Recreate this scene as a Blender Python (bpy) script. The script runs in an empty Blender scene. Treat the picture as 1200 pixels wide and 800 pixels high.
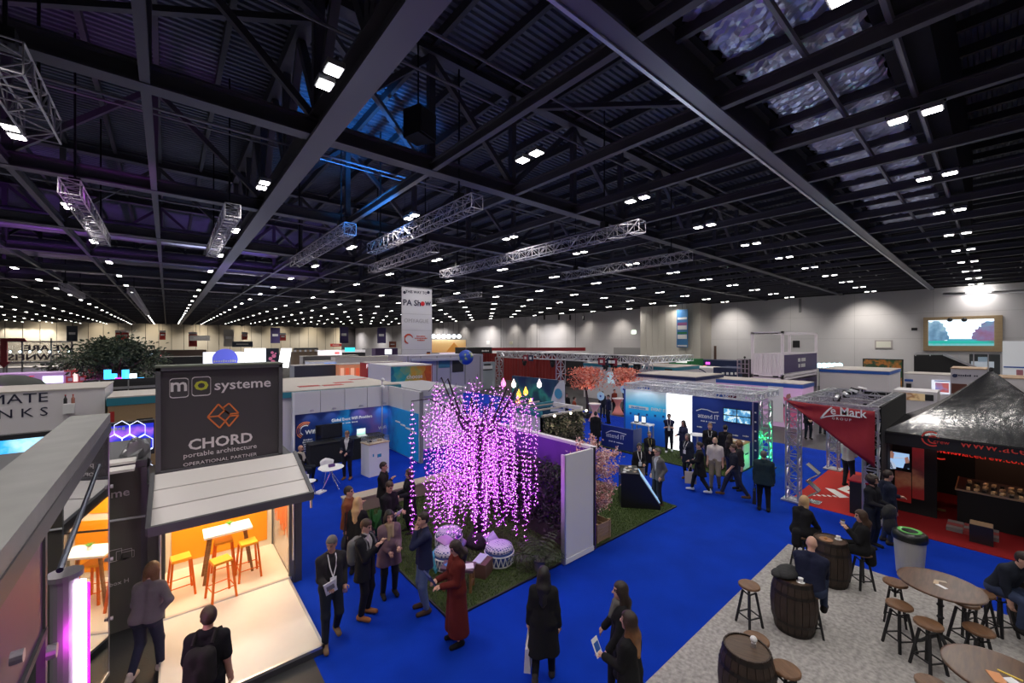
import bpy, bmesh, math, random
import numpy as np
from mathutils import Vector, Matrix
random.seed(7)
RNG = np.random.default_rng(5)
SC = bpy.context.scene
COL = SC.collection
# ---------------------------------------------------------------- camera, world, exposure
CAM_H = 5.1; FPX = 479.0; YAW = math.radians(40.14)
cd_ = bpy.data.cameras.new('camera'); cd_.sensor_width = 36; cd_.lens = FPX * 36 / 1200; cd_.clip_end = 400
cam = bpy.data.objects.new('camera', cd_); COL.objects.link(cam)
cam.location = (0, 0, CAM_H); cam.rotation_euler = (math.radians(90), 0, -YAW)
SC.camera = cam
w = bpy.data.worlds.new('hall_air'); SC.world = w; w.use_nodes = True
w.node_tree.nodes['Background'].inputs[0].default_value = (0.5, 0.5, 0.65, 1)
w.node_tree.nodes['Background'].inputs[1].default_value = 0.05
SC.view_settings.view_transform = 'Standard'; SC.view_settings.look = 'None'
SC.view_settings.gamma = 1; SC.view_settings.use_curve_mapping = False
SC.view_settings.exposure = 0.0
LAMP_W = 92.0
def lamp(name, kind, loc, energy, col=(1, 1, 1), target=None, size=0.5, spot=60, blend=0.6, spread=None, sy=None):
    l = bpy.data.lights.new(name, kind); l.energy = energy; l.color = col
    if kind == 'AREA':
        l.size = size
        if sy: l.shape = 'RECTANGLE'; l.size_y = sy
        if spread: l.spread = math.radians(spread)
    else:
        l.shadow_soft_size = size
    if kind == 'SPOT': l.spot_size = math.radians(spot); l.spot_blend = blend
    o = bpy.data.objects.new(name, l); COL.objects.link(o); o.location = loc
    if target is not None:
        d = Vector(target) - Vector(loc); o.rotation_euler = d.to_track_quat('-Z', 'Y').to_euler()
    return o
# ---------------------------------------------------------------- where a floor, wall or height meets a line of sight
FW = (math.sin(YAW), math.cos(YAW)); RT = (math.cos(YAW), -math.sin(YAW))
def P(px, py, z=0.0):
    t = (CAM_H - z) * FPX / (py - 400); r = (px - 600) / FPX * t
    return Vector((t * FW[0] + r * RT[0], t * FW[1] + r * RT[1], z))
def PX(px, py, X):
    d0 = FW[0] + (px - 600) / FPX * RT[0]; d1 = FW[1] + (px - 600) / FPX * RT[1]; t = X / d0
    return Vector((X, t * d1, CAM_H - (py - 400) / FPX * t))
def PY(px, py, Y):
    d0 = FW[0] + (px - 600) / FPX * RT[0]; d1 = FW[1] + (px - 600) / FPX * RT[1]; t = Y / d1
    return Vector((t * d0, Y, CAM_H - (py - 400) / FPX * t))
def PT(px, py, t):
    r = (px - 600) / FPX * t
    return Vector((t * FW[0] + r * RT[0], t * FW[1] + r * RT[1], CAM_H - (py - 400) / FPX * t))
# ---------------------------------------------------------------- materials
MATS = {}
def mat(name, col, rough=0.6, metal=0.0, emit=0.0, ecol=None, bump=0.0, bscale=40.0, var=0.0, vscale=6.0, alpha=None, trans=0.0, spec=0.5, sheen=0.0, sample=False):
    if name in MATS: return MATS[name]
    m = bpy.data.materials.new(name); m.use_nodes = True; nt = m.node_tree; b = nt.nodes['Principled BSDF']
    b.inputs['Base Color'].default_value = (*col, 1); b.inputs['Roughness'].default_value = rough; b.inputs['Metallic'].default_value = metal
    b.inputs['Specular IOR Level'].default_value = spec
    if sheen: b.inputs['Sheen Weight'].default_value = sheen
    if trans: b.inputs['Transmission Weight'].default_value = trans
    if alpha is not None: b.inputs['Alpha'].default_value = alpha
    if emit:
        b.inputs['Emission Color'].default_value = (*(ecol or col), 1); b.inputs['Emission Strength'].default_value = emit
        if not sample:
            m.cycles.emission_sampling = 'NONE'
    if bump or var:
        tc = nt.nodes.new('ShaderNodeTexCoord')
        if var:
            n = nt.nodes.new('ShaderNodeTexNoise'); n.inputs['Scale'].default_value = vscale; n.inputs['Detail'].default_value = 5
            nt.links.new(tc.outputs['Object'], n.inputs['Vector'])
            mr = nt.nodes.new('ShaderNodeMapRange'); mr.inputs['From Min'].default_value = 0.3; mr.inputs['From Max'].default_value = 0.7
            mr.inputs['To Min'].default_value = 1 - var; mr.inputs['To Max'].default_value = 1 + var
            nt.links.new(n.outputs['Fac'], mr.inputs['Value'])
            mx = nt.nodes.new('ShaderNodeVectorMath'); mx.operation = 'SCALE'; mx.inputs[0].default_value = col
            nt.links.new(mr.outputs['Result'], mx.inputs['Scale']); nt.links.new(mx.outputs['Vector'], b.inputs['Base Color'])
        if bump:
            n2 = nt.nodes.new('ShaderNodeTexNoise'); n2.inputs['Scale'].default_value = bscale; n2.inputs['Detail'].default_value = 6
            nt.links.new(tc.outputs['Object'], n2.inputs['Vector'])
            bp = nt.nodes.new('ShaderNodeBump'); bp.inputs['Strength'].default_value = bump; bp.inputs['Distance'].default_value = 0.03
            nt.links.new(n2.outputs['Fac'], bp.inputs['Height']); nt.links.new(bp.outputs['Normal'], b.inputs['Normal'])
    MATS[name] = m
    return m
def wood(name, c1, c2, scale=(2, 30, 30), rough=0.5):
    if name in MATS: return MATS[name]
    m = mat(name, c1, rough); nt = m.node_tree; b = nt.nodes['Principled BSDF']
    tc = nt.nodes.new('ShaderNodeTexCoord'); mp = nt.nodes.new('ShaderNodeMapping'); mp.inputs['Scale'].default_value = scale
    n = nt.nodes.new('ShaderNodeTexNoise'); n.inputs['Scale'].default_value = 1.5; n.inputs['Detail'].default_value = 6; n.inputs['Distortion'].default_value = 0.6
    cr = nt.nodes.new('ShaderNodeValToRGB'); cr.color_ramp.elements[0].color = (*c1, 1); cr.color_ramp.elements[1].color = (*c2, 1)
    cr.color_ramp.elements[0].position = 0.35; cr.color_ramp.elements[1].position = 0.65
    nt.links.new(tc.outputs['Object'], mp.inputs['Vector']); nt.links.new(mp.outputs['Vector'], n.inputs['Vector'])
    nt.links.new(n.outputs['Fac'], cr.inputs['Fac']); nt.links.new(cr.outputs['Color'], b.inputs['Base Color'])
    return m
def ramp_mat(name, stops, axis='Z', scale=1.0, offset=0.0, emit=0.0, noise=0.0, nscale=3.0, rough=0.4, const=False, voronoi=False):
    """printed graphic or lit screen: a colour ramp along one object axis, broken up by noise or by flat facets"""
    if name in MATS: return MATS[name]
    m = bpy.data.materials.new(name); m.use_nodes = True; nt = m.node_tree; b = nt.nodes['Principled BSDF']; b.inputs['Roughness'].default_value = rough
    tc = nt.nodes.new('ShaderNodeTexCoord'); src = tc.outputs['Object']
    if voronoi:
        v = nt.nodes.new('ShaderNodeTexVoronoi'); v.inputs['Scale'].default_value = nscale
        nt.links.new(src, v.inputs['Vector']); src = v.outputs['Position']
    sx = nt.nodes.new('ShaderNodeSeparateXYZ'); nt.links.new(src, sx.inputs[0])
    ma = nt.nodes.new('ShaderNodeMath'); ma.operation = 'MULTIPLY_ADD'; ma.inputs[1].default_value = scale; ma.inputs[2].default_value = offset
    nt.links.new(sx.outputs[axis], ma.inputs[0]); fac = ma.outputs[0]
    if noise:
        n = nt.nodes.new('ShaderNodeTexNoise'); n.inputs['Scale'].default_value = nscale; n.inputs['Detail'].default_value = 4
        nt.links.new(tc.outputs['Object'], n.inputs['Vector'])
        m2 = nt.nodes.new('ShaderNodeMath'); m2.operation = 'MULTIPLY_ADD'; m2.inputs[1].default_value = noise; m2.inputs[2].default_value = -noise / 2
        nt.links.new(n.outputs['Fac'], m2.inputs[0])
        m3 = nt.nodes.new('ShaderNodeMath'); m3.operation = 'ADD'; nt.links.new(fac, m3.inputs[0]); nt.links.new(m2.outputs[0], m3.inputs[1]); fac = m3.outputs[0]
    cr = nt.nodes.new('ShaderNodeValToRGB'); nt.links.new(fac, cr.inputs['Fac'])
    if const: cr.color_ramp.interpolation = 'CONSTANT'
    el = cr.color_ramp.elements
    while len(el) < len(stops): el.new(0.5)
    for e, (p, c) in zip(el, stops): e.position = p; e.color = (*c, 1)
    nt.links.new(cr.outputs['Color'], b.inputs['Base Color'])
    if emit:
        nt.links.new(cr.outputs['Color'], b.inputs['Emission Color']); b.inputs['Emission Strength'].default_value = emit
        m.cycles.emission_sampling = 'NONE'
    MATS[name] = m
    return m
BLACK = mat('black_paint', (0.012, 0.012, 0.014), 0.55)
DKMETAL = mat('dark_metal', (0.03, 0.03, 0.034), 0.45, 0.6)
ALU = mat('aluminium', (0.62, 0.62, 0.66), 0.35, 0.85)
WHITE = mat('white_panel', (0.74, 0.73, 0.75), 0.55)
BWHITE = mat('bright_white', (0.85, 0.85, 0.86), 0.5)
GREY = mat('grey_panel', (0.25, 0.25, 0.26), 0.5)
STEEL = mat('steel_paint', (0.085, 0.083, 0.1), 0.5, 0.3)
STEEL2 = mat('steel_paint_dark', (0.05, 0.05, 0.058), 0.55, 0.2)
LTXT = mat('white_lettering', (0.85, 0.85, 0.85), 0.5)
DTXT = mat('dark_lettering', (0.02, 0.02, 0.05), 0.5)
# ---------------------------------------------------------------- mesh helpers
class MB:
    def __init__(s): s.v = []; s.f = []; s.m = []
    def add(s, vs, fs, mi=0):
        o = len(s.v); s.v += [tuple(v) for v in vs]; s.f += [tuple(i + o for i in f) for f in fs]; s.m += [mi] * len(fs); return s
    def box(s, a, b, mi=0, M=None):
        x0, y0, z0 = a; x1, y1, z1 = b
        vs = [(x0, y0, z0), (x1, y0, z0), (x1, y1, z0), (x0, y1, z0), (x0, y0, z1), (x1, y0, z1), (x1, y1, z1), (x0, y1, z1)]
        if M is not None: vs = [M @ Vector(v) for v in vs]
        return s.add(vs, [(0, 3, 2, 1), (4, 5, 6, 7), (0, 1, 5, 4), (1, 2, 6, 5), (2, 3, 7, 6), (3, 0, 4, 7)], mi)
    def cbox(s, c, d, mi=0, M=None):
        return s.box([c[i] - d[i] / 2 for i in range(3)], [c[i] + d[i] / 2 for i in range(3)], mi, M)
    def bar(s, p, q, w, h=None, mi=0):
        """square bar from p to q"""
        p = Vector(p); q = Vector(q); d = (q - p).normalized(); h = h or w
        up = Vector((0, 0, 1)) if abs(d.z) < 0.95 else Vector((0, 1, 0))
        a = d.cross(up).normalized() * (w / 2); b = a.cross(d).normalized() * (h / 2)
        vs = [p - a - b, p + a - b, p + a + b, p - a + b, q - a - b, q + a - b, q + a + b, q - a + b]
        return s.add(vs, [(0, 1, 2, 3), (7, 6, 5, 4), (0, 4, 5, 1), (1, 5, 6, 2), (2, 6, 7, 3), (3, 7, 4, 0)], mi)
    def tube(s, pts, r, n=8, mi=0, cap=True):
        pts = [Vector(p) for p in pts]; rs = r if isinstance(r, (list, tuple)) else [r] * len(pts); vs = []; fs = []
        for i, p in enumerate(pts):
            d = (pts[min(i + 1, len(pts) - 1)] - pts[max(i - 1, 0)])
            d = d.normalized() if d.length > 1e-9 else Vector((0, 0, 1))
            up = Vector((0, 0, 1)) if abs(d.z) < 0.95 else Vector((1, 0, 0))
            a = d.cross(up).normalized(); b = d.cross(a)
            for k in range(n):
                t = 2 * math.pi * k / n; vs.append(p + (a * math.cos(t) + b * math.sin(t)) * rs[i])
        for i in range(len(pts) - 1):
            for k in range(n):
                fs.append((i * n + k, i * n + (k + 1) % n, (i + 1) * n + (k + 1) % n, (i + 1) * n + k))
        if cap: fs += [tuple(range(n - 1, -1, -1)), tuple((len(pts) - 1) * n + k for k in range(n))]
        return s.add(vs, fs, mi)
    def lathe(s, prof, c=(0, 0, 0), n=20, mi=0, sx=1, sy=1, cap=True):
        vs = []; fs = []
        for r, z in prof:
            for k in range(n):
                t = 2 * math.pi * k / n; vs.append((c[0] + r * sx * math.cos(t), c[1] + r * sy * math.sin(t), c[2] + z))
        for i in range(len(prof) - 1):
            for k in range(n): fs.append((i * n + k, i * n + (k + 1) % n, (i + 1) * n + (k + 1) % n, (i + 1) * n + k))
        if cap: fs += [tuple(range(n - 1, -1, -1)), tuple((len(prof) - 1) * n + k for k in range(n))]
        return s.add(vs, fs, mi)
    def ball(s, c, r, n=10, m=7, mi=0, sc=(1, 1, 1)):
        prof = [(r * math.sin(math.pi * i / m) + 1e-4, -r * math.cos(math.pi * i / m)) for i in range(m + 1)]
        o = len(s.v); s.lathe(prof, (0, 0, 0), n, mi)
        for i in range(o, len(s.v)):
            v = s.v[i]; s.v[i] = (c[0] + v[0] * sc[0], c[1] + v[1] * sc[1], c[2] + v[2] * sc[2])
        return s
    def quad(s, a, b, c, d, mi=0): return s.add([a, b, c, d], [(0, 1, 2, 3)], mi)
    def slab(s, pts, dv, mi=0):
        """polygon extruded along dv"""
        n = len(pts); dv = Vector(dv); vs = [Vector(p) for p in pts] + [Vector(p) + dv for p in pts]
        fs = [tuple(range(n - 1, -1, -1)), tuple(range(n, 2 * n))] + [(i, (i + 1) % n, n + (i + 1) % n, n + i) for i in range(n)]
        return s.add(vs, fs, mi)
    def build(s, name, mats, parent=None, smooth=False, loc=None, kind=None):
        me = bpy.data.meshes.new(name); me.from_pydata(s.v, [], s.f)
        mats = mats if isinstance(mats, (list, tuple)) else [mats]
        for m in mats: me.materials.append(m)
        if len(mats) > 1: me.polygons.foreach_set('material_index', s.m)
        bm = bmesh.new(); bm.from_mesh(me); bmesh.ops.recalc_face_normals(bm, faces=bm.faces); bm.to_mesh(me); bm.free()
        if smooth: me.polygons.foreach_set('use_smooth', [True] * len(me.polygons))
        o = bpy.data.objects.new(name, me); COL.objects.link(o)
        if parent is not None: o.parent = parent
        if loc is not None: o.location = loc
        if kind: o['kind'] = kind
        return o
def tag(o, label=None, cat=None, group=None, kind=None):
    if label: o['label'] = label
    if cat: o['category'] = cat
    if group: o['group'] = group
    if kind: o['kind'] = kind
    return o
def thing(name, label, cat, loc=(0, 0, 0), rz=0.0, group=None):
    o = bpy.data.objects.new(name, None); COL.objects.link(o); o.location = loc; o.rotation_euler = (0, 0, rz); o.empty_display_size = 0.1
    return tag(o, label, cat, group)
def copy_tree(o, loc=None, rz=None, label=None, parent=None):
    c = o.copy(); COL.objects.link(c)
    if parent is not None: c.parent = parent
    if loc is not None: c.location = loc
    if rz is not None: c.rotation_euler = (0, 0, rz)
    if label: c['label'] = label
    for ch in o.children: copy_tree(ch, parent=c)
    return c
def box(name, a, b, m, parent=None, kind=None): return MB().box(a, b).build(name, m, parent, kind=kind)
FONTS = {}
def text(s, size, m, parent, M, name='lettering', ext=0.004, sx=1.0, align='CENTER', bold=0.0, spacing=1.0):
    """flat lettering as a mesh; M places it (text lies in its local XY plane)"""
    if s.startswith('~'):      # print too small to read in the photograph: a row of short strokes
        b = MB(); n = len(s) - 1; wd = size * .6; x = -n * wd / 2
        for ch in s[1:]:
            if ch != ' ': b.box((x, -size * (.3 if ch == 'l' else .22), -ext), (x + wd * .72, size * (.36 if ch == 'l' else .22), ext))
            x += wd
        o = b.build(name, m, parent); o.data.transform(M @ Matrix.Diagonal((sx, 1, 1, 1))); return o
    c = bpy.data.curves.new('t', 'FONT'); c.body = s; c.size = size; c.align_x = align; c.align_y = 'CENTER'; c.extrude = ext; c.offset = bold; c.space_character = spacing; c.resolution_u = 2
    o = bpy.data.objects.new('t', c); COL.objects.link(o)
    dg = bpy.context.evaluated_depsgraph_get(); me = bpy.data.meshes.new_from_object(o.evaluated_get(dg))
    bpy.data.objects.remove(o); bpy.data.curves.remove(c)
    me.transform(M @ Matrix.Diagonal((sx, 1, 1, 1))); me.materials.clear(); me.materials.append(m)
    o = bpy.data.objects.new(name, me); COL.objects.link(o)
    if parent is not None: o.parent = parent
    return o
def MXn(x, y, z):   # reads from -X, stands on the plane X = x (reading direction -Y)
    return Matrix.Translation((x, y, z)) @ Matrix(((0, 0, -1, 0), (-1, 0, 0, 0), (0, 1, 0, 0), (0, 0, 0, 1)))
def MYn(x, y, z):   # reads from -Y, stands on the plane Y = y (reading direction +X)
    return Matrix.Translation((x, y, z)) @ Matrix(((1, 0, 0, 0), (0, 0, -1, 0), (0, 1, 0, 0), (0, 0, 0, 1)))
def shift(o, loc):
    """give a mesh built in world coordinates an origin at loc"""
    loc = Vector(loc); o.data.transform(Matrix.Translation(-loc)); o.location = loc; return o
# ================================================================ SETTING
XW = 57.4; YB = 165.0; XL = -70.0; YF = -14.0; ZC = 10.2; ZD = 14.3
def struct(o): o['kind'] = 'structure'; return o
struct(box('floor', (XL, YF, -0.3), (XW, YB, -0.012), mat('concrete', (0.045, 0.042, 0.045), 0.45, bump=0.05, bscale=8, var=0.25, vscale=0.8)))
WALLM = mat('wall_paint', (0.62, 0.6, 0.62), 0.75, var=0.04, vscale=0.3)
WALLC = mat('wall_cream', (0.62, 0.55, 0.43), 0.7)
wr = struct(box('wall_right', (XW, YF, 0), (XW + 0.3, YB, 10.3), WALLM))
struct(box('wall_right_upper', (XW + 0.02, YF, 10.3), (XW + 0.3, YB, 14.6), BLACK))
pj = MB()
for k in range(26): pj.box((XW - 0.012, -8 + k * 6.0, 0.3), (XW, -7.985 + k * 6.0, 10.2))
pj.box((XW - 0.012, YF, 5.4), (XW, YB, 5.415)); pj.box((XW - 0.012, YF, 7.9), (XW, YB, 7.915))
struct(pj.build('trim_1', mat('joint', (0.3, 0.29, 0.3), 0.8)))
# far wall: tall folding panels
wb = struct(box('wall_back', (XL, YB, 0), (XW, YB + 0.3, 14.6), mat('back_wall_dark', (0.05, 0.045, 0.05), 0.8)))
x = XL + 2; k = 0
while x < XW - 6:
    fp = box('wall_panel', (x + 0.06, YB - 0.25, 0), (x + 2.94, YB, 10.6), WALLC if k % 2 else mat('wall_cream_b', (0.58, 0.52, 0.41), 0.7), wb); x += 3.0; k += 1
struct(box('wall_left', (XL - 0.3, YF, 0), (XL, YB, 14.6), mat('wall_dark', (0.1, 0.1, 0.11), 0.8)))
struct(box('wall_front', (XL, YF - 0.3, 0), (XW, YF, 14.6), MATS['wall_dark']))
# cream folding-panel store standing proud of the right wall
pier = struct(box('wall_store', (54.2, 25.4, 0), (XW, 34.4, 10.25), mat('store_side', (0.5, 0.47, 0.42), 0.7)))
for k in range(9):
    MB().box((54.1, 25.42 + k * 1.0, 0), (54.2, 26.38 + k * 1.0, 10.25)).build('wall_panel', mat('store_panel', (0.72, 0.68, 0.6), 0.6), pier)
struct(box('door_1', (57.34, 35.4, 0), (57.4, 41.5, 4.1), mat('shutter_grey', (0.34, 0.33, 0.34), 0.5)))
struct(box('trim_2', (57.3, 24.7, 0), (57.4, 25.0, 4.5), mat('brown_post', (0.09, 0.05, 0.04), 0.7)))
# corrugated roof deck, ribs running towards the right wall
dk = MB(); y = YF; vs = []; fs = []
prof = []
while y < YB:
    prof += [(y, ZD), (y + 0.1, ZD), (y + 0.125, ZD + 0.08), (y + 0.22, ZD + 0.08)]; y += 0.25 if y < 60 else .5
for (yy, zz) in prof: vs += [(XL, yy, zz), (XW, yy, zz)]
fs = [(2 * i, 2 * i + 1, 2 * i + 3, 2 * i + 2) for i in range(len(prof) - 1)]
ceil = struct(dk.add(vs, fs).build('ceiling', mat('roof_deck', (0.11, 0.12, 0.16), 0.5, 0.4, var=0.25, vscale=0.4)))
struct(box('ceiling_cover', (XL, YF, ZD + 0.3), (XW, YB, ZD + 0.4), BLACK))
x = XL + 0.5
while x < XW:
    bx = struct(box('ceiling_beam', (x - 0.07, YF, ZD - 0.3), (x + 0.07, YB, ZD), STEEL2)); x += 1.61
# ---- roof trusses across the hall (towards the right wall)
TY = [11.07, 18.6, 27.0, 35.0, 43.2, 51.5, 59.7, 68.0, 76, 84, 92, 100, 108, 116, 124, 132, 140, 148, 156]
X0, DX = -0.34, 3.23
def roof_truss(Y, near):
    t = thing('ceiling_truss', None, None, (0, Y, ZC)); t['kind'] = 'structure'
    b = MB(); b.box((XL, -0.2, 0), (XW, 0.2, 0.05)); b.box((XL, -0.2, 0.4), (XW, 0.2, 0.45)); b.box((XL, -0.03, 0.05), (XW, 0.03, 0.4)); b.build('bottom_chord', STEEL, t)
    b = MB(); b.box((XL, -0.2, 3.55), (XW, 0.2, 3.6)); b.box((XL, -0.2, 3.9), (XW, 0.2, 3.95)); b.box((XL, -0.03, 3.6), (XW, 0.03, 3.9)); b.build('top_chord', STEEL, t)
    web = MB()
    k = -20
    while X0 + DX * k < XW - 0.5:
        x = X0 + DX * k
        vis = near and x > -9
        (pm := MB() if vis else web).bar((x, 0, 0.4), (x, 0, 3.6), 0.2)
        if vis: pm.build('post', STEEL, t)
        if x + DX < XW:
            (dm := MB() if vis else web)
            if k % 2: dm.bar((x, 0, 0.45), (x + DX, 0, 3.55), 0.16)
            else: dm.bar((x, 0, 3.55), (x + DX, 0, 0.45), 0.16)
            if vis: dm.build('diagonal', STEEL, t)
        k += 1
    web.build('web', STEEL, t, kind='stuff')
for i, Y in enumerate(TY): roof_truss(Y, i < 2)
# deep plate girder nearer the camera with stiffeners
g = thing('ceiling_girder', None, None, (0, 4.1, ZC)); g['kind'] = 'structure'
b = MB(); b.box((-12, -0.19, 0), (XW, 0.19, 0.06)); b.build('flange', mat('girder_flange', (0.16, 0.155, 0.19), 0.4, 0.5), g)
MB().box((-12, -0.19, 0.86), (XW, 0.19, 0.92)).build('flange', STEEL, g)
MB().box((-12, -0.04, 0.06), (XW, 0.04, 0.86)).build('web', STEEL, g)
MB().box((-12, 0.13, -0.04), (XW, 0.2, -0.001)).build('rail', ALU, g)
for k in range(36): MB().box((k * 1.61, 0.04, 0.06), (k * 1.61 + 0.05, 0.17, 0.86)).build('stiffener', STEEL, g)
for k in range(20):
    MB().box((1 + k * 2.6, 0.04, 0.3), (1.07 + k * 2.6, 0.24, 0.62)).build('bracket', STEEL2, g)
g2 = thing('ceiling_girder', None, None, (0, -3.2, ZC)); g2['kind'] = 'structure'
MB().box((-12, -0.3, 0), (XW, 0.3, 0.9)).build('web', STEEL2, g2)
# ---- beams along the hall
for k in range(-20, 18):
    x = X0 + DX * k
    if k == 1 or x > XW - 1: continue
    b = MB(); wv = 0.08
    b.box((x - wv, YF, ZC + 0.02), (x + wv, YB, ZC + 0.07)); b.box((x - wv, YF, ZC + 0.27), (x + wv, YB, ZC + 0.32)); b.box((x - 0.03, YF, ZC + 0.07), (x + 0.03, YB, ZC + 0.27))
    struct(b.build('ceiling_beam', STEEL))
g = thing('ceiling_girder', None, None, (2.95, 0, ZC)); g['kind'] = 'structure'
MB().box((-0.26, YF, -0.08), (0.26, YB, 0.0)).build('flange', mat('girder_flange2', (0.13, 0.125, 0.15), 0.5, 0.3), g)
MB().box((-0.06, YF, 0), (0.06, YB, 0.5)).build('web', STEEL, g); MB().box((-0.26, YF, 0.5), (0.26, YB, 0.56)).build('flange', STEEL, g)
MB().box((-0.22, YF, 3.55), (0.22, YB, 3.95)).build('top_chord', STEEL, g)
for Y0, Y1 in ((4.1, 11.07), (11.07, 18.6), (18.6, 27.0)):
    n = 2; s = (Y1 - Y0) / n
    for q in range(n):
        MB().bar((0, Y0 + q * s, 0.56), (0, Y0 + q * s + s / 2, 3.55), 0.2).build('diagonal', STEEL, g)
        MB().bar((0, Y0 + q * s + s / 2, 3.55), (0, Y0 + q * s + s, 0.56), 0.2).build('diagonal', STEEL, g)
        MB().bar((0.0, Y0 + q * s, 0.56), (0, Y0 + q * s, 3.55), 0.22).build('post', STEEL, g)
# long bracing in plan under the deck
for (a, c) in (((-7, 5, 13.2), (3, 11, 13.2)), ((3, 11, 13.2), (10, 18, 13.2)), ((-7, 18, 13.2), (3, 11, 13.2)), ((9, 11, 13.2), (16, 4.5, 13.2))):
    struct(MB().bar(a, c, 0.16).build('ceiling_brace', STEEL))
# pipes
PIPE = mat('pipe_grey', (0.2, 0.19, 0.22), 0.4, 0.5)
for (Y, z, x0, r) in ((7.3, 11.3, -10, 0.035), (8.9, 11.6, -10, 0.03), (14.2, 11.2, -30, 0.035), (16.0, 11.8, -30, 0.03), (22.5, 11, -40, 0.04), (30.5, 10.8, -50, 0.05), (2.35, 10.55, 2, 0.06), (1.15, 10.5, 2, 0.06), (-1.2, 10.8, 2, 0.05)):
    tag(MB().tube([(x0, Y, z), (XW - 1, Y, z)], r, 6).build('ceiling_pipe', PIPE), kind='structure')
# foil-faced insulation between the girder and the dark bay on the right
foil_m = mat('crumpled_foil', (0.55, 0.56, 0.68), 0.33, 0.85, bump=.6, bscale=12, var=.2, vscale=2)
fo = thing('ceiling_insulation', None, None, (0, 0, 10.72)); fo['kind'] = 'structure'
for k in range(-1, 14):
    x0 = 5.6 + k * 1.61; x1 = x0 + 1.5; n = 14; mm = 18; vs = []; fs = []
    for i in range(n + 1):
        for j in range(mm + 1):
            edge = (i in (0, n)) or (j in (0, mm))
            vs.append((x0 + (x1 - x0) * i / n, 1.45 + (2.1) * j / mm + (random.uniform(-.06, .06) if j in (0, mm) else 0), 0.02 + random.uniform(-.028, .028) - 0.03 * math.sin(math.pi * i / n) * math.sin(math.pi * j / mm) + (0.05 if edge else 0)))
    for i in range(n):
        for j in range(mm): a = i * (mm + 1) + j; fs.append((a, a + 1, a + mm + 2, a + mm + 1))
    MB().add(vs, fs).build('foil_panel', foil_m, fo)
    MB().box((x1, 1.2, -0.14), (x1 + 0.11, 3.8, 0.1)).build('batten', STEEL2, fo)
struct(box('ceiling_curtain', (2, 0.75, 10.6), (30, 1.4, 14.2), mat('black_felt', (0.006, 0.006, 0.007), 0.95)))
struct(box('ceiling_curtain', (2, 3.62, 10.8), (30, 3.75, 14.2), MATS['black_felt']))
# silver ducts catching purple light on the left
duct_m = mat('foil_duct', (0.4, 0.37, 0.44), 0.3, 0.8, bump=0.6, bscale=4)
for (xa, xb, Y, z, r) in ((-38, 6, 33.2, 11.6, 0.55), (-45, 10, 41.5, 11.4, 0.6), (-8, 30, 49.3, 11.3, 0.5), (-55, 20, 57.5, 11.3, 0.6)):
    b = MB(); n = int((xb - xa) / 1.0)
    pts = [(xa + (xb - xa) * i / n, Y, z) for i in range(n + 1)]; b.tube(pts, [r * (1 + 0.06 * (i % 2)) for i in range(n + 1)], 12)
    tag(b.build('air_duct', duct_m, smooth=True), kind='structure')
# ---------------------------------------------------------------- twin high-bay lamps on a regular grid
LED = mat('led_panel', (1, 1, 1), 0.3, emit=14, ecol=(1.0, 0.96, 0.9))
def make_highbay():
    r = thing('ceiling_lamp', 'x', 'lamp')
    MB().bar((0, -0.48, 0.15), (0, 0.48, 0.15), 0.05).build('bracket', DKMETAL, r)
    for s in (-1, 1):
        h = MB().box((-0.15, s * 0.27 - 0.17, 0.02), (0.15, s * 0.27 + 0.17, 0.12)).build('lamp_head', mat('lamp_housing', (0.3, 0.3, 0.32), 0.4, 0.5), r)
        MB().box((-0.12, s * 0.27 - 0.14, 0.0), (0.12, s * 0.27 + 0.14, 0.02)).build('led_panel', LED, h)
    return r
def seen(p):
    t = p[0] * FW[0] + p[1] * FW[1]; r = p[0] * RT[0] + p[1] * RT[1]
    if t < 2: return None
    x = 600 + FPX * r / t; y = 400 - FPX * (p[2] - CAM_H) / t
    return (x, y, t) if -20 < x < 1220 and -20 < y < 820 else None
hb0 = make_highbay(); used = False
far = MB()
far.box((-0.15, -0.44, 0.02), (0.15, 0.44, 0.12), 0); far.box((-0.12, -0.41, 0), (0.12, -0.13, 0.02), 1); far.box((-0.12, 0.13, 0), (0.12, 0.41, 0.02), 1)
hbf = far.build('ceiling_lamp', [MATS['lamp_housing'], LED]); fused = False
ORD = ['first', 'second', 'third', 'fourth', 'fifth', 'sixth', 'seventh', 'eighth', 'ninth', 'tenth', 'eleventh', 'twelfth', 'thirteenth', 'fourteenth']
lights = []
for i in range(-14, 12):
    for j in range(-1, 23):
        p = (-2.75 + 5.05 * i, 8.0 + 6.85 * j, 9.98)
        if p[0] > XW - 1.5: continue
        if p[0] > 53 and 24 < p[1] < 36: continue
        s = seen(p)
        if s: lights.append((s[2], i, j, p, s))
lights.sort()
lights = lights[:290]
for n, (t, i, j, p, s) in enumerate(lights):
    if t < 26:
        o = hb0 if not used else copy_tree(hb0); used = True; o.location = p
        o['label'] = f'bright twin ceiling lamp, {ORD[min(j + 1, 11)]} along roof row {ORD[min(i + 3, 11)] if i >= -3 else "outermost left"} counted from the left'
    elif t < 175:
        rowlab = f'small twin ceiling lamp, {ORD[min(j + 1, 11)]} along roof row {ORD[min(i + 3, 11)] if i >= -3 else ORD[min(-4 - i, 11)] + " outer left"} counted from the left'
        o = hbf if not fused else hbf.copy()
        if fused: COL.objects.link(o)
        fused = True; o.location = p
        tag(o, rowlab if t < 48 and j < 11 and -7 < i < 9 else 'small twin ceiling lamp far off among the rows under the dark roof', 'lamp')
    o['group'] = 'twin high bay lamps under the roof'
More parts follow.
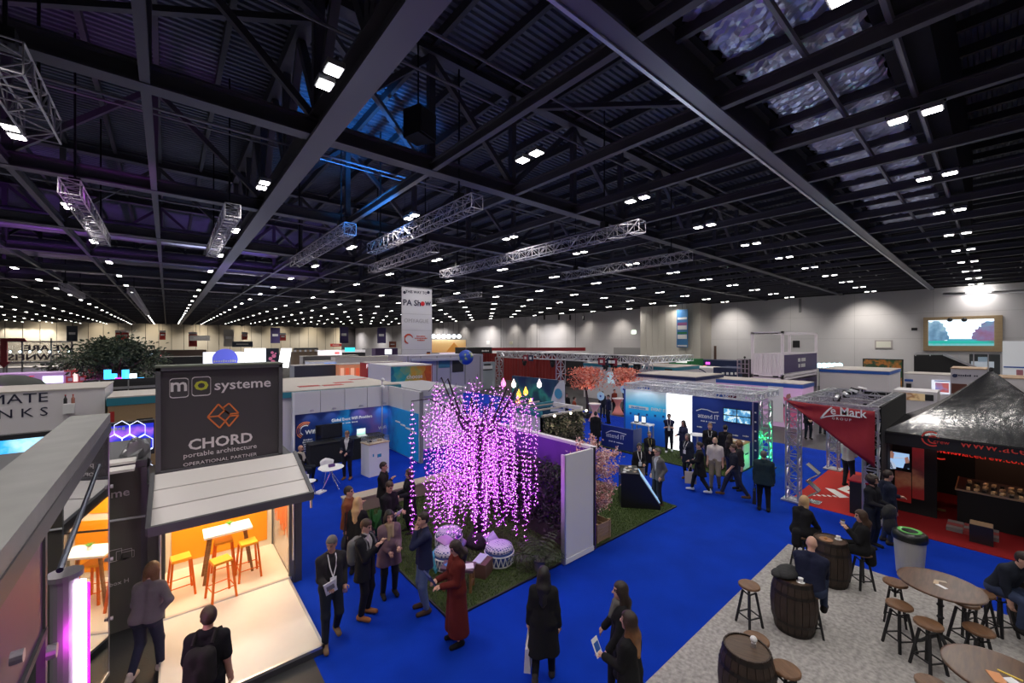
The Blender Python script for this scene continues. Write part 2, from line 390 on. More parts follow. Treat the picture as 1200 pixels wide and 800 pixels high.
# the light they give: one area lamp per fixture near by, one per 3 x 3 fixtures further off
for i in range(-5, 12):
    for j in range(-2, 6):
        p = (-2.75 + 5.05 * i, 8.0 + 6.85 * j, 9.93)
        if p[0] < XW - 2: lamp('highbay_light', 'AREA', p, LAMP_W, (1.0, 0.95, 0.9), size=0.5, sy=1.0, spread=150)
for i in range(-13, 12, 3):
    for j in range(7, 23, 3):
        lamp('highbay_light', 'AREA', (-2.75 + 5.05 * i, 8.0 + 6.85 * j, 9.9), LAMP_W * 9, (1.0, 0.95, 0.9), size=2, sy=3, spread=150)
# ================================================================ PEOPLE: one continuous body surface each, clothes and hair as children
def grid_nets(D, org, h):
    S = D < 0
    c = np.zeros(tuple(n - 1 for n in D.shape), np.int8)
    for i in (0, 1):
        for j in (0, 1):
            for k in (0, 1): c += S[i:S.shape[0] - 1 + i, j:S.shape[1] - 1 + j, k:S.shape[2] - 1 + k]
    act = (c > 0) & (c < 8); idx = -np.ones(act.shape, np.int64); ii = np.argwhere(act); idx[act] = np.arange(len(ii))
    if not len(ii): return np.zeros((0, 3)), []
    acc = np.zeros((len(ii), 3)); cnt = np.zeros(len(ii))
    corners = [(i, j, k) for i in (0, 1) for j in (0, 1) for k in (0, 1)]
    for a in corners:
        for ax in range(3):
            if a[ax]: continue
            b = list(a); b[ax] = 1
            da = D[ii[:, 0] + a[0], ii[:, 1] + a[1], ii[:, 2] + a[2]]; db = D[ii[:, 0] + b[0], ii[:, 1] + b[1], ii[:, 2] + b[2]]
            x = (da < 0) != (db < 0); t = np.where(x, da / np.where(x, da - db, 1), 0)
            p = np.array(a, float)[None, :] + 0.0 * acc; p[:, ax] = t
            acc += p * x[:, None]; cnt += x
    V = (ii + acc / cnt[:, None]) * h + org
    F = []
    for ax in range(3):
        sl0 = [slice(None)] * 3; sl1 = [slice(None)] * 3; sl0[ax] = slice(0, -1); sl1[ax] = slice(1, None)
        A = S[tuple(sl0)]; B = S[tuple(sl1)]; e = np.argwhere(A != B)
        u, v = (ax + 1) % 3, (ax + 2) % 3
        ok = (e[:, u] > 0) & (e[:, v] > 0) & (e[:, u] < D.shape[u] - 1) & (e[:, v] < D.shape[v] - 1); e = e[ok]
        q = []
        for (du, dv) in ((-1, -1), (0, -1), (0, 0), (-1, 0)):
            g = e.copy(); g[:, u] += du; g[:, v] += dv; q.append(idx[g[:, 0], g[:, 1], g[:, 2]])
        q = np.stack(q, 1); ins = A[e[:, 0], e[:, 1], e[:, 2]]; q[~ins] = q[~ins][:, ::-1]; F.append(q)
    return V, np.concatenate(F)
class SDF:
    def __init__(s, lo, hi, h):
        s.h = h; s.lo = np.array(lo, float); n = np.ceil((np.array(hi) - s.lo) / h).astype(int) + 1; s.D = np.full(tuple(n), 0.5)
        s.ax = [s.lo[i] + h * np.arange(n[i]) for i in range(3)]
    def _sub(s, lo, hi):
        sl = []
        for i in range(3):
            a = max(0, int((lo[i] - s.lo[i]) / s.h)); b = min(s.D.shape[i], int((hi[i] - s.lo[i]) / s.h) + 2); sl.append(slice(a, max(b, a)))
        return tuple(sl), np.meshgrid(*[s.ax[i][sl[i]] for i in range(3)], indexing='ij')
    def _un(s, sl, d, k):
        a = s.D[sl]; hh = np.clip(0.5 + 0.5 * (a - d) / k, 0, 1); s.D[sl] = a * (1 - hh) + d * hh - k * hh * (1 - hh)
    def cone(s, a, b, ra, rb, k=0.03):
        a = np.array(a, float); b = np.array(b, float); R = max(ra, rb) + 0.09
        sl, (X, Y, Z) = s._sub(np.minimum(a, b) - R, np.maximum(a, b) + R)
        if 0 in X.shape: return
        d = b - a; L = max(float(d @ d), 1e-9); px, py, pz = X - a[0], Y - a[1], Z - a[2]
        t = np.clip((px * d[0] + py * d[1] + pz * d[2]) / L, 0, 1)
        s._un(sl, np.sqrt((px - t * d[0]) ** 2 + (py - t * d[1]) ** 2 + (pz - t * d[2]) ** 2) - (ra + (rb - ra) * t), k)
    def ell(s, c, r, M=None, k=0.02):
        R = max(r) + 0.08; c = np.array(c, float); sl, (X, Y, Z) = s._sub(c - R, c + R)
        if 0 in X.shape: return
        p = np.stack([X - c[0], Y - c[1], Z - c[2]], -1)
        if M is not None: p = p @ M
        s._un(sl, (np.sqrt(((p / np.array(r)) ** 2).sum(-1)) - 1) * min(r), k)
def ik(a, b, l1, l2, hint):
    a = Vector(a); b = Vector(b); d = b - a; L = min(d.length, (l1 + l2) * 0.995)
    if d.length < 1e-6: d = Vector((0, 0, -1))
    u = d.normalized(); x = (l1 * l1 - l2 * l2 + L * L) / (2 * L); y = math.sqrt(max(l1 * l1 - x * x, 0))
    h = Vector(hint); h = (h - u * h.dot(u)); h = h.normalized() if h.length > 1e-6 else Vector((0, 1, 0))
    return a + u * x + h * y, a + u * L
SKIN = [mat('skin_light', (0.62, 0.36, 0.27), 0.55), mat('skin_mid', (0.5, 0.27, 0.19), 0.55), mat('skin_tan', (0.34, 0.17, 0.11), 0.55)]
EYE = mat('eye_dark', (0.03, 0.02, 0.02), 0.3); LIP = mat('lips', (0.42, 0.16, 0.14), 0.5)
HAIRM = {'black': mat('hair_black', (0.012, 0.01, 0.011), 0.5, bump=0.3, bscale=60), 'brown': mat('hair_brown', (0.05, 0.025, 0.014), 0.5, bump=0.3, bscale=60), 'dark': mat('hair_dark', (0.025, 0.014, 0.01), 0.5, bump=0.3, bscale=60),
         'blond': mat('hair_blond', (0.5, 0.33, 0.16), 0.5, bump=0.3, bscale=60), 'grey': mat('hair_grey', (0.12, 0.11, 0.105), 0.55, bump=0.3, bscale=60), 'ginger': mat('hair_light_brown', (0.2, 0.1, 0.045), 0.5, bump=0.3, bscale=60)}
HAIRM['ombre'] = ramp_mat('hair_ombre', [(0.0, (0.4, 0.2, 0.08)), (0.45, (0.16, 0.07, 0.03)), (0.7, (0.03, 0.016, 0.012))], 'Z', 2.2, -2.75, noise=0.25, nscale=22, rough=0.5)
def cloth(rgb):
    return mat('cloth_%02d_%02d_%02d' % tuple(int(round(c * 99)) for c in rgb), rgb, 0.85, bump=0.25, bscale=18, spec=.2)
PRE = {'down': (.235, .03, .84), 'hold': (.11, .31, 1.1), 'crossed': (-.13, .21, 1.17), 'chin': (.05, .16, 1.47), 'hip': (.19, .0, 1.02), 'pocket': (.2, .06, .93), 'up': (.1, .26, 1.32), 'front': (.06, .2, 1.0), 'back': (.27, -.12, .86), 'fwd': (.24, .22, .92), 'knee': (.13, .42, .68), 'table': (.16, .42, 1.06)}
PEOPLE = {}
def person(key, px, py, label, h=1.75, face=0, pos=None, z=0.0, fem=False, top=(.02, .02, .025), bottom=(.02, .022, .03), shoe=(.02, .018, .018), hair='short', hc='dark', skin=0, R='down', L='down',
           step=0.0, lean=0.0, yaw=0.0, nod=0.0, hem=None, topname='jacket', botname='trousers', shirt=None, wide=1.0, seat=None, sleeve=1.0, dress=False, lany=False, pack=None, strap=None, beard=None, scarf=None, knees=0.0, open_front=False, group=None):
    p0 = pos if pos is not None else P(px, py, z)
    t = p0[0] * FW[0] + p0[1] * FW[1]
    vox = 0.0125 if t < 9.5 else (0.0165 if t < 14 else (0.022 if t < 24 else 0.032))
    c = Vector((-p0[0], -p0[1])).normalized(); v = -c; rgt = Vector((v.y, -v.x)); fa = math.radians(face); fd = c * math.cos(fa) + rgt * math.sin(fa)
    rz = math.atan2(-fd.x, fd.y)
    s = h / 1.75
    hipz = 0.93 if seat is None else seat / s + 0.09
    sw = (0.15 if fem else 0.172) * wide ** .5; hw = (0.095 if fem else 0.088)
    piv = Vector((0, 0, hipz + 0.02)); LM = Matrix.Translation(piv) @ Matrix.Rotation(-math.radians(lean), 4, 'X') @ Matrix.Translation(-piv)
    dz = hipz - 0.93
    def U(x, y, zz): return LM @ Vector((x, y, zz + dz))
    hd = U(0, .025, 1.625); HM = Matrix.Rotation(-math.radians(lean * .3 + nod), 3, 'X'); HM = Matrix.Rotation(math.radians(-yaw), 3, 'Z') @ HM
    def Hh(x, y, zz): return hd + HM @ Vector((x, y, zz))
    Hn = np.array(HM)
    # arms and legs
    def target(nm, sd):
        q = PRE[nm] if isinstance(nm, str) else nm
        return LM @ Vector((q[0] * sd, q[1], q[2] + dz))
    J = {}
    for sd, nm in ((1, R), (-1, L)):
        sh = U(sw * sd, 0, 1.392)
        hint = Vector((0.35 * sd, -1, -0.5)) if nm not in ('hip',) else Vector((1.0 * sd, -0.6, 0.1))
        if nm == 'chin': hint = Vector((0.3 * sd, 0.3, -1))
        el, wr_ = ik(sh, target(nm, sd), .285, .255, hint); J[sd] = (sh, el, wr_)
    for sd in (1, -1):
        hp = Vector((hw * sd, 0, hipz))
        if seat is None:
            ank = Vector((hw * sd * 1.05 + .02 * sd, step * sd * 0.5 + (-0.02), 0.085 + (0.06 if step * sd < -0.1 else 0.0)))
            kn, ank = ik(hp, ank, .43, .425, (0.05 * sd, 1, 0))
        else:
            kn = Vector(((hw + .05 + knees) * sd, .42, hipz + 0.0)); ank = Vector(((hw + .06 + knees) * sd, .36, max(hipz - .44, .085)))
        J[3 * sd] = (hp, kn, ank)
    lo = Vector((-.62, -.55, -.02)); hi = Vector((.62, .75, 1.95))
    pts = [q for jj in J.values() for q in jj] + [hd]
    lo = np.array([min(q[i] for q in pts) - .3 for i in range(3)]); hi = np.array([max(q[i] for q in pts) + .3 for i in range(3)]); lo[2] = max(lo[2], -.03) if seat is None else lo[2] - .1
    hv = vox / s
    def torso(S, o, low=True):
        wd = wide
        for sd in (1, -1):
            S.cone(U(.085 * sd * wd, 0, 1.33), U(.062 * sd * wd, 0, 1.1), .098 * wd + o, .088 * wd + o)
            if low: S.cone(U(.062 * sd * wd, 0, 1.1), Vector(((.085 if fem else .072) * sd * wd, -.01, hipz + .02)), .088 * wd + o, (.108 if fem else .1) * wd + o)
            S.cone(U(.02 * sd, -.015, 1.455), U(sw * sd, -.005, 1.388), .048 + o * .8, .044 + o * .8)
            if fem: S.cone(U(.07 * sd, .075, 1.27), U(.07 * sd, .07, 1.28), .055 + o, .05 + o)
        if wd > 1.1: S.cone(U(0, .05, 1.12), U(0, .04, 1.0), .12 * wd + o, .11 * wd + o)
    def arms(S, o, frac=1.0):
        for sd in (1, -1):
            sh, el, w_ = J[sd]
            if frac >= 0.99:
                S.cone(sh, el, .05 * (wide ** .5) + o, .04 + o); S.cone(el, el.lerp(w_, .94), .04 + o, .031 + o)
            else: S.cone(sh, sh.lerp(el, frac * 1.7), .052 * (wide ** .5) + o, .048 + o)
    def legs(S, o, end=1.0):
        for sd in (3, -3):
            hp, kn, ak = J[sd]; S.cone(hp, kn, .083 * (wide ** .5) + o, .056 + o, .04); S.cone(kn, kn.lerp(ak, end), .055 + o, .038 + o)
    def feet(S, o):
        for sd in (3, -3):
            hp, kn, ak = J[sd]; S.cone(ak + Vector((0, -.035, -.04)), ak + Vector((.012 * (sd / 3), .15, -.052)), .042 + o, .034 + o)
    def mesh(S, name, m, par):
        V, F = grid_nets(S.D, S.lo, S.h)
        me = bpy.data.meshes.new(name); V = V * s
        me.vertices.add(len(V)); me.vertices.foreach_set('co', V.astype(np.float32).ravel()); nf = len(F)
        me.loops.add(nf * 4); me.loops.foreach_set('vertex_index', np.asarray(F, np.int32).ravel()); me.polygons.add(nf); me.polygons.foreach_set('loop_start', np.arange(0, nf * 4, 4, dtype=np.int32))
        me.update(); me.validate(); me.polygons.foreach_set('use_smooth', [True] * nf)
        for q in (m if isinstance(m, list) else [m]): me.materials.append(q)
        o = bpy.data.objects.new(name, me); COL.objects.link(o)
        if par is not None: o.parent = par
        return o
    # ---- body
    S = SDF(lo, hi, hv * 1.02); torso(S, 0); arms(S, 0); legs(S, 0); feet(S, 0)
    S.cone(U(0, -.01, 1.44), Hh(0, -.02, -.05), .055, .05)
    S.ell(hd + HM @ Vector((0, -.012, .02)), (.075, .096, .103), Hn); S.cone(Hh(0, .03, -.05), Hh(0, .045, -.085), .052, .034); S.cone(Hh(0, .085, .005), Hh(0, .1, -.025), .01, .016, .012)
    for sd in (1, -1):
        S.ell(Hh(.074 * sd, -.01, -.01), (.012, .02, .03), Hn, .008)
        sh, el, w_ = J[sd]; f = (w_ - el).normalized(); S.cone(w_ - f * .01, w_ + f * .065, .03, .033)
    body = mesh(S, 'person', [SKIN[skin], EYE, LIP, HAIRM.get(hc, HAIRM['dark'])], None)
    me = body.data; n = len(me.polygons); ce = np.empty(n * 3, np.float32); me.polygons.foreach_get('center', ce); ce = ce.reshape(-1, 3) / s
    hl = (ce - np.array(hd)) @ Hn; mi = np.zeros(n, np.int32); fr = hl[:, 1] > .055
    mi[fr & (np.abs(np.abs(hl[:, 0]) - .031) < .016) & (np.abs(hl[:, 2] - .014) < .0095)] = 1
    mi[fr & (np.abs(np.abs(hl[:, 0]) - .031) < .022) & (np.abs(hl[:, 2] - .037) < .007)] = 3
    mi[fr & (np.abs(hl[:, 0]) < .024) & (np.abs(hl[:, 2] + .062) < .009)] = 2
    me.polygons.foreach_set('material_index', mi)
    # five fingers a hand, joined to the palm
    fv = []; ff = []
    if t < 22:
        for sd in (1, -1):
            sh, el, w_ = J[sd]; f = (w_ - el).normalized(); ax = f.cross(Vector((0, 0, 1))) if abs(f.z) < .9 else Vector((0, 1, 0)); ax = (ax - f * ax.dot(f)).normalized(); cu = f.cross(ax) * (1 if abs(f.z) < .9 else -sd)
            if cu.z > 0 and abs(f.z) < .9: cu = -cu
            for k, ln in enumerate((.066, .074, .07, .056, .055)):
                if k < 4: a = w_ + f * .075 + ax * (-.03 + .02 * k); b = a + f * ln * .55 + cu * .012; e = b + f * ln * .3 + cu * ln * .4; rr = .0095
                else: a = w_ + f * .03 - ax * .032; b = a + f * .02 - ax * .026; e = b + f * .035 + cu * .012; rr = .011
                mb = MB().tube([a, b, e], [rr, rr * .95, rr * .75], 5)
                o0 = len(fv); fv += [tuple(q) for q in mb.v]; ff += [tuple(i + o0 for i in g_) for g_ in mb.f]
        bm = bmesh.new(); bm.from_mesh(me); vs = [bm.verts.new(Vector(q) * s) for q in fv]
        for g_ in ff: bm.faces.new([vs[i] for i in g_]).smooth = True
        bm.to_mesh(me); bm.free()
    body.location = (p0[0], p0[1], z); body.rotation_euler = (0, 0, rz); tag(body, label, 'person', group)
    # ---- trousers, shoes
    cm = lambda cc: cc if isinstance(cc, bpy.types.Material) else cloth(cc)
    if bottom is not None:
        S = SDF(lo, hi, hv * 1.08); legs(S, .016, .93)
        for sd in (1, -1): S.cone(U(.055 * sd * wide, 0, 1.02), Vector((hw * sd * .9 * wide, -.01, hipz)), .098 * wide + .012, .105 * wide + .014)
        mesh(S, botname, cm(bottom), body)
    for sd in (3, -3):
        hp, kn, ak = J[sd]; l3 = np.array(ak) - .14; h3 = np.array(ak) + np.array((.14, .32, .14))
        S = SDF(l3, h3, hv * .9); S.cone(ak + Vector((0, -.035, -.04)), ak + Vector((.012 * (sd / 3), .16, -.052)), .05, .04); S.cone(ak + Vector((0, -.01, -.02)), ak + Vector((0, -.005, .035)), .046, .045)
        S.D = np.maximum(S.D, (ak.z - .086) - S.ax[2][None, None, :]); mesh(S, 'shoe', cm(shoe), body)
    # ---- shirt under an open jacket
    if shirt is not None:
        S = SDF(np.array(U(-.2, -.2, .98)) - .1, np.array(U(.2, .2, 1.5)) + .12, hv * 1.05); torso(S, .012, True); S.cone(U(0, -.005, 1.42), U(0, .0, 1.5), .062, .058)
        mesh(S, 'shirt', cm(shirt), body)
    # ---- top: jacket, coat, sweater or dress
    S = SDF(lo, hi, hv); off = .02 if not (hem and hem < .8) else .028
    torso(S, off); arms(S, off * .8, sleeve)
    if hem is not None and seat is None:
        e = .03 + (.93 - hem) * .07
        for sd in (1, -1): S.cone(U(.06 * sd * wide, 0, 1.05), Vector((.09 * sd * wide, -.01 + step * sd * .12, hem - .05)), .1 * wide + off, .105 * wide + e)
    if seat is not None and hem is not None:
        for sd in (3, -3): S.cone(J[sd][0], J[sd][0].lerp(J[sd][1], .75), .1 + off, .085)
        S.cone((0, -.13, hipz), (0, -.15, hipz - .25), .1, .1)
    if open_front:
        sl, (X, Y, Z) = S._sub(np.array((-.3, -.3, hipz - .3)), np.array((.3, .5, 1.6)))
        iv = LM.inverted(); A = np.array(iv); lx = A[0, 0] * X + A[0, 1] * Y + A[0, 2] * Z + A[0, 3]; ly = A[1, 0] * X + A[1, 1] * Y + A[1, 2] * Z + A[1, 3]; lz = A[2, 0] * X + A[2, 1] * Y + A[2, 2] * Z + A[2, 3] - dz
        cut = np.minimum(np.minimum(.012 + np.clip((lz - 1.08) * .19, 0, .07) - np.abs(lx), ly - .02), 1.46 - lz)
        S.D[sl] = np.maximum(S.D[sl], cut)
    zc = (hem if hem is not None else .9) + (0 if seat is None else dz - .02)
    if not (seat is not None and hem is not None): S.D = np.maximum(S.D, zc - S.ax[2][None, None, :])
    mesh(S, topname, cm(top), body)
    # ---- hair
    if hair != 'bald':
        S = SDF(np.array(hd) - .62, np.array(hd) + .26, hv * (.95 if hair == 'short' else 1.05))
        r = {'short': .011, 'curly': .035, 'bob': .02, 'long': .017, 'bun': .014, 'hood': .03}[hair]
        S.ell(hd + HM @ Vector((0, -.02, .026)), (.076 + r, .097 + r, .104 + r), Hn)
        p = np.stack(np.meshgrid(*S.ax, indexing='ij'), -1) - np.array(hd); q = p @ Hn
        if hair in ('short', 'bun'):
            cut = np.minimum(q[..., 1] - (.045 if hair == 'short' else .05) + .25 * np.clip(q[..., 2], -.2, .0), .062 - q[..., 2]); S.D = np.maximum(S.D, cut)
            S.D = np.maximum(S.D, -.055 - q[..., 2]); S.D = np.maximum(S.D, np.minimum(np.minimum(.025 - q[..., 2], q[..., 1] + .03), np.abs(q[..., 0]) - .05))
        else:
            cut = np.minimum(np.minimum(q[..., 1] - .03, .066 - q[..., 2]), .062 - np.abs(q[..., 0])); S.D = np.maximum(S.D, cut)
        if hair == 'long':
            for x_, y_, z_ in ((-.05, -.1, -.36), (.05, -.1, -.36), (0, -.12, -.4), (-.085, -.02, -.28), (.085, -.02, -.28)):
                S.cone(Hh(x_ * .9, -.05 if y_ < -.05 else -.01, .0), Hh(x_, y_, -.15), .048 if y_ < -.05 else .028, .05 if y_ < -.05 else .03); S.cone(Hh(x_, y_, -.15), hd + Vector((x_, y_ - .02, z_)), .05 if y_ < -.05 else .03, .03 if y_ < -.05 else .015)
        if hair == 'bob':
            for x_ in (-.08, .08, -.05, .05): S.cone(Hh(x_, -.03, 0), Hh(x_, -.04 - (.03 if abs(x_) < .06 else 0), -.13), .035, .035)
        if hair == 'bun': S.ell(hd + HM @ Vector((0, -.12, .05)), (.045, .04, .045))
        if hair == 'curly':
            for k in range(26):
                a_ = RNG.uniform(0, 6.28); e_ = RNG.uniform(-.3, 1.4); dv = Vector((math.cos(a_) * math.cos(e_) * .1, -abs(math.sin(a_)) * math.cos(e_) * .12 - .01, math.sin(e_) * .12 + .02)); S.ell(hd + HM @ dv, (.04, .04, .04), None, .01)
        mesh(S, 'hair', HAIRM[hc], body)
    if beard:
        S = SDF(np.array(hd) - .2, np.array(hd) + .2, hv * .9); S.cone(Hh(0, .035, -.055), Hh(0, .05, -.095), .058, .038)
        p = np.stack(np.meshgrid(*S.ax, indexing='ij'), -1) - np.array(hd); q = p @ Hn; S.D = np.maximum(S.D, q[..., 2] + .05); mesh(S, 'beard', HAIRM[beard], body)
    if scarf:
        S = SDF(np.array(hd) - .45, np.array(hd) + .2, hv); 
        for k in range(8):
            a_ = k * .785; b_ = a_ + .785; S.cone(U(math.cos(a_) * .07, math.sin(a_) * .075, 1.475), U(math.cos(b_) * .07, math.sin(b_) * .075, 1.475), .034, .034)
        S.cone(U(.04, .09, 1.45), U(.05, .15, 1.22), .036, .034); S.cone(U(-.04, .09, 1.45), U(-.03, .15, 1.28), .036, .034)
        mesh(S, 'scarf', cm(scarf), body)
    if lany:
        lc = BWHITE if lany is True else cloth(lany); b = MB(); ch = U(0, .15 + (.04 if fem else 0) + (wide - 1) * .12, 1.14)
        for sd in (1, -1): b.tube([U(.06 * sd, 0.0, 1.5) * s, U(.06 * sd, .1, 1.42) * s, U(.045 * sd, .14 + (.05 if fem else 0), 1.3) * s, ch * s], .009, 4)
        b.build('lanyard', lc, body); c2 = ch * s
        MB().cbox((c2.x, c2.y + .012, c2.z - .06), (.1, .01, .14)).build('badge', BWHITE, body)
    if pack:
        S = SDF(np.array(U(0, -.2, 1.2)) - .45, np.array(U(0, -.2, 1.2)) + .45, hv); S.cone(U(-.06, -.2, 1.3), U(-.06, -.21, 1.05), .1, .11); S.cone(U(.06, -.2, 1.3), U(.06, -.21, 1.05), .1, .11); S.cone(U(0, -.28, 1.05), U(0, -.27, 1.15), .08, .07)
        mesh(S, 'backpack', cm(pack), body)
        for sd in (1, -1):
            MB().tube([U(.1 * sd, -.15, 1.4) * s, U(.1 * sd, -.04, 1.487) * s, U(.115 * sd, .08, 1.44) * s, U(.135 * sd, .13, 1.3) * s, U(.16 * sd, .05, 1.12) * s, U(.13 * sd, -.12, 1.05) * s], .02, 5).build('strap', cm(pack), body)
    hands = {}
    W = Matrix.Translation(body.location) @ Matrix.Rotation(rz, 4, 'Z')
    for sd, nm in ((1, 'R'), (-1, 'L')):
        sh, el, w_ = J[sd]; f = (w_ - el).normalized(); hands[nm] = W @ ((w_ + f * .09) * s)
    PEOPLE[key] = dict(o=body, W=W, rz=rz, s=s, hands=hands, fd=Vector((fd.x, fd.y, 0)))
    return body
def held(key, hand, name, label, cat, build, tilt=(0, 0, 0)):
    """a thing held in a hand: build(root) makes the parts around the origin"""
    d = PEOPLE[key]; o = thing(name, label, cat, d['hands'][hand]); o.rotation_euler = (math.radians(tilt[0]), math.radians(tilt[1]), d['rz'] + math.radians(tilt[2]))
    build(o); return o
# ================================================================ CARPETS AND LAWNS
def carpet(name, lab, a, b, z0, z1, m, cat='carpet'):
    o = box(name, (a[0], a[1], z0), (b[0], b[1], z1), m); tag(o, lab, cat); return o
carpet('aisle_carpet', 'bright blue exhibition carpet covering the aisles', (1.8, -13.5), (23.5, 40), -.012, 0, mat('carpet_blue', (.0012, .036, .43), .95, bump=.5, bscale=160, var=.12, vscale=1.2, spec=.15))
carpet('bar_carpet', 'mottled grey carpet of the bar area with barrels and stools', (1.8, -13.5), (11.95, 3.38), 0, .012, mat('carpet_grey', (.4, .38, .365), .95, bump=.5, bscale=120, var=.28, vscale=16, spec=.15))
carpet('stand_carpet', 'red carpet with white emblem under the truss frame with red banner', (15.25, 2.15), (20.6, 4.3), 0, .012, mat('carpet_red', (.5, .035, .03), .9, bump=.3, bscale=120, spec=.2))
carpet('tent_carpet', 'dark red carpet under the black tent', (15.05, -6), (22, 2.12), 0, .012, mat('carpet_dark_red', (.22, .008, .01), .9, bump=.3, bscale=120, spec=.2))
carpet('module_floor', 'dark vinyl flooring around the container modules', (-12, -3), (1.8, 14), -.012, 0.001, mat('vinyl_dark', (.03, .03, .033), .5, bump=.1, bscale=30), 'flooring')
GRASS = mat('turf', (.035, .055, .012), .9, var=.35, vscale=9); BLADE = [mat('blade_a', (.075, .14, .025), .7), mat('blade_b', (.11, .16, .035), .7), mat('blade_c', (.05, .1, .018), .7)]
def lawn(lab, x0, y0, x1, y1, n):
    o = box('lawn', (x0, y0, 0), (x1, y1, .03), GRASS); tag(o, lab, 'lawn')
    MB().box((x0 - .02, y0 - .02, 0), (x1, y0, .035)).box((x0 - .02, y0, 0), (x0, y1, .035)).build('edging', BLACK, o)
    q = RNG.random((n, 6)); vs = np.empty((n, 3, 3)); X = x0 + .02 + q[:, 0] * (x1 - x0 - .04); Y = y0 + .02 + q[:, 1] * (y1 - y0 - .04); a = q[:, 2] * 6.283; hh = .02 + .03 * q[:, 3]; wd = .008
    vs[:, 0] = np.stack([X - np.cos(a) * wd, Y - np.sin(a) * wd, 0 * X + .028], 1); vs[:, 1] = np.stack([X + np.cos(a) * wd, Y + np.sin(a) * wd, 0 * X + .028], 1); vs[:, 2] = np.stack([X + (q[:, 4] - .5) * .04, Y + (q[:, 5] - .5) * .04, .028 + hh], 1)
    me = bpy.data.meshes.new('grass'); me.from_pydata(vs.reshape(-1, 3), [], np.arange(3 * n).reshape(-1, 3)); 
    for m in BLADE: me.materials.append(m)
    me.polygons.foreach_set('material_index', RNG.integers(0, 3, n).astype(np.int32)); g = bpy.data.objects.new('grass', me); COL.objects.link(g); g.parent = o; g['kind'] = 'stuff'
    return o
lawn('artificial lawn under the tree of hanging purple lights', 3.95, 6.45, 8.0, 12.2, 42000)
lawn('small artificial lawn under the pink blossom tree and black kiosk', 8.08, 6.38, 12.02, 9.6, 20000)
lawn('strip of artificial lawn along the blue event stand', 16.05, 6.4, 18.2, 13.0, 16000)
# emblem printed on the red carpet
b = MB()
for (pp) in (((17.1, 2.75), (17.35, 2.7), (17.75, 3.3), (18.3, 3.2), (18.35, 3.4), (17.7, 3.55)), ((16.75, 3.3), (17.0, 3.1), (17.55, 3.6), (17.5, 3.85)), ((17.9, 2.6), (18.1, 2.55), (18.2, 3.0), (18.0, 3.05)), ((16.6, 2.75), (16.8, 2.65), (17.0, 2.95), (16.85, 3.0))):
    b.slab([(x, y, .012) for x, y in pp], (0, 0, .002))
e = bpy.data.objects['stand_carpet']; b.build('emblem', mat('print_white', (.8, .75, .75), .7), e)
for k in range(5): MB().slab([(16.3 + .1 * k, 3.9 - .12 * k, .012), (16.36 + .1 * k, 3.84 - .12 * k, .012), (16.46 + .1 * k, 3.94 - .12 * k, .012), (16.4 + .1 * k, 4.0 - .12 * k, .012)], (0, 0, .002)).build('emblem_stroke', MATS['print_white'], e)
# ================================================================ CONTAINER MODULES ON THE LEFT
SIGN = mat('sign_charcoal', (.055, .05, .054), .6); FRAME = mat('module_frame', (.13, .13, .14), .45, .4); CANO = mat('canopy_panel', (.74, .7, .68), .5); DEKW = mat('module_floor_white', (.78, .73, .66), .4, var=.04, vscale=2)
ORA = mat('orange_panel', (.85, .33, .01), .5); ORM = mat('orange_metal', (.75, .15, .005), .35, .3); GLASS = mat('clear_glass', (.9, .95, .95), .03, trans=.95, spec=.5)
mo = thing('container_module', 'container module with charcoal sign box, raised canopy and orange lined interior', 'container', (.95, 9.6, 0))
O = Vector((-.95, -9.6, 0))
def mbx(a, b, m, nm, par): return shift2(MB().box(a, b).build(nm, m), par)
def shift2(o, par):
    """world-built mesh made a child of par, keeping its place"""
    o.parent = par; l = par.location.copy(); q = par.parent
    while q is not None: l += q.location; q = q.parent
    o.data.transform(Matrix.Translation(-l)); return o
X0c, X1c, YF_, YB_ = -.13, 2.06, 9.6, 11.55
mbx((X0c, YF_, 0), (X1c, YB_, .12), FRAME, 'floor_frame', mo); mbx((X0c + .08, YF_ + .02, .12), (X1c - .08, YB_ - .05, .135), DEKW, 'floor_board', mo)
for (x, y) in ((X0c, YF_), (X1c - .1, YF_), (X0c, YB_ - .1), (X1c - .1, YB_ - .1)): mbx((x, y, .12), (x + .1, y + .1, 2.62), FRAME, 'corner_post', mo)
mbx((X0c, YF_, 2.5), (X1c, YB_, 2.68), FRAME, 'roof', mo); mbx((X0c + .1, YF_ + .05, 2.46), (X1c - .1, YB_ - .08, 2.5), BWHITE, 'ceiling_lining', mo)
bw = mbx((X0c + .1, YB_ - .06, .12), (X1c - .1, YB_ - .02, 2.5), mat('interior_white', (.75, .7, .6), .5), 'rear_wall', mo)
for (z0, z1) in ((.28, 1.35), (1.5, 2.4)): mbx((X0c + .2, YB_ - .08, z0), (X1c - .2, YB_ - .06, z1), ORA, 'orange_panel', mo)
mbx((X0c + .02, YF_ + .1, .12), (X0c + .06, YB_ - .1, 2.5), MATS['interior_white'], 'side_wall', mo)
sw_ = mbx((X1c - .07, YF_ + .1, .12), (X1c - .03, YB_ - .1, 2.5), mat('side_glass', (.42, .4, .38), .12, .2), 'side_wall', mo)
cb = MB()
for k in range(16):
    y0 = YB_ - .35 - k * .085; hh = random.uniform(.25, 1.2)
    cb.box((X1c - .075, y0, 1.15 - hh * .3), (X1c - .07, y0 + random.uniform(.03, .075), 1.2 + hh))
shift2(cb.build('skyline_graphic', mat('skyline_orange', (.6, .14, .03), .5)), mo)
mbx((X1c + .0, YF_ - .02, .0), (X1c + .14, YF_ + .25, 2.55), mat('module_frame_dark', (.07, .07, .08), .5, .3), 'outer_post', mo); mbx((X0c - .14, YF_ - .02, 0), (X0c, YF_ + .25, 2.6), MATS['module_frame_dark'], 'outer_post', mo)
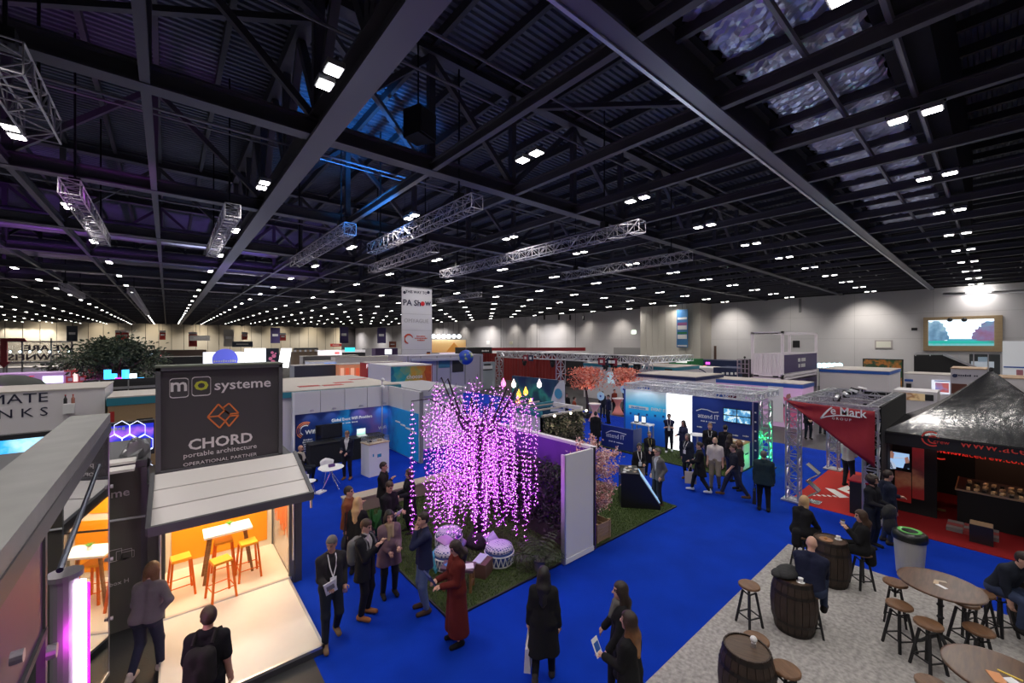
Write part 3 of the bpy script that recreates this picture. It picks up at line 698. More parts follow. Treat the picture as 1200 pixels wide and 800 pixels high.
for x in (X0c + .03, X1c - .03): shift2(MB().tube([(x, YF_ - .05, .5), (x, YF_ - .05, 1.7)], .018, 8).build('locking_bar', ALU), mo)
rp = thing('floor_flap', None, None); rp.parent = mo
for nm, a, b_, m in (('flap_board', (-.08, 7.14, .09), (1.93, 9.57, .125), DEKW), ('flap_frame', (-.1, 7.1, .0), (1.97, 9.58, .09), MATS['module_frame_dark'])): mbx(a, b_, m, nm, rp)
mbx((-.1, 7.1, .09), (-.075, 9.58, .135), ALU, 'edge_trim', rp); mbx((1.93, 7.1, .09), (1.97, 9.58, .135), ALU, 'edge_trim', rp); mbx((-.1, 7.1, .09), (1.97, 7.14, .135), ALU, 'edge_trim', rp); mbx((-.1, 9.57, .1), (2.0, 9.62, .15), ALU, 'hinge', rp)
# canopy of three panels
cn = thing('canopy', None, None); cn.parent = mo
Ca, Cb = Vector((-.2, 9.6, 2.72)), Vector((-.22, 8.12, 2.27)); Wd = 2.38
for k in range(3):
    p = Ca.lerp(Cb, k / 3 + .01); q = Ca.lerp(Cb, (k + 1) / 3 - .01)
    shift2(MB().slab([p, p + Vector((Wd - .12, 0, 0)), q + Vector((Wd - .12, 0, 0)), q], (0, 0, .03)).build('canopy_panel', CANO), cn)
shift2(MB().slab([Ca - Vector((0, 0, .06)), Ca + Vector((Wd - .12, 0, -.06)), Cb + Vector((Wd - .12, 0, -.06)), Cb - Vector((0, 0, .06))], (0, 0, .055)).build('canopy_tray', FRAME), cn)
for s0, s1 in ((0, 0), (1, 1)):
    d = Vector((Wd - .12, 0, 0)) * s0; shift2(MB().bar(Ca + d, Cb + d, .06, .14).build('side_rail', FRAME), cn)
shift2(MB().bar(Cb, Cb + Vector((Wd - .12, 0, 0)), .07, .14).build('front_rail', FRAME), cn)
shift2(MB().bar(Cb + Vector((Wd - .14, 0, -.05)), Cb + Vector((Wd - .14, 0, -.22)), .03).build('latch', ALU), cn)
for x in (X0c + .05, X1c - .05): shift2(MB().tube([(x, 9.55, 1.9), (x, 8.5, 2.3)], .018, 6).build('gas_strut', ALU), cn)
# sign box
sg = thing('sign_box', None, None); sg.parent = mo
sx0, sx1, sz0, sz1, sy = -.16, 1.84, 2.78, 4.6, 9.62
mbx((sx0 + .05, sy + .03, sz0), (sx1 - .05, sy + .5, sz1), SIGN, 'sign_board', sg)
for a, b_ in (((sx0, sy - .02, sz0 - .05), (sx0 + .07, sy + .55, sz1 + .03)), ((sx1 - .07, sy - .02, sz0 - .05), (sx1, sy + .55, sz1 + .03)), ((sx0, sy - .02, sz1 - .03), (sx1, sy + .55, sz1 + .03)), ((sx0, sy - .02, sz0 - .06), (sx1, sy + .55, sz0))): mbx(a, b_, FRAME, 'sign_frame', sg)
mbx((sx0 - .01, sy - .03, sz1 + .03), (sx1 + .01, sy + .56, sz1 + .06), mat('green_cap', (.14, .16, .12), .5), 'sign_cap', sg)
Yt = sy + .026
def lett(s, size, x, z, m, par, sx=1, bold=0.0, y=Yt, align='CENTER', nm='lettering'):
    o = text(s, size, m, None, MYn(x, y, z), nm, .003, sx, align, bold); return shift2(o, par)
SL = mat('sign_lettering', (.72, .68, .68), .5); YEL = mat('lime_yellow', (.5, .52, .05), .5); ORL = mat('orange_lettering', (.72, .2, .05), .5)
def rrect(x0, z0, x1, z1, r, w_, m, par, y=Yt, nm='logo_outline'):
    pts = []
    for (cx, cz, a0) in ((x1 - r, z1 - r, 0), (x0 + r, z1 - r, 90), (x0 + r, z0 + r, 180), (x1 - r, z0 + r, 270)):
        for k in range(5): a = math.radians(a0 + k * 22.5); pts.append((cx + r * math.cos(a), cz + r * math.sin(a)))
    b = MB(); n = len(pts)
    for k in range(n):
        p, q = pts[k], pts[(k + 1) % n]; b.bar((p[0], y, p[1]), (q[0], y, q[1]), .006, w_)
    return shift2(b.build(nm, m), par)
u = (sx1 - sx0) / 148.0      # one photo pixel on the board
def sp(px, py): q = PY(px, py, sy); return q.x, q.z
x0, z1 = sp(198, 444); x1, z0 = sp(221, 465); rrect(x0 + .01, z0, x1, z1, .05, .016, SL, sg); lett('m', .34, (x0 + x1) / 2, (z0 + z1) / 2 + .045, SL, sg, 1, .006)
x2, _ = sp(225, 444); x3, _ = sp(247, 464); rrect(x2, z0 + .01, x3, z1 + .01, .05, .016, SL, sg); lett('o', .36, (x2 + x3) / 2, (z0 + z1) / 2 + .05, YEL, sg, 1.15, .006)
x4, z4 = sp(251, 452); x5, _ = sp(318, 448); lett('systeme', .27, (x4 + x5) / 2, z4 + .0, SL, sg, 1.08, .003)
# open-work cube emblem
cx, cz = sp(262, 487); k = u * 1.0
def em(pl):
    b = MB()
    for p, q in zip(pl, pl[1:]): b.bar((cx + p[0], Yt, cz + p[1]), (cx + q[0], Yt, cz + q[1]), .006, .026)
    shift2(b.build('emblem_stroke', ORL), sg)
A = .245
em([(-A, 0), (-.08, .23), (.02, .1), (-.08, 0), (-A, 0)]); em([(-A, 0), (-.06, -.23), (.03, -.11), (-.08, 0)]); em([(-.02, .14), (.09, .23), (A, .02), (.1, .02), (.02, .1)]); em([(.03, -.11), (.09, -.22), (A, -.02), (.1, -.02), (.03, -.11)]); em([(.02, .1), (.1, .02), (.1, -.02)])
cx2, cz2 = sp(260, 518); lett('CHORD', .27, cx2, cz2 + .01, SL, sg, 1.05, .006)
cx3, cz3 = sp(260, 529); lett('portable architecture', .125, cx2, cz3 + .01, SL, sg, 1.08); lett('OPERATIONAL PARTNER', .09, cx2, cz3 - .155, SL, sg, 1.15)
# the furniture inside
LEGW = wood('leg_wood', (.3, .16, .06), (.2, .1, .035))
tb = thing('bar_table', 'white rectangular bar table with wooden legs in the orange module', 'table', (.99, 10.62, .135))
MB().box((-.42, -.27, .93), (.42, .27, .97)).build('tabletop', BWHITE, tb)
for sx_ in (-1, 1):
    for sy_ in (-1, 1): MB().bar((.42 * sx_, .22 * sy_, 0), (.3 * sx_, .18 * sy_, .93), .045).build('leg', LEGW, tb)
pl = thing('small_plant', 'small sprig of green leaves in the middle of the white bar table', 'plant', (1.02, 10.66, 1.105))
MB().lathe([(.03, 0), (.035, .06)], n=10).build('pot', BWHITE, pl)
for k in range(9):
    a = k * .7; MB().add([(0, 0, .05), (.03 * math.cos(a + .6), .03 * math.sin(a + .6), .09), (.09 * math.cos(a), .09 * math.sin(a), .12), (.03 * math.cos(a - .6), .03 * math.sin(a - .6), .09)], [(0, 1, 2, 3)]).build('leaf', mat('leaf_fresh', (.1, .35, .04), .5), pl)
def tolix(name, lab, x, y, rz):
    t = thing(name, lab, 'stool', (x, y, .135), rz, 'orange metal stools of the module')
    MB().add([(-.15, -.15, .74), (.15, -.15, .74), (.15, .15, .74), (-.15, .15, .74), (-.16, -.16, .7), (.16, -.16, .7), (.16, .16, .7), (-.16, .16, .7)], [(0, 1, 2, 3), (4, 7, 6, 5), (0, 4, 5, 1), (1, 5, 6, 2), (2, 6, 7, 3), (3, 7, 4, 0)]).build('seat', mat('orange_seat', (.9, .36, .03), .35), t)
    for sx_ in (-1, 1):
        for sy_ in (-1, 1): MB().bar((.2 * sx_, .2 * sy_, 0), (.14 * sx_, .14 * sy_, .71), .035).build('leg', ORM, t)
    for a, c in (((-1, -1), (1, -1)), ((1, -1), (1, 1)), ((1, 1), (-1, 1)), ((-1, 1), (-1, -1))): MB().bar((.18 * a[0], .18 * a[1], .22), (.18 * c[0], .18 * c[1], .22), .014).build('crossbar', ORM, t)
    return t
for lab, px, py, rz in (('orange metal stool standing alone left of the white bar table', 212, 652, .1), ('orange metal stool in front of the white bar table', 259, 655, .2), ('orange metal stool right of the white bar table', 291, 634, .05), ('orange metal stool half hidden behind the white bar table', 262, 632, 0)):
    p = P(px, py, .87); tolix('bar_stool', lab, p.x, p.y, rz)
lamp('module_light', 'AREA', (.97, 10.6, 2.44), 85, (1.0, .8, .52), size=1.6, sy=1.4)
lamp('module_light', 'AREA', (.97, 8.9, 2.2), 8, (1.0, .85, .65), size=1.6, sy=.4)
# ---- neighbouring dark module
m2 = thing('container_module', 'dark grey module with white lettering behind the woman in grey cardigan', 'container', (-1.3, 9.9, 0))
mbx((-4.2, 9.95, 0), (-.3, 12, 2.85), mat('module_grey', (.12, .115, .1), .55), 'module_wall', m2); mbx((-4.2, 9.9, 2.85), (-.28, 12.1, 2.97), FRAME, 'roof', m2)
mbx((-.36, 9.86, 0), (-.28, 9.98, 2.85), FRAME, 'corner_post', m2); mbx((-2.2, 9.86, .9), (-2.15, 9.98, 2.6), FRAME, 'mullion', m2)
for k in range(2):
    mbx((-4.2, 9.25 + k * .33, 2.95 + k * .06), (-.42, 9.56 + k * .33, 2.99 + k * .06), CANO, 'canopy_panel', m2)
shift2(MB().tube([(-1.6, 9.9, 2.05), (-.3, 9.7, 2.02)], .022, 8).build('rail', ALU), m2)
q = PY(122, 581, 9.93); lett('systeme', .2, q.x, q.z, SL, m2, 1, .002, 9.93)
for px_, m_, s_ in ((82, SL, 'm'), (93, YEL, 'o')): q = PY(px_, 581, 9.93); rrect(q.x - .1, q.z - .1, q.x + .1, q.z + .1, .03, .01, SL, m2, 9.93); lett(s_, .2, q.x, q.z + .02, m_, m2, 1, .002, 9.93)
q = PY(150, 647, 9.93)
for dx, w_, h_ in ((-.16, .16, .2), (0.0, .16, .12), (-.05, .2, .16)):
    rrect(q.x + dx - w_ / 2, q.z - .1, q.x + dx + w_ / 2, q.z - .1 + h_, .01, .008, SL, m2, 9.93, 'box_drawing')
q = PY(138, 683, 9.93); lett('box H', .1, q.x + .02, q.z, SL, m2, 1, .0, 9.93)
cf = MB(); n = 6
foilw = thing('wrapped_bundle', 'crumpled silver foil bundle on the roof left of the charcoal sign', 'bundle', tuple(PY(160, 535, 10.2)))
b = MB().ball((0, 0, 0), .28, 12, 9, sc=(.75, .5, 1.2)); b.v = [(x + random.uniform(-.04, .04), y + random.uniform(-.04, .04), z + random.uniform(-.04, .04)) for x, y, z in b.v]; b.build('foil', mat('foil_wrap', (.5, .5, .52), .3, .8, bump=.8, bscale=6), foilw)
# ---- opened module in the foreground: roof beam, glass door, strut, magenta tube light
m3 = thing('container_module', 'opened grey module in the left foreground with glass door and magenta tube light', 'container', (-.9, 6, 0))
BEAMT = mat('beam_grey', (.3, .3, .29), .4, .3, var=.1, vscale=3)
mbx((-1.09, .9, 3.86), (-.67, 8.78, 4.0), BEAMT, 'roof_beam', m3); mbx((-.72, .9, 3.72), (-.66, 8.78, 3.86), FRAME, 'beam_lip', m3); mbx((-1.09, 8.6, 3.7), (-.67, 8.78, 3.86), FRAME, 'beam_end', m3)
dA, dB = Vector((-.69, 8.66, 0)), Vector((-1.0, 7.5, 0)); dn = Vector((.0145, -.004, 0))
pane = shift2(MB().slab([dA + Vector((0, 0, .12)), dB + Vector((0, 0, .12)), dB + Vector((0, 0, 3.7)), dA + Vector((0, 0, 3.7))], dn).build('glass_door', mat('mirror_glass', (.75, .77, .8), .02, 1.0, alpha=.8)), m3)
for z_ in (.09, 3.7): shift2(MB().bar(dA + Vector((0, 0, z_)), dB + Vector((0, 0, z_)), .05).build('door_frame', ALU), m3)
for a, b_ in (((-.71, 8.65, .05), (-.67, 8.69, 3.72)),): mbx(a, b_, ALU, 'door_frame', m3)
for z_ in (.9, 1.8, 2.9): shift2(MB().tube([(-.66, 8.66, z_), (-.63, 8.66, z_)], .03, 8).build('hinge', ALU), m3)
pa = PX(116, 545, -.64); pb = PX(70, 668, -.64); shift2(MB().tube([pa, pb], .022, 8).build('gas_strut', mat('strut_blue', (.05, .06, .1), .3, .7)), m3)
PURP = mat('purple_panel', (.16, .07, .17), .4, .3)
mbx((-.70, 1.0, 3.05), (-.68, 4.4, 3.74), PURP, 'fascia_panel', m3); mbx((-.72, 1.0, 3.0), (-.66, 4.42, 3.05), MATS['module_frame_dark'], 'fascia_edge', m3); mbx((-.71, 4.38, 1.0), (-.665, 4.44, 3.74), FRAME, 'post', m3)
mbx((-1.0, 1.0, .3), (-.98, 4.4, 3.0), PURP, 'inner_panel', m3)
tl = thing('tube_light', None, None); tl.parent = m3
c = PX(76, 676, -.78); shift2(MB().tube([c + Vector((0, 0, -3.0)), c], .1, 16).build('column', mat('column_grey', (.32, .3, .33), .4, .5)), tl)
shift2(MB().tube([c, c + Vector((0, 0, .05))], .135, 20).build('column_cap', MATS['column_grey']), tl)
d = Vector((c.x, c.y, 0)).normalized(); sd_ = Vector((d.y, -d.x, 0)); fo_ = -d
c2 = c + sd_ * .1 + fo_ * .06
shift2(MB().tube([c2 + Vector((0, 0, -2.9)), c2 + Vector((0, 0, -.06))], .048, 10).build('fluorescent_tube', mat('tube_white', (1, 1, 1), .3, emit=9, ecol=(1, .72, 1))), tl)
for s_ in (-1, 1):
    c3 = c2 + sd_ * .06 * s_; shift2(MB().tube([c3 + Vector((0, 0, -2.9)), c3 + Vector((0, 0, -.1))], .014, 6).build('magenta_strip', mat('tube_magenta', (1, 0, .9), .3, emit=3.0, ecol=(.9, .01, .85))), tl)
c4 = PX(20, 800, -.8); shift2(MB().tube([c4 + Vector((.03, -.25, -.5)), c4 + Vector((0, .12, .3))], .02, 6).build('magenta_strip', MATS['tube_magenta']), tl)
shift2(MB().tube([PX(55, 765, -.66), PX(55, 765, -.66) + Vector((.05, 0, 0))], .05, 12).build('fixing_disc', ALU), m3); shift2(MB().tube([PX(12, 772, -.66), PX(12, 772, -.66) + Vector((.05, 0, 0))], .035, 12).build('fixing_disc', ALU), m3)
lamp('tube_glow', 'POINT', tuple(c2 + fo_ * .12 + Vector((0, 0, -.6))), 9, (.95, .05, .9), size=.1)
lamp('tube_glow', 'POINT', (-.85, 3.2, 2.6), 9, (.9, .05, .9), size=.1)
# ================================================================ THE LAWN WITH THE LIGHT TREE
def leaves(name, m, par, n, fn, size, kind='stuff', fold=.25):
    """n small folded leaves at points fn() -> (point, direction)"""
    ms = m if isinstance(m, (list, tuple)) else [m]; vs = []; fs = []; mi = []
    for k in range(n):
        p, d = fn(); d = Vector(d).normalized() if Vector(d).length > 1e-6 else Vector((0, 0, 1)); s = size * random.uniform(.6, 1.3)
        a = d.cross(Vector((random.uniform(-1, 1), random.uniform(-1, 1), random.uniform(-1, 1)))).normalized(); c = d.cross(a); o = len(vs); p = Vector(p)
        vs += [p, p + d * s * .5 + a * s * .28 + c * s * fold, p + d * s, p + d * s * .5 - a * s * .28 + c * s * fold]; fs += [(o, o + 1, o + 2), (o, o + 2, o + 3)]; q = random.randrange(len(ms)); mi += [q, q]
    me = bpy.data.meshes.new(name); me.from_pydata(vs, [], fs)
    for q in ms: me.materials.append(q)
    me.polygons.foreach_set('material_index', mi); o = bpy.data.objects.new(name, me); COL.objects.link(o); o.parent = par
    if kind: o['kind'] = kind
    return o
BARK = mat('bark_dark', (.03, .02, .03), .8, bump=.6, bscale=20)
lt = thing('light_tree', 'weeping tree hung with strands of purple and white lights on the lawn', 'tree', (5.95, 8.35, .03))
LW = mat('led_white', (1, 1, 1), .3, emit=2.2, ecol=(1, .42, 1)); LHALO = mat('led_halo', (.5, .03, .8), .4, emit=.6, ecol=(.68, .015, .8))
MB().tube([(0, 0, 0), (.03, .02, .8), (-.02, .03, 1.6), (.02, 0, 2.3)], [.16, .12, .1, .09], 10).build('trunk', BARK, lt, smooth=True)
MB().lathe([(.32, 0), (.3, .12), (.2, .3), (.15, .34)], n=14).build('root_mound', BARK, lt, smooth=True)
tips = []
for k in range(13):
    a = k * 2 * math.pi / 13 + random.uniform(-.15, .15); R_ = random.uniform(.95, 1.45); top_ = random.uniform(3.3, 4.2)
    c1 = Vector((math.cos(a) * R_ * .35, math.sin(a) * R_ * .35, 3.0)); c2 = Vector((math.cos(a) * R_ * .75, math.sin(a) * R_ * .75, top_)); c3 = Vector((math.cos(a) * R_, math.sin(a) * R_, top_ - .35))
    MB().tube([(0.02, 0, 2.2), c1, c2, c3], [.045, .03, .018, .008], 6).build('branch', BARK, lt, smooth=True)
    for q in range(11):
        f_ = random.uniform(.2, 1); pt = (Vector((0.02, 0, 2.5)).lerp(c1, f_ * 3) if f_ < .33 else (c1.lerp(c2, (f_ - .33) * 3) if f_ < .66 else c2.lerp(c3, (f_ - .66) * 3)))
        tips.append((pt, a))
for k in range(80):
    a = random.uniform(0, 6.283); r = 1.35 * math.sqrt(random.random()); tips.append((Vector((math.cos(a) * r, math.sin(a) * r, 4.3 - .45 * r * r - random.uniform(0, .45))), a if k < 38 else 77 + a))
for k in range(46):   # strands round the trunk itself
    a = random.uniform(0, 6.283); r = random.uniform(.2, .8); tips.append((Vector((math.cos(a) * r, math.sin(a) * r, random.uniform(2.5, 3.6))), a))
# the stray strand far out on the left
br = PY(482, 470, 8.9) - Vector((5.95, 8.35, .03)); MB().tube([(-.6, .5, 3.4), br.lerp(Vector((-.6, .5, 3.4)), .5) + Vector((0, 0, .15)), br], [.02, .015, .01], 5).build('branch', BARK, lt)
for q in range(3): tips.append((br + Vector((random.uniform(-.06, .06), random.uniform(-.06, .06), random.uniform(-.1, .1))), 99))
def strand(p, a):
    """one hanging wire with its lights"""
    short = 70 < a < 90; a = a - 77 if short else a
    out = Vector((math.cos(a), math.sin(a), 0)) if a < 50 else Vector((0, 0, 0)); rr = math.hypot(p.x, p.y)
    end = random.uniform(.55, 1.5) if a < 50 else random.uniform(.5, .9)
    end += max(0, .9 - rr) * .35
    if a < 50 and random.random() < .12: end = p.z - random.uniform(.4, 1.2)
    if short: end = p.z - random.uniform(.3, .9)
    x, y, z = p; pts = [(x, y, z)]; sw = random.uniform(.0, .3) * (1 if a < 50 else 0)
    while z > end:
        z -= .112; f_ = min(1, (p.z - z) / .5); x = p.x + out.x * sw * math.sqrt(f_) * .8 + random.uniform(-.012, .012); y = p.y + out.y * sw * math.sqrt(f_) * .8 + random.uniform(-.012, .012); pts.append((x, y, z))
    b = MB(); b.tube(pts[::3] + [pts[-1]], .004, 3, 0, False)
    for (x, y, z) in pts[1:]:
        x += random.uniform(-.045, .045); y += random.uniform(-.045, .045); r = random.uniform(.012, .018)
        b.add([(x - r, y, z), (x + r, y, z), (x, y - r, z), (x, y + r, z), (x, y, z - r), (x, y, z + r)], [(0, 2, 5), (2, 1, 5), (1, 3, 5), (3, 0, 5), (2, 0, 4), (1, 2, 4), (3, 1, 4), (0, 3, 4)], 1)
        for q in range(3):  # glowing petals shaped as the purple halo of light round each bulb
            t = random.uniform(0, 6.28); R2 = random.uniform(.03, .052); dz = random.uniform(-.02, .02); cx_, sn_ = math.cos(t), math.sin(t)
            b.add([(x + cx_ * r, y + sn_ * r, z), (x + cx_ * R2 - sn_ * .012, y + sn_ * R2 + cx_ * .012, z + dz), (x + cx_ * R2 * 1.3, y + sn_ * R2 * 1.3, z + dz * 2), (x + cx_ * R2 + sn_ * .012, y + sn_ * R2 - cx_ * .012, z + dz)], [(0, 1, 2, 3)], 2)
    b.build('light_strand', [BARK, LW, LHALO], lt)
for p, a in tips: strand(p, a)
print('strands', len(tips))
for q, (x, y, z, e) in enumerate(((5.4, 8.0, 2.4, 10), (6.6, 8.7, 2.4, 10), (5.9, 8.3, 3.4, 9), (6.9, 7.6, 1.5, 10), (5.9, 7.5, 1.2, 5))): lamp('tree_glow', 'POINT', (x, y, z), e, (.45, .06, 1), size=.35)
# ---- walls beside the lawn
wl = thing('partition_screen', 'purple partition wall with white top rail along the lawn', 'wall', (8.0, 9, 0))
mbx((7.98, 6.36, 0), (8.06, 12.2, 2.5), mat('wall_purple', (.16, .05, .36), .6), 'wall_board', wl); mbx((7.95, 6.36, 2.45), (8.1, 12.2, 2.52), WHITE, 'top_rail', wl)
pn = thing('white_panel', 'plain white upright panel at the end of the purple wall', 'panel', (7.4, 6.36, 0))
mbx((6.9, 6.33, .03), (7.96, 6.40, 2.5), WHITE, 'board', pn); mbx((6.88, 6.31, .03), (6.92, 6.42, 2.52), ALU, 'edge_profile', pn); mbx((7.93, 6.31, .03), (7.98, 6.42, 2.52), BLACK, 'edge_profile', pn); mbx((6.9, 6.31, .03), (7.95, 6.335, .14), BWHITE, 'skirting', pn)
HEDG = [mat('hedge_a', (.05, .06, .05), .7), mat('hedge_b', (.08, .06, .07), .7), mat('hedge_c', (.03, .045, .03), .7)]
hg = thing('hedge', 'tall dark hedge of leaves lit purple in front of the purple wall', 'hedge', (7.7, 8.6, .03))
MB().box((-.2, -1.95, 0), (.05, 2.9, .35)).build('planter', mat('planter_dark', (.05, .04, .04), .7), hg)
leaves('foliage', HEDG, hg, 5200, lambda: ((random.uniform(-.28, .2), random.uniform(-2.0, 3.0), .2 + 1.7 * random.random() ** .8), (random.uniform(-1, .3), random.uniform(-1, .6), random.uniform(-.8, .6))), .13)
pp = thing('potted_palm', 'potted palm with drooping fronds beside the white panel', 'plant', tuple(P(632, 668, .03)))
MB().lathe([(.1, 0), (.13, .24), (.14, .24), (.12, .2)], n=14).build('pot', mat('pot_grey', (.15, .14, .16), .5), pp)
for k in range(12):
    a = k * .53 + .2; e = random.uniform(.3, .9); b = MB(); L_ = random.uniform(.5, .85); pts = [Vector((math.cos(a) * L_ * f_, math.sin(a) * L_ * f_, .24 + L_ * (1.3 * e * f_ - .9 * f_ * f_) + .2 * f_)) for f_ in (0, .25, .5, .75, 1)]
    b.tube(pts, [.012, .01, .008, .006, .003], 4)
    for i in range(8):
        f_ = .15 + .1 * i; j = min(int(f_ * 4), 3); c = pts[j].lerp(pts[j + 1], f_ * 4 - j); t = Vector((-math.sin(a), math.cos(a), -.25)); w_ = .2 * math.sin(math.pi * min(f_ + .15, 1)) + .03
        dirf = (pts[j + 1] - pts[j]).normalized()
        for s_ in (-1, 1): tt = Vector((t.x * s_, t.y * s_, -.3)); b.add([c, c + tt * w_ * .5 + dirf * .05, c + tt * w_ + dirf * .03, c + tt * w_ * .5], [(0, 1, 2, 3)])
    b.build('frond', mat('frond_green', (.025, .04, .014), .7), pp)
pd = thing('potted_plant', 'green leafy plant by the beige planter at the back corner of the lawn', 'plant', tuple(P(436, 642, .0)))
MB().lathe([(.14, 0), (.18, .3)], n=12).build('pot', MATS['pot_grey'], pd)
for k in range(16):
    a = k * 2.4; r = random.uniform(.3, .6); z = random.uniform(.5, 1.1); MB().add([(0, 0, .25), (math.cos(a + .3) * r * .6, math.sin(a + .3) * r * .6, z), (math.cos(a) * r, math.sin(a) * r, z * .95), (math.cos(a - .3) * r * .6, math.sin(a - .3) * r * .6, z)], [(0, 1, 2), (0, 2, 3)]).build('leaf', mat('leaf_mid', (.04, .16, .05), .5), pd)
bp = thing('low_planter', 'low beige planter box along the back edge of the lawn', 'planter', (6, 12.35, 0))
MB().box((-2.0, -.15, 0), (1.9, .3, .42)).build('planter_body', mat('planter_beige', (.32, .26, .2), .7), bp); MB().box((-2.03, -.18, .42), (1.93, .33, .46)).build('rim', mat('planter_rim', (.4, .34, .27), .6), bp)
# ---- poufs, cushions, bench
def pouf_pattern():
    m = bpy.data.materials.new('pouf_print'); m.use_nodes = True; nt = m.node_tree; b = nt.nodes['Principled BSDF']; b.inputs['Roughness'].default_value = .8
    tc = nt.nodes.new('ShaderNodeTexCoord'); v = nt.nodes.new('ShaderNodeTexVoronoi'); v.inputs['Scale'].default_value = 17; v.inputs['Randomness'].default_value = .15; nt.links.new(tc.outputs['Object'], v.inputs['Vector'])
    cr = nt.nodes.new('ShaderNodeValToRGB'); e = cr.color_ramp.elements; e[0].position = .3; e[0].color = (.03, .05, .25, 1); e[1].position = .42; e[1].color = (.62, .6, .72, 1); nt.links.new(v.outputs['Distance'], cr.inputs['Fac']); nt.links.new(cr.outputs['Color'], b.inputs['Base Color']); return m
PFM = pouf_pattern(); NAVY = mat('pouf_navy', (.03, .06, .25), .8); WROPE = mat('pouf_white', (.7, .7, .74), .8)
def pouf(lab, p, r):
    o = thing('pouf', lab, 'pouf', p, random.uniform(0, 6), 'patterned poufs on the lawn')
    MB().lathe([(r * .8, .3), (r * .98, .34), (r * .9, .41), (r * .55, .45), (.01, .46)], n=24).build('cushion_top', PFM, o, smooth=True)
    MB().lathe([(r * .82, 0), (r * .97, .1), (r * 1.0, .22), (r * .96, .33)], n=24).build('base', NAVY, o, smooth=True)
    for z in (.03, .27):
        MB().tube([(math.cos(i * math.pi / 12) * (r * 1.0 if z > .1 else r * .9), math.sin(i * math.pi / 12) * (r * 1.0 if z > .1 else r * .9), z) for i in range(25)], .016, 6, 0, False).build('rope_band', WROPE, o)
    b = MB()
    for i in range(20):
        a = i * math.pi / 10; c = a + math.pi / 10; R1 = r * 1.005
        b.bar((math.cos(a) * R1, math.sin(a) * R1, .05), (math.cos((a + c) / 2) * R1, math.sin((a + c) / 2) * R1, .26), .014); b.bar((math.cos((a + c) / 2) * R1, math.sin((a + c) / 2) * R1, .26), (math.cos(c) * R1, math.sin(c) * R1, .05), .014)
    b.build('zigzag_band', WROPE, o); return o
pouf('patterned round pouf right of the bench, blue cushion behind it', P(585, 659, .03), .33); pouf('patterned pouf at the back left under a slanted cushion', P(526, 640, .03), .33); pouf('patterned pouf behind the woman in the rust dress', P(523, 664, .03), .28)
def cushion(lab, p, rot, m, s=.42):
    n = 8; vs = []; fs = []
    for sd in (1, -1):
        for i in range(n + 1):
            for j in range(n + 1):
                u_, v_ = i / n * 2 - 1, j / n * 2 - 1; t = (1 - u_ ** 4) * (1 - v_ ** 4); q = 1 - .1 * (1 - abs(u_ * v_)) * 0; vs.append((u_ * s / 2 * (1 - .08 * (1 - v_ * v_)), v_ * s / 2 * (1 - .08 * (1 - u_ * u_)), sd * .075 * t ** .6))
    for k in range(2):
        for i in range(n):
            for j in range(n): a = k * (n + 1) ** 2 + i * (n + 1) + j; fs.append((a, a + 1, a + n + 2, a + n + 1))
    o = MB().add(vs, fs).build('cushion', m, smooth=True); o.location = p; o.rotation_euler = rot; tag(o, lab, 'cushion', 'scatter cushions on the lawn'); return o
CB = ramp_mat('cushion_blue', [(0, (.1, .45, .75)), (.5, (.3, .25, .6)), (1, (.6, .35, .65))], 'X', 2.2, .5, noise=.3)
cushion('blue and purple cushion lying behind the back left pouf', P(537, 634, .12), (.4, .1, .5), CB); cushion('pale blue cushion standing left of the pouf by the rust dress', P(511, 656, .2), (1.2, .1, .7), mat('cushion_aqua', (.08, .4, .6), .8), .45)
cushion('pale lilac cushion leaning behind the right pouf', P(578, 634, .2), (.8, 0, .3), mat('cushion_lilac', (.55, .5, .72), .8)); cushion('blue cushion tucked against the right pouf', P(589, 645, .35), (.5, .2, .1), mat('cushion_violet', (.18, .2, .55), .8), .3)
cushion('pink cushion lying on top of the back left pouf', P(522, 633, .5), (.1, .15, .2), mat('cushion_pink', (.5, .3, .6), .8), .36)
bn = thing('bench', 'small wooden bench with dark seat on the lawn', 'bench', tuple(P(553, 690, .03)), .75)
MB().box((-.17, -.06, .42), (.17, .62, .47)).build('seat', mat('bench_seat', (.1, .06, .08), .6), bn)
for x_ in (-.13, .13):
    for y_ in (0, .55): MB().bar((x_, y_, 0), (x_ * .8, y_, .42), .05).build('leg', LEGW, bn)
MB().bar((-.12, 0, .15), (.12, 0, .15), .04).build('stretcher', LEGW, bn)
p = P(553, 690, .03)
for lab, dx, dy, rz, m in (('white leaflet lying on the small wooden bench', .0, .1, .3, BWHITE), ('blue printed booklet on the small wooden bench', .05, .42, .9, mat('booklet_blue', (.05, .25, .6), .5))):
    o = box('leaflet', (-.1, -.14, 0), (.1, .14, .012), m); R_ = Matrix.Rotation(.75, 3, 'Z') @ Vector((dx - .03, dy, 0)); o.location = (p.x + R_.x, p.y + R_.y, .501); o.rotation_euler = (0, 0, .75 + rz); tag(o, lab, 'leaflet')
bk = thing('wooden_crate', 'small wooden tray with white cloth behind the bench', 'crate', tuple(P(566, 672, .03)), .5)
MB().box((-.2, -.15, 0), (.2, .15, .3)).build('box_body', mat('crate_dark', (.12, .06, .05), .7), bk); MB().box((-.18, -.02, .3), (.22, .17, .32)).build('cloth', mat('cloth_pale', (.55, .6, .75), .8), bk)
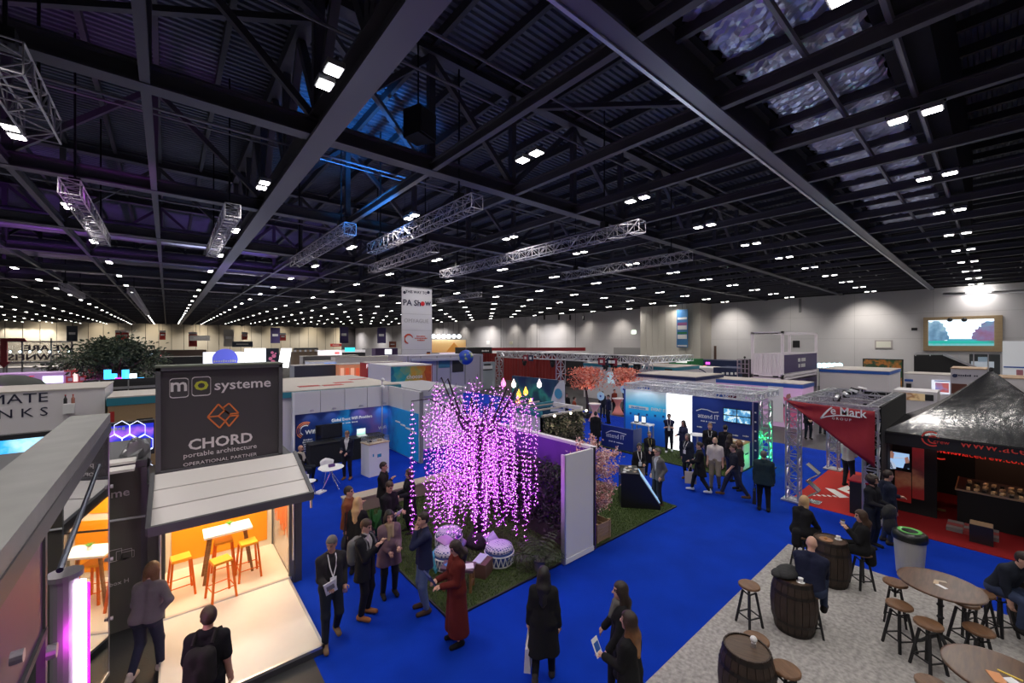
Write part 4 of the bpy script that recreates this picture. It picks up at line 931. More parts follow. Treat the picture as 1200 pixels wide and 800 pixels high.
# ---- pink blossom tree in a crate
bt = thing('blossom_tree', 'pink artificial blossom tree in wooden crate beside the white panel', 'tree', (8.5, 6.72, .03))
cr_ = MB(); CRW = wood('crate_wood', (.4, .26, .15), (.28, .17, .09))
for z in (.02, .17, .32): 
    for a, c in (((-.26, -.27), (.26, -.25)), ((-.26, .25), (.26, .27)), ((-.27, -.26), (-.25, .26)), ((.25, -.26), (.27, .26))): MB().box((a[0], a[1], z), (c[0], c[1], z + .135)).build('plank', CRW, bt)
for x_ in (-.25, .25):
    for y_ in (-.25, .25): MB().cbox((x_, y_, .24), (.06, .06, .48)).build('crate_post', CRW, bt)
MB().tube([(0, 0, .1), (.05, .02, .8), (-.05, .05, 1.5), (.05, .1, 2.2)], [.05, .045, .04, .02], 7).build('trunk', mat('bark_brown', (.12, .07, .05), .8), bt)
brs = []
for k in range(16):
    z = .6 + k * .105; a = k * 2.3; L_ = random.uniform(.35, .6); e = Vector((math.cos(a) * L_, math.sin(a) * L_, z + .3)); brs.append((Vector((0, .05, z)), e)); MB().tube([(0, .05, z), e], [.015, .006], 5).build('branch', MATS['bark_brown'], bt)
def blp():
    p_, e_ = random.choice(brs); q = p_.lerp(e_, random.uniform(.4, 1.1)); return (q + Vector((random.gauss(0, .07), random.gauss(0, .07), random.gauss(0, .07))), (random.uniform(-1, 1), random.uniform(-1, 1), random.uniform(-1, 1)))
leaves('blossom', [mat('blossom_pink', (.85, .52, .46), .7), mat('blossom_pale', (.9, .7, .62), .7), mat('blossom_deep', (.65, .3, .27), .7)], bt, 3200, blp, .075)
# ---- black kiosk with sloping screen
kk = thing('kiosk', 'black exhibition kiosk with sloping touch screen on the small lawn', 'kiosk', (10.6, 7.4, .03), math.radians(-50))
MB().slab([(0, 0, 0), (1.15, 0, 0), (1.15, 0, .12), (.55, 0, 1.02), (0, 0, 1.02)], (0, .85, 0)).build('body', mat('kiosk_black', (.012, .012, .015), .35), kk)
MB().slab([(1.14, .08, .17), (1.14, .78, .17), (.6, .78, .98), (.6, .08, .98)], (.018, 0, .012)).build('screen', mat('kiosk_screen', (.3, .45, .6), .2, emit=.9, ecol=(.35, .55, .8)), kk)
MB().box((-.02, -.02, 1.02), (.56, .87, 1.05)).build('counter_top', MATS['kiosk_black'], kk)
for k in range(8):
    R_ = Matrix.Rotation(math.radians(-50), 3, 'Z') @ Vector((random.uniform(.1, .5), .08 + k * .095, 0)); o = box('leaflet', (-.05, -.035, 0), (.05, .035, .02), (BWHITE, mat('card_tan', (.5, .4, .3), .6))[k % 2]); o.location = (10.6 + R_.x, 7.4 + R_.y, 1.081); o.rotation_euler = (0, 0, random.uniform(-1, 0)); tag(o, 'small leaflet pile on the black kiosk counter', 'leaflet', 'leaflets on the black kiosk')
R_ = Matrix.Rotation(math.radians(-50), 3, 'Z') @ Vector((.12, .12, 0)); cp = thing('paper_cup', 'white paper cup on the near corner of the black kiosk', 'cup', (10.6 + R_.x, 7.4 + R_.y, 1.081)); MB().lathe([(.03, 0), (.042, .1)], n=12).build('cup', BWHITE, cp)
# ================================================================ LATTICE TRUSS
def lattice(name, par, a, b, s=.29, r=.022, m=None, n=None):
    """square four-chord lattice truss from a to b: chords and bracing"""
    m = m or ALU; a = Vector(a); b = Vector(b); d = (b - a); L = d.length; d.normalize()
    up = Vector((0, 0, 1)) if abs(d.z) < .9 else Vector((1, 0, 0)); u = d.cross(up).normalized() * (s / 2); v = u.cross(d).normalized() * (s / 2)
    cs = [u + v, u - v, -u - v, -u + v]; k = n or max(2, int(round(L / (s * 1.1))))
    t = par if name is None else thing(name, None, None, tuple(a), 0)
    off = Vector((0, 0, 0)) if name is None else a
    for c in cs: MB().tube([a + c - off, b + c - off], r, 5).build('chord', m, t)
    w = MB()
    for i in range(k):
        p = a.lerp(b, i / k) - off; q = a.lerp(b, (i + 1) / k) - off
        for j in range(4):
            c, e = cs[j], cs[(j + 1) % 4]; w.bar(p + c, p + e, r * 1.1)
            w.bar(p + (c if (i + j) % 2 else e), q + (e if (i + j) % 2 else c), r * 1.1)
    w.bar(b + cs[0] - off, b + cs[1] - off, r); w.bar(b + cs[1] - off, b + cs[2] - off, r); w.bar(b + cs[2] - off, b + cs[3] - off, r); w.bar(b + cs[0] - off, b + cs[3] - off, r)
    w.build('bracing', m, t, kind='stuff'); return t
def at0(t): t.location = (0, 0, 0); return t
# ================================================================ EVENT-IT STAND
XS = 18.25; ZS = 2.62
ev = thing('exhibition_stand', 'bright blue event technology stand with lit white panel and wall screen', 'stand', (XS, 9.5, 0))
yl = PX(733, 460, XS).y; ya = PX(781, 465, XS).y; yb = PX(811, 468, XS).y; yc = PX(883, 480, XS).y; yd = PX(889, 480, XS).y
mbx((XS, ya, 0), (XS + .1, yl, ZS), ramp_mat('print_sky_blue', [(0, (.01, .06, .42)), (.45, (.01, .14, .62)), (.72, (.03, .5, .8)), (1, (.72, .85, .9))], 'Z', .385, .0, noise=.06, emit=.28), 'printed_panel', ev)
wp = mbx((XS - .01, yb, 0), (XS + .1, ya, ZS), mat('lightbox_white', (1, 1, 1), .4, emit=1.5, ecol=(.93, .97, 1)), 'light_panel', ev)
mbx((XS, yc, 0), (XS + .1, yb, ZS), mat('print_navy', (.012, .035, .22), .5, emit=.12), 'printed_panel', ev)
mbx((XS - .05, yd, 0), (XS + .15, yc, ZS), mat('print_navy_dark', (.01, .02, .12), .5), 'end_post', ev); mbx((XS - .06, yc - .02, 0), (XS - .03, yc + .03, ZS), ALU, 'edge_profile', ev)
for k in range(5): shift2(MB().cbox((XS - .06, (yc + yd) / 2, .7 + k * .38), (.01, .06, .06)).build('logo_dot', LTXT), ev)
mbx((XS, yl, 0), (XS + 2.4, yl + .1, ZS), mat('print_blue_side', (.01, .09, .45), .5), 'side_panel', ev)
def letX(s, size, px, py, X, m, par, sx=1, bold=0.0, **k):
    q = PX(px, py, X); o = text(s, size, m, None, MXn(X - .006, q.y, q.z), 'lettering', .003, sx, k.get('align', 'CENTER'), bold); return shift2(o, par)
letX('EVENT IT', .22, 771.5, 480.5, XS, BWHITE, ev, .88, .005)
q0 = PX(737, 474, XS); q1 = PX(760, 481, XS); mbx((XS - .012, q1.y, q1.z), (XS - .002, q0.y, q0.z), BWHITE, 'label_strip', ev); letX('~loolloooo', .17, 748.5, 478, XS - .012, mat('text_blue', (.05, .3, .7), .5), ev, .9)
for k in range(5):
    q = PX(739 + k * 9.6, 484 + k * 1.0, XS); shift2(MB().cbox((XS - .006, q.y, q.z), (.01, .1, .1)).build('icon', mat('icon_blue', (.01, .05, .3), .5)), ev)
letX('attend IT', .27, 830, 488, XS, LTXT, ev, .92, .002); letX('~lool lo ooloooo', .08, 830, 494, XS, LTXT, ev, .9)
def swoosh(pts, par, X, w_=.035, m=None):
    b = MB(); P3 = [PX(x, y, X) for x, y in pts]
    for p_, q_ in zip(P3, P3[1:]): b.bar(p_ + Vector((-.008, 0, 0)), q_ + Vector((-.008, 0, 0)), .008, w_)
    shift2(b.build('logo_swoosh', m or LTXT), par)
swoosh([(816, 481), (822, 479), (829, 480), (836, 483), (842, 483)], ev, XS)
for (px, py) in ((820, 500), (862, 510), (874, 511)): letX('~oolo', .1, px, py, XS, LTXT, ev)
q0 = PX(849, 478, XS); q1 = PX(880, 497, XS)
tv = thing('wall_screen', None, None, (0, 0, 0)); tv.parent = ev
shift2(MB().box((XS - .07, q1.y - .03, q1.z - .03), (XS - .01, q0.y + .03, q0.z + .03)).build('bezel', BLACK), tv)
my, mz = (q0.y + q1.y) / 2, (q0.z + q1.z) / 2
for i, (a, b_, c, d_) in enumerate(((q1.y, my - .02, mz + .02, q0.z), (my + .02, q0.y, mz + .02, q0.z), (q1.y, my - .02, q1.z, mz - .02), (my + .02, q0.y, q1.z, mz - .02))):
    shift2(MB().box((XS - .075, a, c), (XS - .07, b_, d_)).build('screen_tile', ramp_mat('screen_mix%d' % i, [(0, (.02, .05, .15)), (.42, (.1, .35, .6)), (.52, (.75, .85, .9)), (.62, (.2, .6, .65)), (1, (.9, .95, 1))], 'Y', .05, .5, emit=1.0, noise=1.6, nscale=3.5 + i)), tv)
# truss roof over the stand
rf = at0(thing('roof_truss_grid', 'aluminium lattice truss grid on top of the blue event stand', 'truss'))
za = ZS + .18; TW = mat('truss_white', (.7, .7, .74), .4, .3)
for y in (yl, (yl + yb) / 2, yb, yc + .1): lattice(None, rf, (XS + .05, y, za), (XS + 2.85, y, za), .26, .02, TW)
for x in (XS + .05, XS + 1.45, XS + 2.85): lattice(None, rf, (x, yc, za), (x, yl, za), .26, .022, TW)
# green lit truss tower
gt = at0(thing('truss_tower', 'lattice truss tower glowing green at the right end of the blue stand', 'truss'))
g0 = PX(897, 535, XS + .2); GX = XS + .2; GY = g0.y
lattice(None, gt, (GX, GY, .05), (GX, GY, ZS + .1), .36, .028, None, 7); mbx((GX - .3, GY - .3, 0), (GX + .3, GY + .3, .05), DKMETAL, 'base_plate', gt)
MB().tube([(GX, GY, .06), (GX, GY, .22)], .1, 10).build('uplighter', BLACK, gt)
lamp('tower_light', 'POINT', (GX, GY, .35), 22, (.02, 1, .2), size=.08); lamp('tower_light', 'POINT', (GX, GY, 1.2), 16, (.02, 1, .2), size=.05)
for k, (x, y, e) in enumerate(((XS - .9, (ya + yl) / 2, 30), (XS - .9, (yb + yc) / 2 + .7, 18))): lamp('stand_spot', 'SPOT', (x, y, ZS + .6), e, (.8, .9, 1), (XS, y, 1.7), .05, 80)
# white desk, low sign, counter, pedestal
wd = thing('desk', 'tall white desk with screens in front of the blue printed panel', 'desk', tuple(PX(753, 520, XS - .5).xy) + (.03,))
MB().cbox((0, 0, 1.05), (.5, 1.0, .06)).build('desk_top', BWHITE, wd)
for x in (-.2, .2):
    for y in (-.45, .45): MB().cbox((x, y, .51), (.05, .05, 1.02)).build('leg', ALU, wd)
b0 = wd.location
for lab, dy in (('tablet on a stand at the left end of the white desk', .3), ('dark display beside the tablet on the white desk', -.1)):
    o = thing('tablet', lab, 'tablet', (b0.x - .05, b0.y + dy, b0.z + 1.08)); MB().cbox((0, 0, .02), (.16, .16, .04)).build('foot', BLACK, o); MB().cbox((0, 0, .2), (.03, .25, .34)).build('body', BLACK, o); MB().cbox((-.018, 0, .2), (.005, .21, .28)).build('screen', mat('tablet_screen', (.7, .75, .8), .3, emit=1.0 if dy > 0 else .1), o)
sn = thing('low_sign', 'low navy sign board with white lettering standing on the lawn strip', 'sign', (16.2, 12.1, .03))
ys0 = PX(705, 510, 16.2).y; ys1 = PX(742, 515, 16.2).y; zs = PX(722, 500, 16.2).z
mbx((16.2, ys1, .03), (16.28, ys0, zs), mat('print_navy2', (.012, .03, .2), .5), 'board', sn); mbx((16.28, ys1, .03), (16.9, ys1 + .06, zs), MATS['print_navy2'], 'side_board', sn)
letX('attend IT', .3, 721, 511, 16.2, LTXT, sn, .95); letX('~lool lo ooloooo', .09, 722, 518, 16.2, LTXT, sn); swoosh([(710, 507), (716, 504.5), (724, 506), (734, 509)], sn, 16.2)
ct = thing('counter', 'open white counter with pale wooden top at the right of the blue stand', 'counter', (17.65, 6.98, .03))
MB().box((-.35, -.55, .98), (.4, .75, 1.03)).build('counter_top', wood('ply', (.6, .4, .2), (.5, .32, .15)), ct)
for y in (-.55, .7): MB().box((-.3, y, 0), (.35, y + .04, .98)).build('side_board', BWHITE, ct)
for z in (.05, .5): MB().box((-.28, -.51, z), (.35, .7, z + .03)).build('shelf', MATS['ply'], ct)
MB().box((.33, -.51, .05), (.36, .7, .98)).build('back_board', GREY, ct)
o = text('attend', .12, mat('text_navy', (.02, .03, .15), .5), ct, Matrix.Translation((0, -.556, .6)) @ Matrix.Rotation(math.radians(90), 4, 'X'))
for k, (x, y) in enumerate(((-.1, .3), (.05, -.1), (.1, -.35))): q = box('paper_sheet', (17.65 + x - .1, 6.98 + y - .07, 1.061), (17.65 + x + .1, 6.98 + y + .07, 1.075), BWHITE); tag(q, ('white sheet at the far end', 'white sheet at the middle', 'white sheet at the near end')[k] + ' of the pale wooden counter', 'paper')
pd_ = thing('pedestal_table', 'small round white table beside the lit white panel', 'table', tuple(PX(817, 536, 17.4).xy) + (.03,))
MB().lathe([(.32, 1.05), (.34, 1.07), (.32, 1.09)], n=24).build('tabletop', BWHITE, pd_); MB().tube([(0, 0, 0), (0, 0, 1.05)], .035, 10).build('column', ALU, pd_); MB().lathe([(.24, 0), (.24, .02), (.05, .04)], n=20).build('foot', ALU, pd_)
# ================================================================ RED TRUSS STAND
RX, RY0, RY1, RZ, RX1 = 15.35, 2.3, 4.2, 3.2, 20.3
rs = thing('truss_stand', 'aluminium truss frame stand with triangular red banner and black side wall', 'stand', (RX, 3.2, 0))
def sub(nm, a, b_, s=.27, r=.02):
    e = thing(nm, None, None, (0, 0, 0)); e.parent = rs; l = rs.location; lattice(None, e, Vector(a) - l, Vector(b_) - l, s, r); return e
for (x, y) in ((RX, RY0), (RX, RY1), (RX1, RY1), (RX1, RY0)):
    sub('truss_post', (x, y, .06), (x, y, RZ), .33, .026); mbx((x - .28, y - .28, .012), (x + .28, y + .28, .06), ALU, 'base_plate', rs)
for a, b_ in (((RX, RY0), (RX, RY1)), ((RX1, RY0), (RX1, RY1)), ((RX, RY0), (RX1, RY0)), ((RX, RY1), (RX1, RY1)), ((RX + 1.6, RY0), (RX + 1.6, RY1)), ((RX + 3.3, RY0), (RX + 3.3, RY1))): sub('truss_beam', (*a, RZ - .1), (*b_, RZ - .1))
BAN = mat('banner_red', (.33, .018, .03), .65, bump=.3, bscale=3)
n = 10; A_, B_, C_ = Vector((RX - .22, RY1 + .15, RZ + .02)), Vector((RX - .22, RY0 - .1, RZ - .06)), Vector((RX - .22, RY0 - .1, 1.55)); vs = []; fs = []
for i in range(n + 1):
    for j in range(n + 1):
        p = A_.lerp(B_, i / n); q = A_.lerp(C_, i / n); v = p.lerp(q, j / n); v.x += .03 * math.sin(i * 1.3 + j * .8); vs.append(v)
for i in range(n):
    for j in range(n): a = i * (n + 1) + j; fs.append((a, a + 1, a + n + 2, a + n + 1))
bn_ = MB().add(vs, fs).build('banner', BAN, None, smooth=True); shift2(bn_, rs); sm = bn_.modifiers.new('thickness', 'SOLIDIFY'); sm.thickness = .012
letX('e Mark', .34, 993.5, 483, RX - .27, LTXT, rs, .85, .004); letX('G R O U P', .1, 986, 491, RX - .27, LTXT, rs)
swoosh([(962, 490), (966, 485), (971, 480), (975, 477)], rs, RX - .27, .045); swoosh([(962, 490), (968, 488), (980, 486.5), (995, 487), (1008, 489)], rs, RX - .27, .03)
mbx((RX + .1, RY0 - .2, .012), (RX1, RY0 - .14, RZ + .05), mat('curtain_black', (.01, .01, .012), .9), 'side_wall', rs); mbx((RX1, RY0 - .14, .012), (RX1 + .06, RY0 + 1.0, RZ), MATS['curtain_black'], 'rear_wall', rs)
cn_ = thing('counter', 'small red topped black counter inside the red truss stand', 'counter', (15.75, 2.62, .012)); MB().box((-.25, -.2, 0), (.4, .2, .95)).build('body', BLACK, cn_); MB().box((-.28, -.23, .95), (.43, .23, .99)).build('counter_top', mat('red_top', (.45, .02, .03), .5), cn_)
ck = thing('literature_rack', 'zigzag wire literature rack with leaflets on the red carpet', 'rack', tuple(P(953, 588, .012)))
WIRE = mat('chrome', (.7, .7, .72), .2, .95)
for k in range(4):
    z = .12 + k * .27; dx = .16 * (1 if k % 2 else -1)
    MB().add([(-.15, -dx, z), (.15, -dx, z), (.15, dx, z + .24), (-.15, dx, z + .24), (-.15, -dx, z + .012), (.15, -dx, z + .012), (.15, dx, z + .252), (-.15, dx, z + .252)], [(0, 3, 2, 1), (4, 5, 6, 7), (0, 1, 5, 4), (1, 2, 6, 5), (2, 3, 7, 6), (3, 0, 4, 7)]).build('leaflet_tray', (mat('tray_dark', (.08, .05, .05), .5), mat('tray_grey', (.35, .33, .33), .5))[k % 2], ck)
    for s_ in (-.16, .16): MB().tube([(s_, -dx, z), (s_, dx, z + .26)], .012, 5).build('side_wire', WIRE, ck)
MB().box((-.2, -.2, 0), (.2, .2, .02)).build('foot', WIRE, ck)
for k in range(7): q = thing('stage_lamp', 'small stage lamp on the roof truss of the red stand', 'lamp', (RX + .5 + k * .62, RY0 + .9 + .1 * (k % 2), RZ + .05), .3 * k, 'lamps on the red stand roof'); MB().tube([(-.12, 0, .08), (.12, 0, .14)], .06, 8).build('lamp_body', (ALU, DKMETAL)[k % 2], q); MB().box((-.02, -.09, 0), (.02, .09, .1)).build('yoke', BLACK, q)
# ================================================================ BLACK TENT
gz = thing('gazebo', 'glossy black pop-up tent with red web address on the valance', 'tent', (18, .1, 0))
GX0, GX1, GY0, GY1, GE, GA = 16.0, 20.0, -1.95, 2.15, 2.5, 4.3
TENT = mat('tent_fabric', (.022, .022, .025), .22, bump=.42, bscale=4.5, spec=.9); TENTM = mat('tent_matt', (.012, .012, .014), .6)
cs = [Vector((GX0, GY1, GE)), Vector((GX0, GY0, GE)), Vector((GX1, GY0, GE)), Vector((GX1, GY1, GE))]; ap = Vector((18, .1, GA))
for k in range(4):
    a, c = cs[k], cs[(k + 1) % 4]; n = 10; vs = []; fs = []
    for i in range(n + 1):
        for j in range(n + 1):
            f_ = j / n; p = a.lerp(c, i / n); q = p.lerp(ap, f_); q.z -= .16 * math.sin(math.pi * f_) ; q.z -= .1 * math.sin(math.pi * i / n) * math.sin(math.pi * f_) ; vs.append(q)
    for i in range(n):
        for j in range(n): t = i * (n + 1) + j; fs.append((t, t + 1, t + n + 2, t + n + 1))
    shift2(MB().add(vs, fs).build('roof_panel', TENT, None, smooth=True), gz)
    shift2(MB().slab([a, c, c - Vector((0, 0, .36)), a - Vector((0, 0, .36))], (.01, .01, 0)).build('valance', TENTM), gz)
    shift2(MB().bar(Vector((a.x, a.y, .012)), a, .06).build('post', DKMETAL), gz)
    shift2(MB().bar(a - Vector((0, 0, .05)), c - Vector((0, 0, .05)), .04).build('eave_bar', DKMETAL), gz)
MB().lathe([(.05, 0), (.03, .08)], (0, 0, GA - .02), 8).build('apex_cap', TENTM, gz)
REDT = mat('red_lettering', (.7, .06, .04), .5); REDE = mat('red_lit_lettering', (.6, .04, .03), .5, emit=.5, ecol=(.8, .03, .02))
qv = PX(1125, 519, GX0); o = text('www.acecrew.co.uk', .3, REDT, None, MXn(GX0 - .012, qv.y, qv.z), 'lettering', .003, 1.0, 'LEFT'); shift2(o, gz)
def ring(cx, cy, X, r, a0, a1, w_, m, par):
    c = PX(cx, cy, X); b = MB(); N = 14; pts = [Vector((X - .012, c.y - r * math.cos(math.radians(a0 + (a1 - a0) * i / N)), c.z + r * math.sin(math.radians(a0 + (a1 - a0) * i / N)))) for i in range(N + 1)]
    for p_, q_ in zip(pts, pts[1:]): b.bar(p_, q_, .006, w_)
    shift2(b.build('logo_ring', m), par)
ring(1092, 514, GX0, .19, 60, 300, .035, REDT, gz); ring(1094, 515, GX0, .1, 60, 300, .03, REDT, gz); letX('ace', .12, 1096, 513, GX0, REDT, gz); letX('crew', .15, 1103, 518, GX0, REDT, gz)
mbx((GX1 - .06, GY0, .012), (GX1, GY1, GE), MATS['curtain_black'], 'rear_wall', gz); mbx((GX0 + .3, GY1 - .06, .012), (GX1, GY1, GE), MATS['curtain_black'], 'side_wall', gz); mbx((GX0 + 1, GY0, .012), (GX1, GY0 + .05, GE), MATS['curtain_black'], 'side_wall', gz)
mbx((GX1 - .09, GY0 + .3, .3), (GX1 - .06, GY1 - 1.7, GE - .25), mat('rear_print', (.05, .035, .03), .6), 'rear_print', gz)
lr = GX1 - .1
for s, sz, px, py in (('ace crew', .26, 1107, 528, ), ('www.acecrew.co.uk', .24, 1152, 535)): letX(s, sz, px, py, lr, REDE, gz)
ring(1102, 530, lr, .22, 90, 300, .04, REDE, gz)
# tv and poster on a black stand wall inside the tent
TX = 16.9
tvw = thing('display_screen', 'black display wall inside the tent with tv and red poster', 'display', (TX, 1.5, 0))
y0 = PX(1024, 540, TX).y; y1 = PX(1098, 540, TX).y
mbx((TX, y1, .012), (TX + .06, min(y0, GY1 - .1), 2.3), MATS['curtain_black'], 'board', tvw)
q0 = PX(1027, 525, TX); q1 = PX(1067, 550, TX)
mbx((TX - .06, q1.y, q1.z), (TX - .005, q0.y, q0.z), BLACK, 'tv_bezel', tvw)
mbx((TX - .065, q1.y + .02, q1.z + .02), (TX - .06, q0.y - .02, q0.z - .02), mat('tv_sky', (.3, .5, .75), .3, emit=.9, ecol=(.35, .55, .85)), 'tv_screen', tvw)
def scr(pts, m, nm): shift2(MB().slab([PX(x, y, TX - .066) for x, y in pts], (-.003, 0, 0)).build(nm, m), tvw)
DKS = mat('tv_dark', (.02, .03, .06), .5, emit=.05); FLS = mat('tv_skin', (.5, .25, .18), .5, emit=.5); SHS = mat('tv_shirt', (.5, .6, .75), .5, emit=.7)
scr([(1028, 549), (1029, 541), (1036, 538), (1044, 541), (1047, 549)], DKS, 'screen_figure'); scr([(1041, 549), (1038, 538), (1041, 535), (1050, 545), (1050, 549)], SHS, 'screen_figure'); scr([(1041, 536), (1040, 530), (1045, 528), (1048, 531), (1047, 537)], FLS, 'screen_face'); scr([(1031, 533), (1035, 528), (1039, 535), (1038, 538)], FLS, 'screen_hand'); scr([(1058, 549), (1060, 543), (1066, 541), (1066, 549)], DKS, 'screen_figure'); scr([(1061, 543), (1060, 536), (1064, 535), (1066, 542)], FLS, 'screen_face'); scr([(1047, 535), (1061, 536), (1061, 537), (1047, 537)], SHS, 'screen_beam')
q0 = PX(1069, 524, TX); q1 = PX(1083, 586, TX)
mbx((TX - .03, q1.y, q1.z), (TX - .005, q0.y, q0.z), ramp_mat('poster_red', [(0, (.3, .01, .01)), (.45, (.22, .02, .015)), (.6, (.3, .12, .06)), (.75, (.1, .02, .02)), (1, (.25, .02, .02))], 'Z', .5, .1, noise=.4, nscale=4, emit=.2), 'poster', tvw)
mbx((TX - .03, PX(1049, 555, TX).y, .3), (TX - .008, q0.y + .02, 1.2), MATS['poster_red'], 'poster', tvw)
for k, (px, py, w_) in enumerate(((1070, 590, .9), )):
    q = P(px, py, .06); MB().bar((q.x, q.y - .7, .06), (q.x, q.y + .6, .06), .06).build('timber_batten', LEGW)
    tag(bpy.data.objects['timber_batten'], 'pale timber batten lying on the dark red carpet at the tent', 'timber')
# display tables inside
def bench_table(nm, lab, a, b_, h):
    t = thing(nm, lab, 'table', ((a[0] + b_[0]) / 2, (a[1] + b_[1]) / 2, .012)); mbx((a[0], a[1], h - .04), (b_[0], b_[1], h), mat('case_black', (.014, .013, .013), .4), 'tabletop', t); mbx((a[0] + .03, a[1] + .03, .012), (b_[0] - .03, b_[1] - .03, h - .04), MATS['curtain_black'], 'skirt', t)
    mbx((a[0] - .01, a[1] - .01, h - .03), (a[0] + .01, b_[1] + .01, h + .012), mat('brass_trim', (.5, .36, .18), .35, .6), 'edge_trim', t); mbx((a[0], b_[1] - .01, h - .03), (b_[0], b_[1] + .012, h + .012), MATS['brass_trim'], 'edge_trim', t); return t
bench_table('display_table', 'long black display case table with rows of tan tools inside the tent', (17.0, -1.7), (18.6, .75), .95)
TAN = mat('tool_tan', (.7, .5, .28), .5, emit=0)
for r_ in range(3):
    for k in range(14): o = MB().cbox((0, 0, .03), (.16, .07, .06)).build('tool_case', (TAN, BLACK)[(k + r_) % 3 == 2]); o.location = (17.2 + r_ * .42, -1.5 + k * .155, .951 + .0); o.rotation_euler = (0, 0, random.uniform(-.3, .3)); tag(o, f'small {("tan", "black")[(k + r_) % 3 == 2]} tool, {ORD[13 - k]} from the left in the {("front", "middle", "rear")[r_]} row on the display table', 'tool', 'tools on the tent display table')
bench_table('display_table', 'low black case with brass edge in front of the display table', (16.2, -1.9), (16.85, -.55), .62)
q = P(1132, 622, .012)
for k in range(3):
    for j in range(3): o = box('magazine_stack', (-.11, -.15, 0), (.11, .15, .1), (mat('mag_grey', (.2, .18, .18), .5), mat('mag_red', (.3, .05, .05), .5))[(k + j) % 2]); o.location = (q.x + j * .24 - .2, q.y - k * .31 + .2, .012 + .0); tag(o, 'bundle of leaflets on the red carpet before the tent', 'leaflets', 'leaflet bundles at the tent')
q = P(1150, 612, .5); o = MB().box((-.2, -.2, 0), (.2, .2, .45)).build('flight_case', MATS['case_black']); o.location = (q.x, q.y, .012); MB().box((-.19, -.19, .45), (.19, .19, .455)).build('lid_board', mat('ply_dull', (.3, .2, .12), .6), o); tag(o, 'small black case with plywood lid beside the leaflet bundles', 'case')
lamp('tent_light', 'POINT', (18.3, -.4, 2.2), 24, (1, .6, .4), size=.2); lamp('tent_light', 'POINT', (16.6, 1.2, 2.3), 5, (1, .5, .4), size=.2)
# ================================================================ THE CROWD
person('p1', 172, 792, 'woman in grey cardigan with dark yoke leaning at the dark panel, hand on hip', 1.68, 150, fem=True, top=(.16, .145, .16), bottom=(.025, .028, .055), shoe=(.5, .44, .38), hair='bob', hc='ginger', R='hip', L='fwd', lean=10, step=.3, topname='cardigan', botname='jeans', wide=1.12)
person('p2', 243, 879, 'man in black polo shirt with a black backpack at the white ramp', 1.78, 160, top=(.012, .012, .014), bottom=(.015, .015, .02), hc='brown', R='down', L='down', pack=(.02, .02, .024), topname='polo_shirt', sleeve=.5, yaw=-30, skin=1)
person('p3', 388, 752, 'man in dark sweater with white lanyard holding a white brochure on blue carpet', 1.8, 12, top=(.028, .026, .03), bottom=(.018, .022, .035), shoe=(.2, .13, .08), hc='grey', R='hold', L='pocket', lany=True, step=.25, topname='sweater', botname='jeans', yaw=35, nod=15, skin=1)
person('p4', 428, 722, 'man in long black coat with grey backpack and tan brown shoes', 1.8, 60, top=(.014, .013, .016), bottom=(.012, .012, .016), shoe=(.35, .14, .05), hc='brown', R='up', L='up', hem=.72, open_front=True, shirt=(.5, .48, .48), pack=(.16, .16, .17), topname='coat', nod=20)
person('p5', 456, 697, 'woman in mauve padded coat and tan scarf facing the camera', 1.7, 15, fem=True, top=(.16, .1, .13), bottom=(.012, .012, .016), hair='bob', hc='black', R='front', L='hold', hem=.66, scarf=(.33, .24, .16), topname='padded_coat', wide=1.12)
person('p6', 497, 715, 'tall man in navy jacket and blue jeans, hand at his chin, on the lawn edge', 1.86, -75, top=(.018, .022, .06), bottom=(.09, .13, .24), shoe=(.06, .035, .025), hc='dark', R='down', L='chin', botname='jeans', hem=.82)
person('p7', 535, 752, 'woman in long rust red dress holding a navy folder by the lawn', 1.72, -70, fem=True, top=(.11, .015, .012), bottom=None, shoe=(.012, .011, .012), hair='long', hc='dark', R='hold', L='hold', hem=.2, topname='dress', nod=25)
person('p8', 637, 797, 'woman with long black hair in long black coat seen from behind', 1.7, 176, fem=True, top=(.01, .01, .012), bottom=(.01, .01, .012), shoe=(.04, .035, .035), hair='long', hc='black', R='down', L='down', hem=.45, topname='coat', step=.25)
person('p9', 728, 822, 'brown haired woman in black coat with grey hood walking left', 1.69, -80, fem=True, top=(.014, .013, .015), bottom=(.012, .012, .016), hair='long', hc='dark', R='fwd', L='fwd', hem=.6, scarf=(.15, .145, .13), step=.3, topname='coat')
person('p10', 738, 873, 'woman with light brown hair ends and dark coat nearest the camera', 1.68, -110, fem=True, top=(.013, .012, .014), bottom=(.012, .012, .015), hair='long', hc='ombre', R='down', L='hold', hem=.5, topname='coat')
person('p11', 408, 660, 'man in rust brown jacket with black shoulder bag', 1.77, 70, top=(.2, .07, .03), bottom=(.05, .04, .035), hc='dark', R='down', L='up', hem=.85)
person('p12', 419, 672, 'woman with long straight blond hair in black, seen from behind', 1.67, 150, fem=True, top=(.012, .012, .014), bottom=(.012, .012, .015), hair='long', hc='blond', R='fwd', L='down', hem=.7, topname='coat')
person('p13', 449, 617, 'man in dark jacket with glasses behind the potted plants', 1.78, 70, top=(.018, .018, .024), hc='dark', R='up', L='down', hem=.85)
person('p14', 456, 651, 'man in black sweater bending his head over a white sheet', 1.77, 40, top=(.013, .012, .015), hc='brown', R='hold', L='hold', nod=25, topname='sweater')
person('p15', 480, 624, 'person in long black coat behind the hanging purple lights', 1.7, -70, fem=True, top=(.014, .012, .016), hair='bob', hc='brown', R='hold', L='hold', hem=.4, topname='coat')
person('p16', 407, 561, 'man in dark suit and tan shoes standing at the stand with the white table', 1.78, -20, top=(.012, .014, .03), bottom=(.012, .013, .025), shoe=(.3, .13, .05), hc='ginger', R='hold', L='front', hem=.84, open_front=True, shirt=(.6, .6, .62), topname='suit_jacket', nod=10)
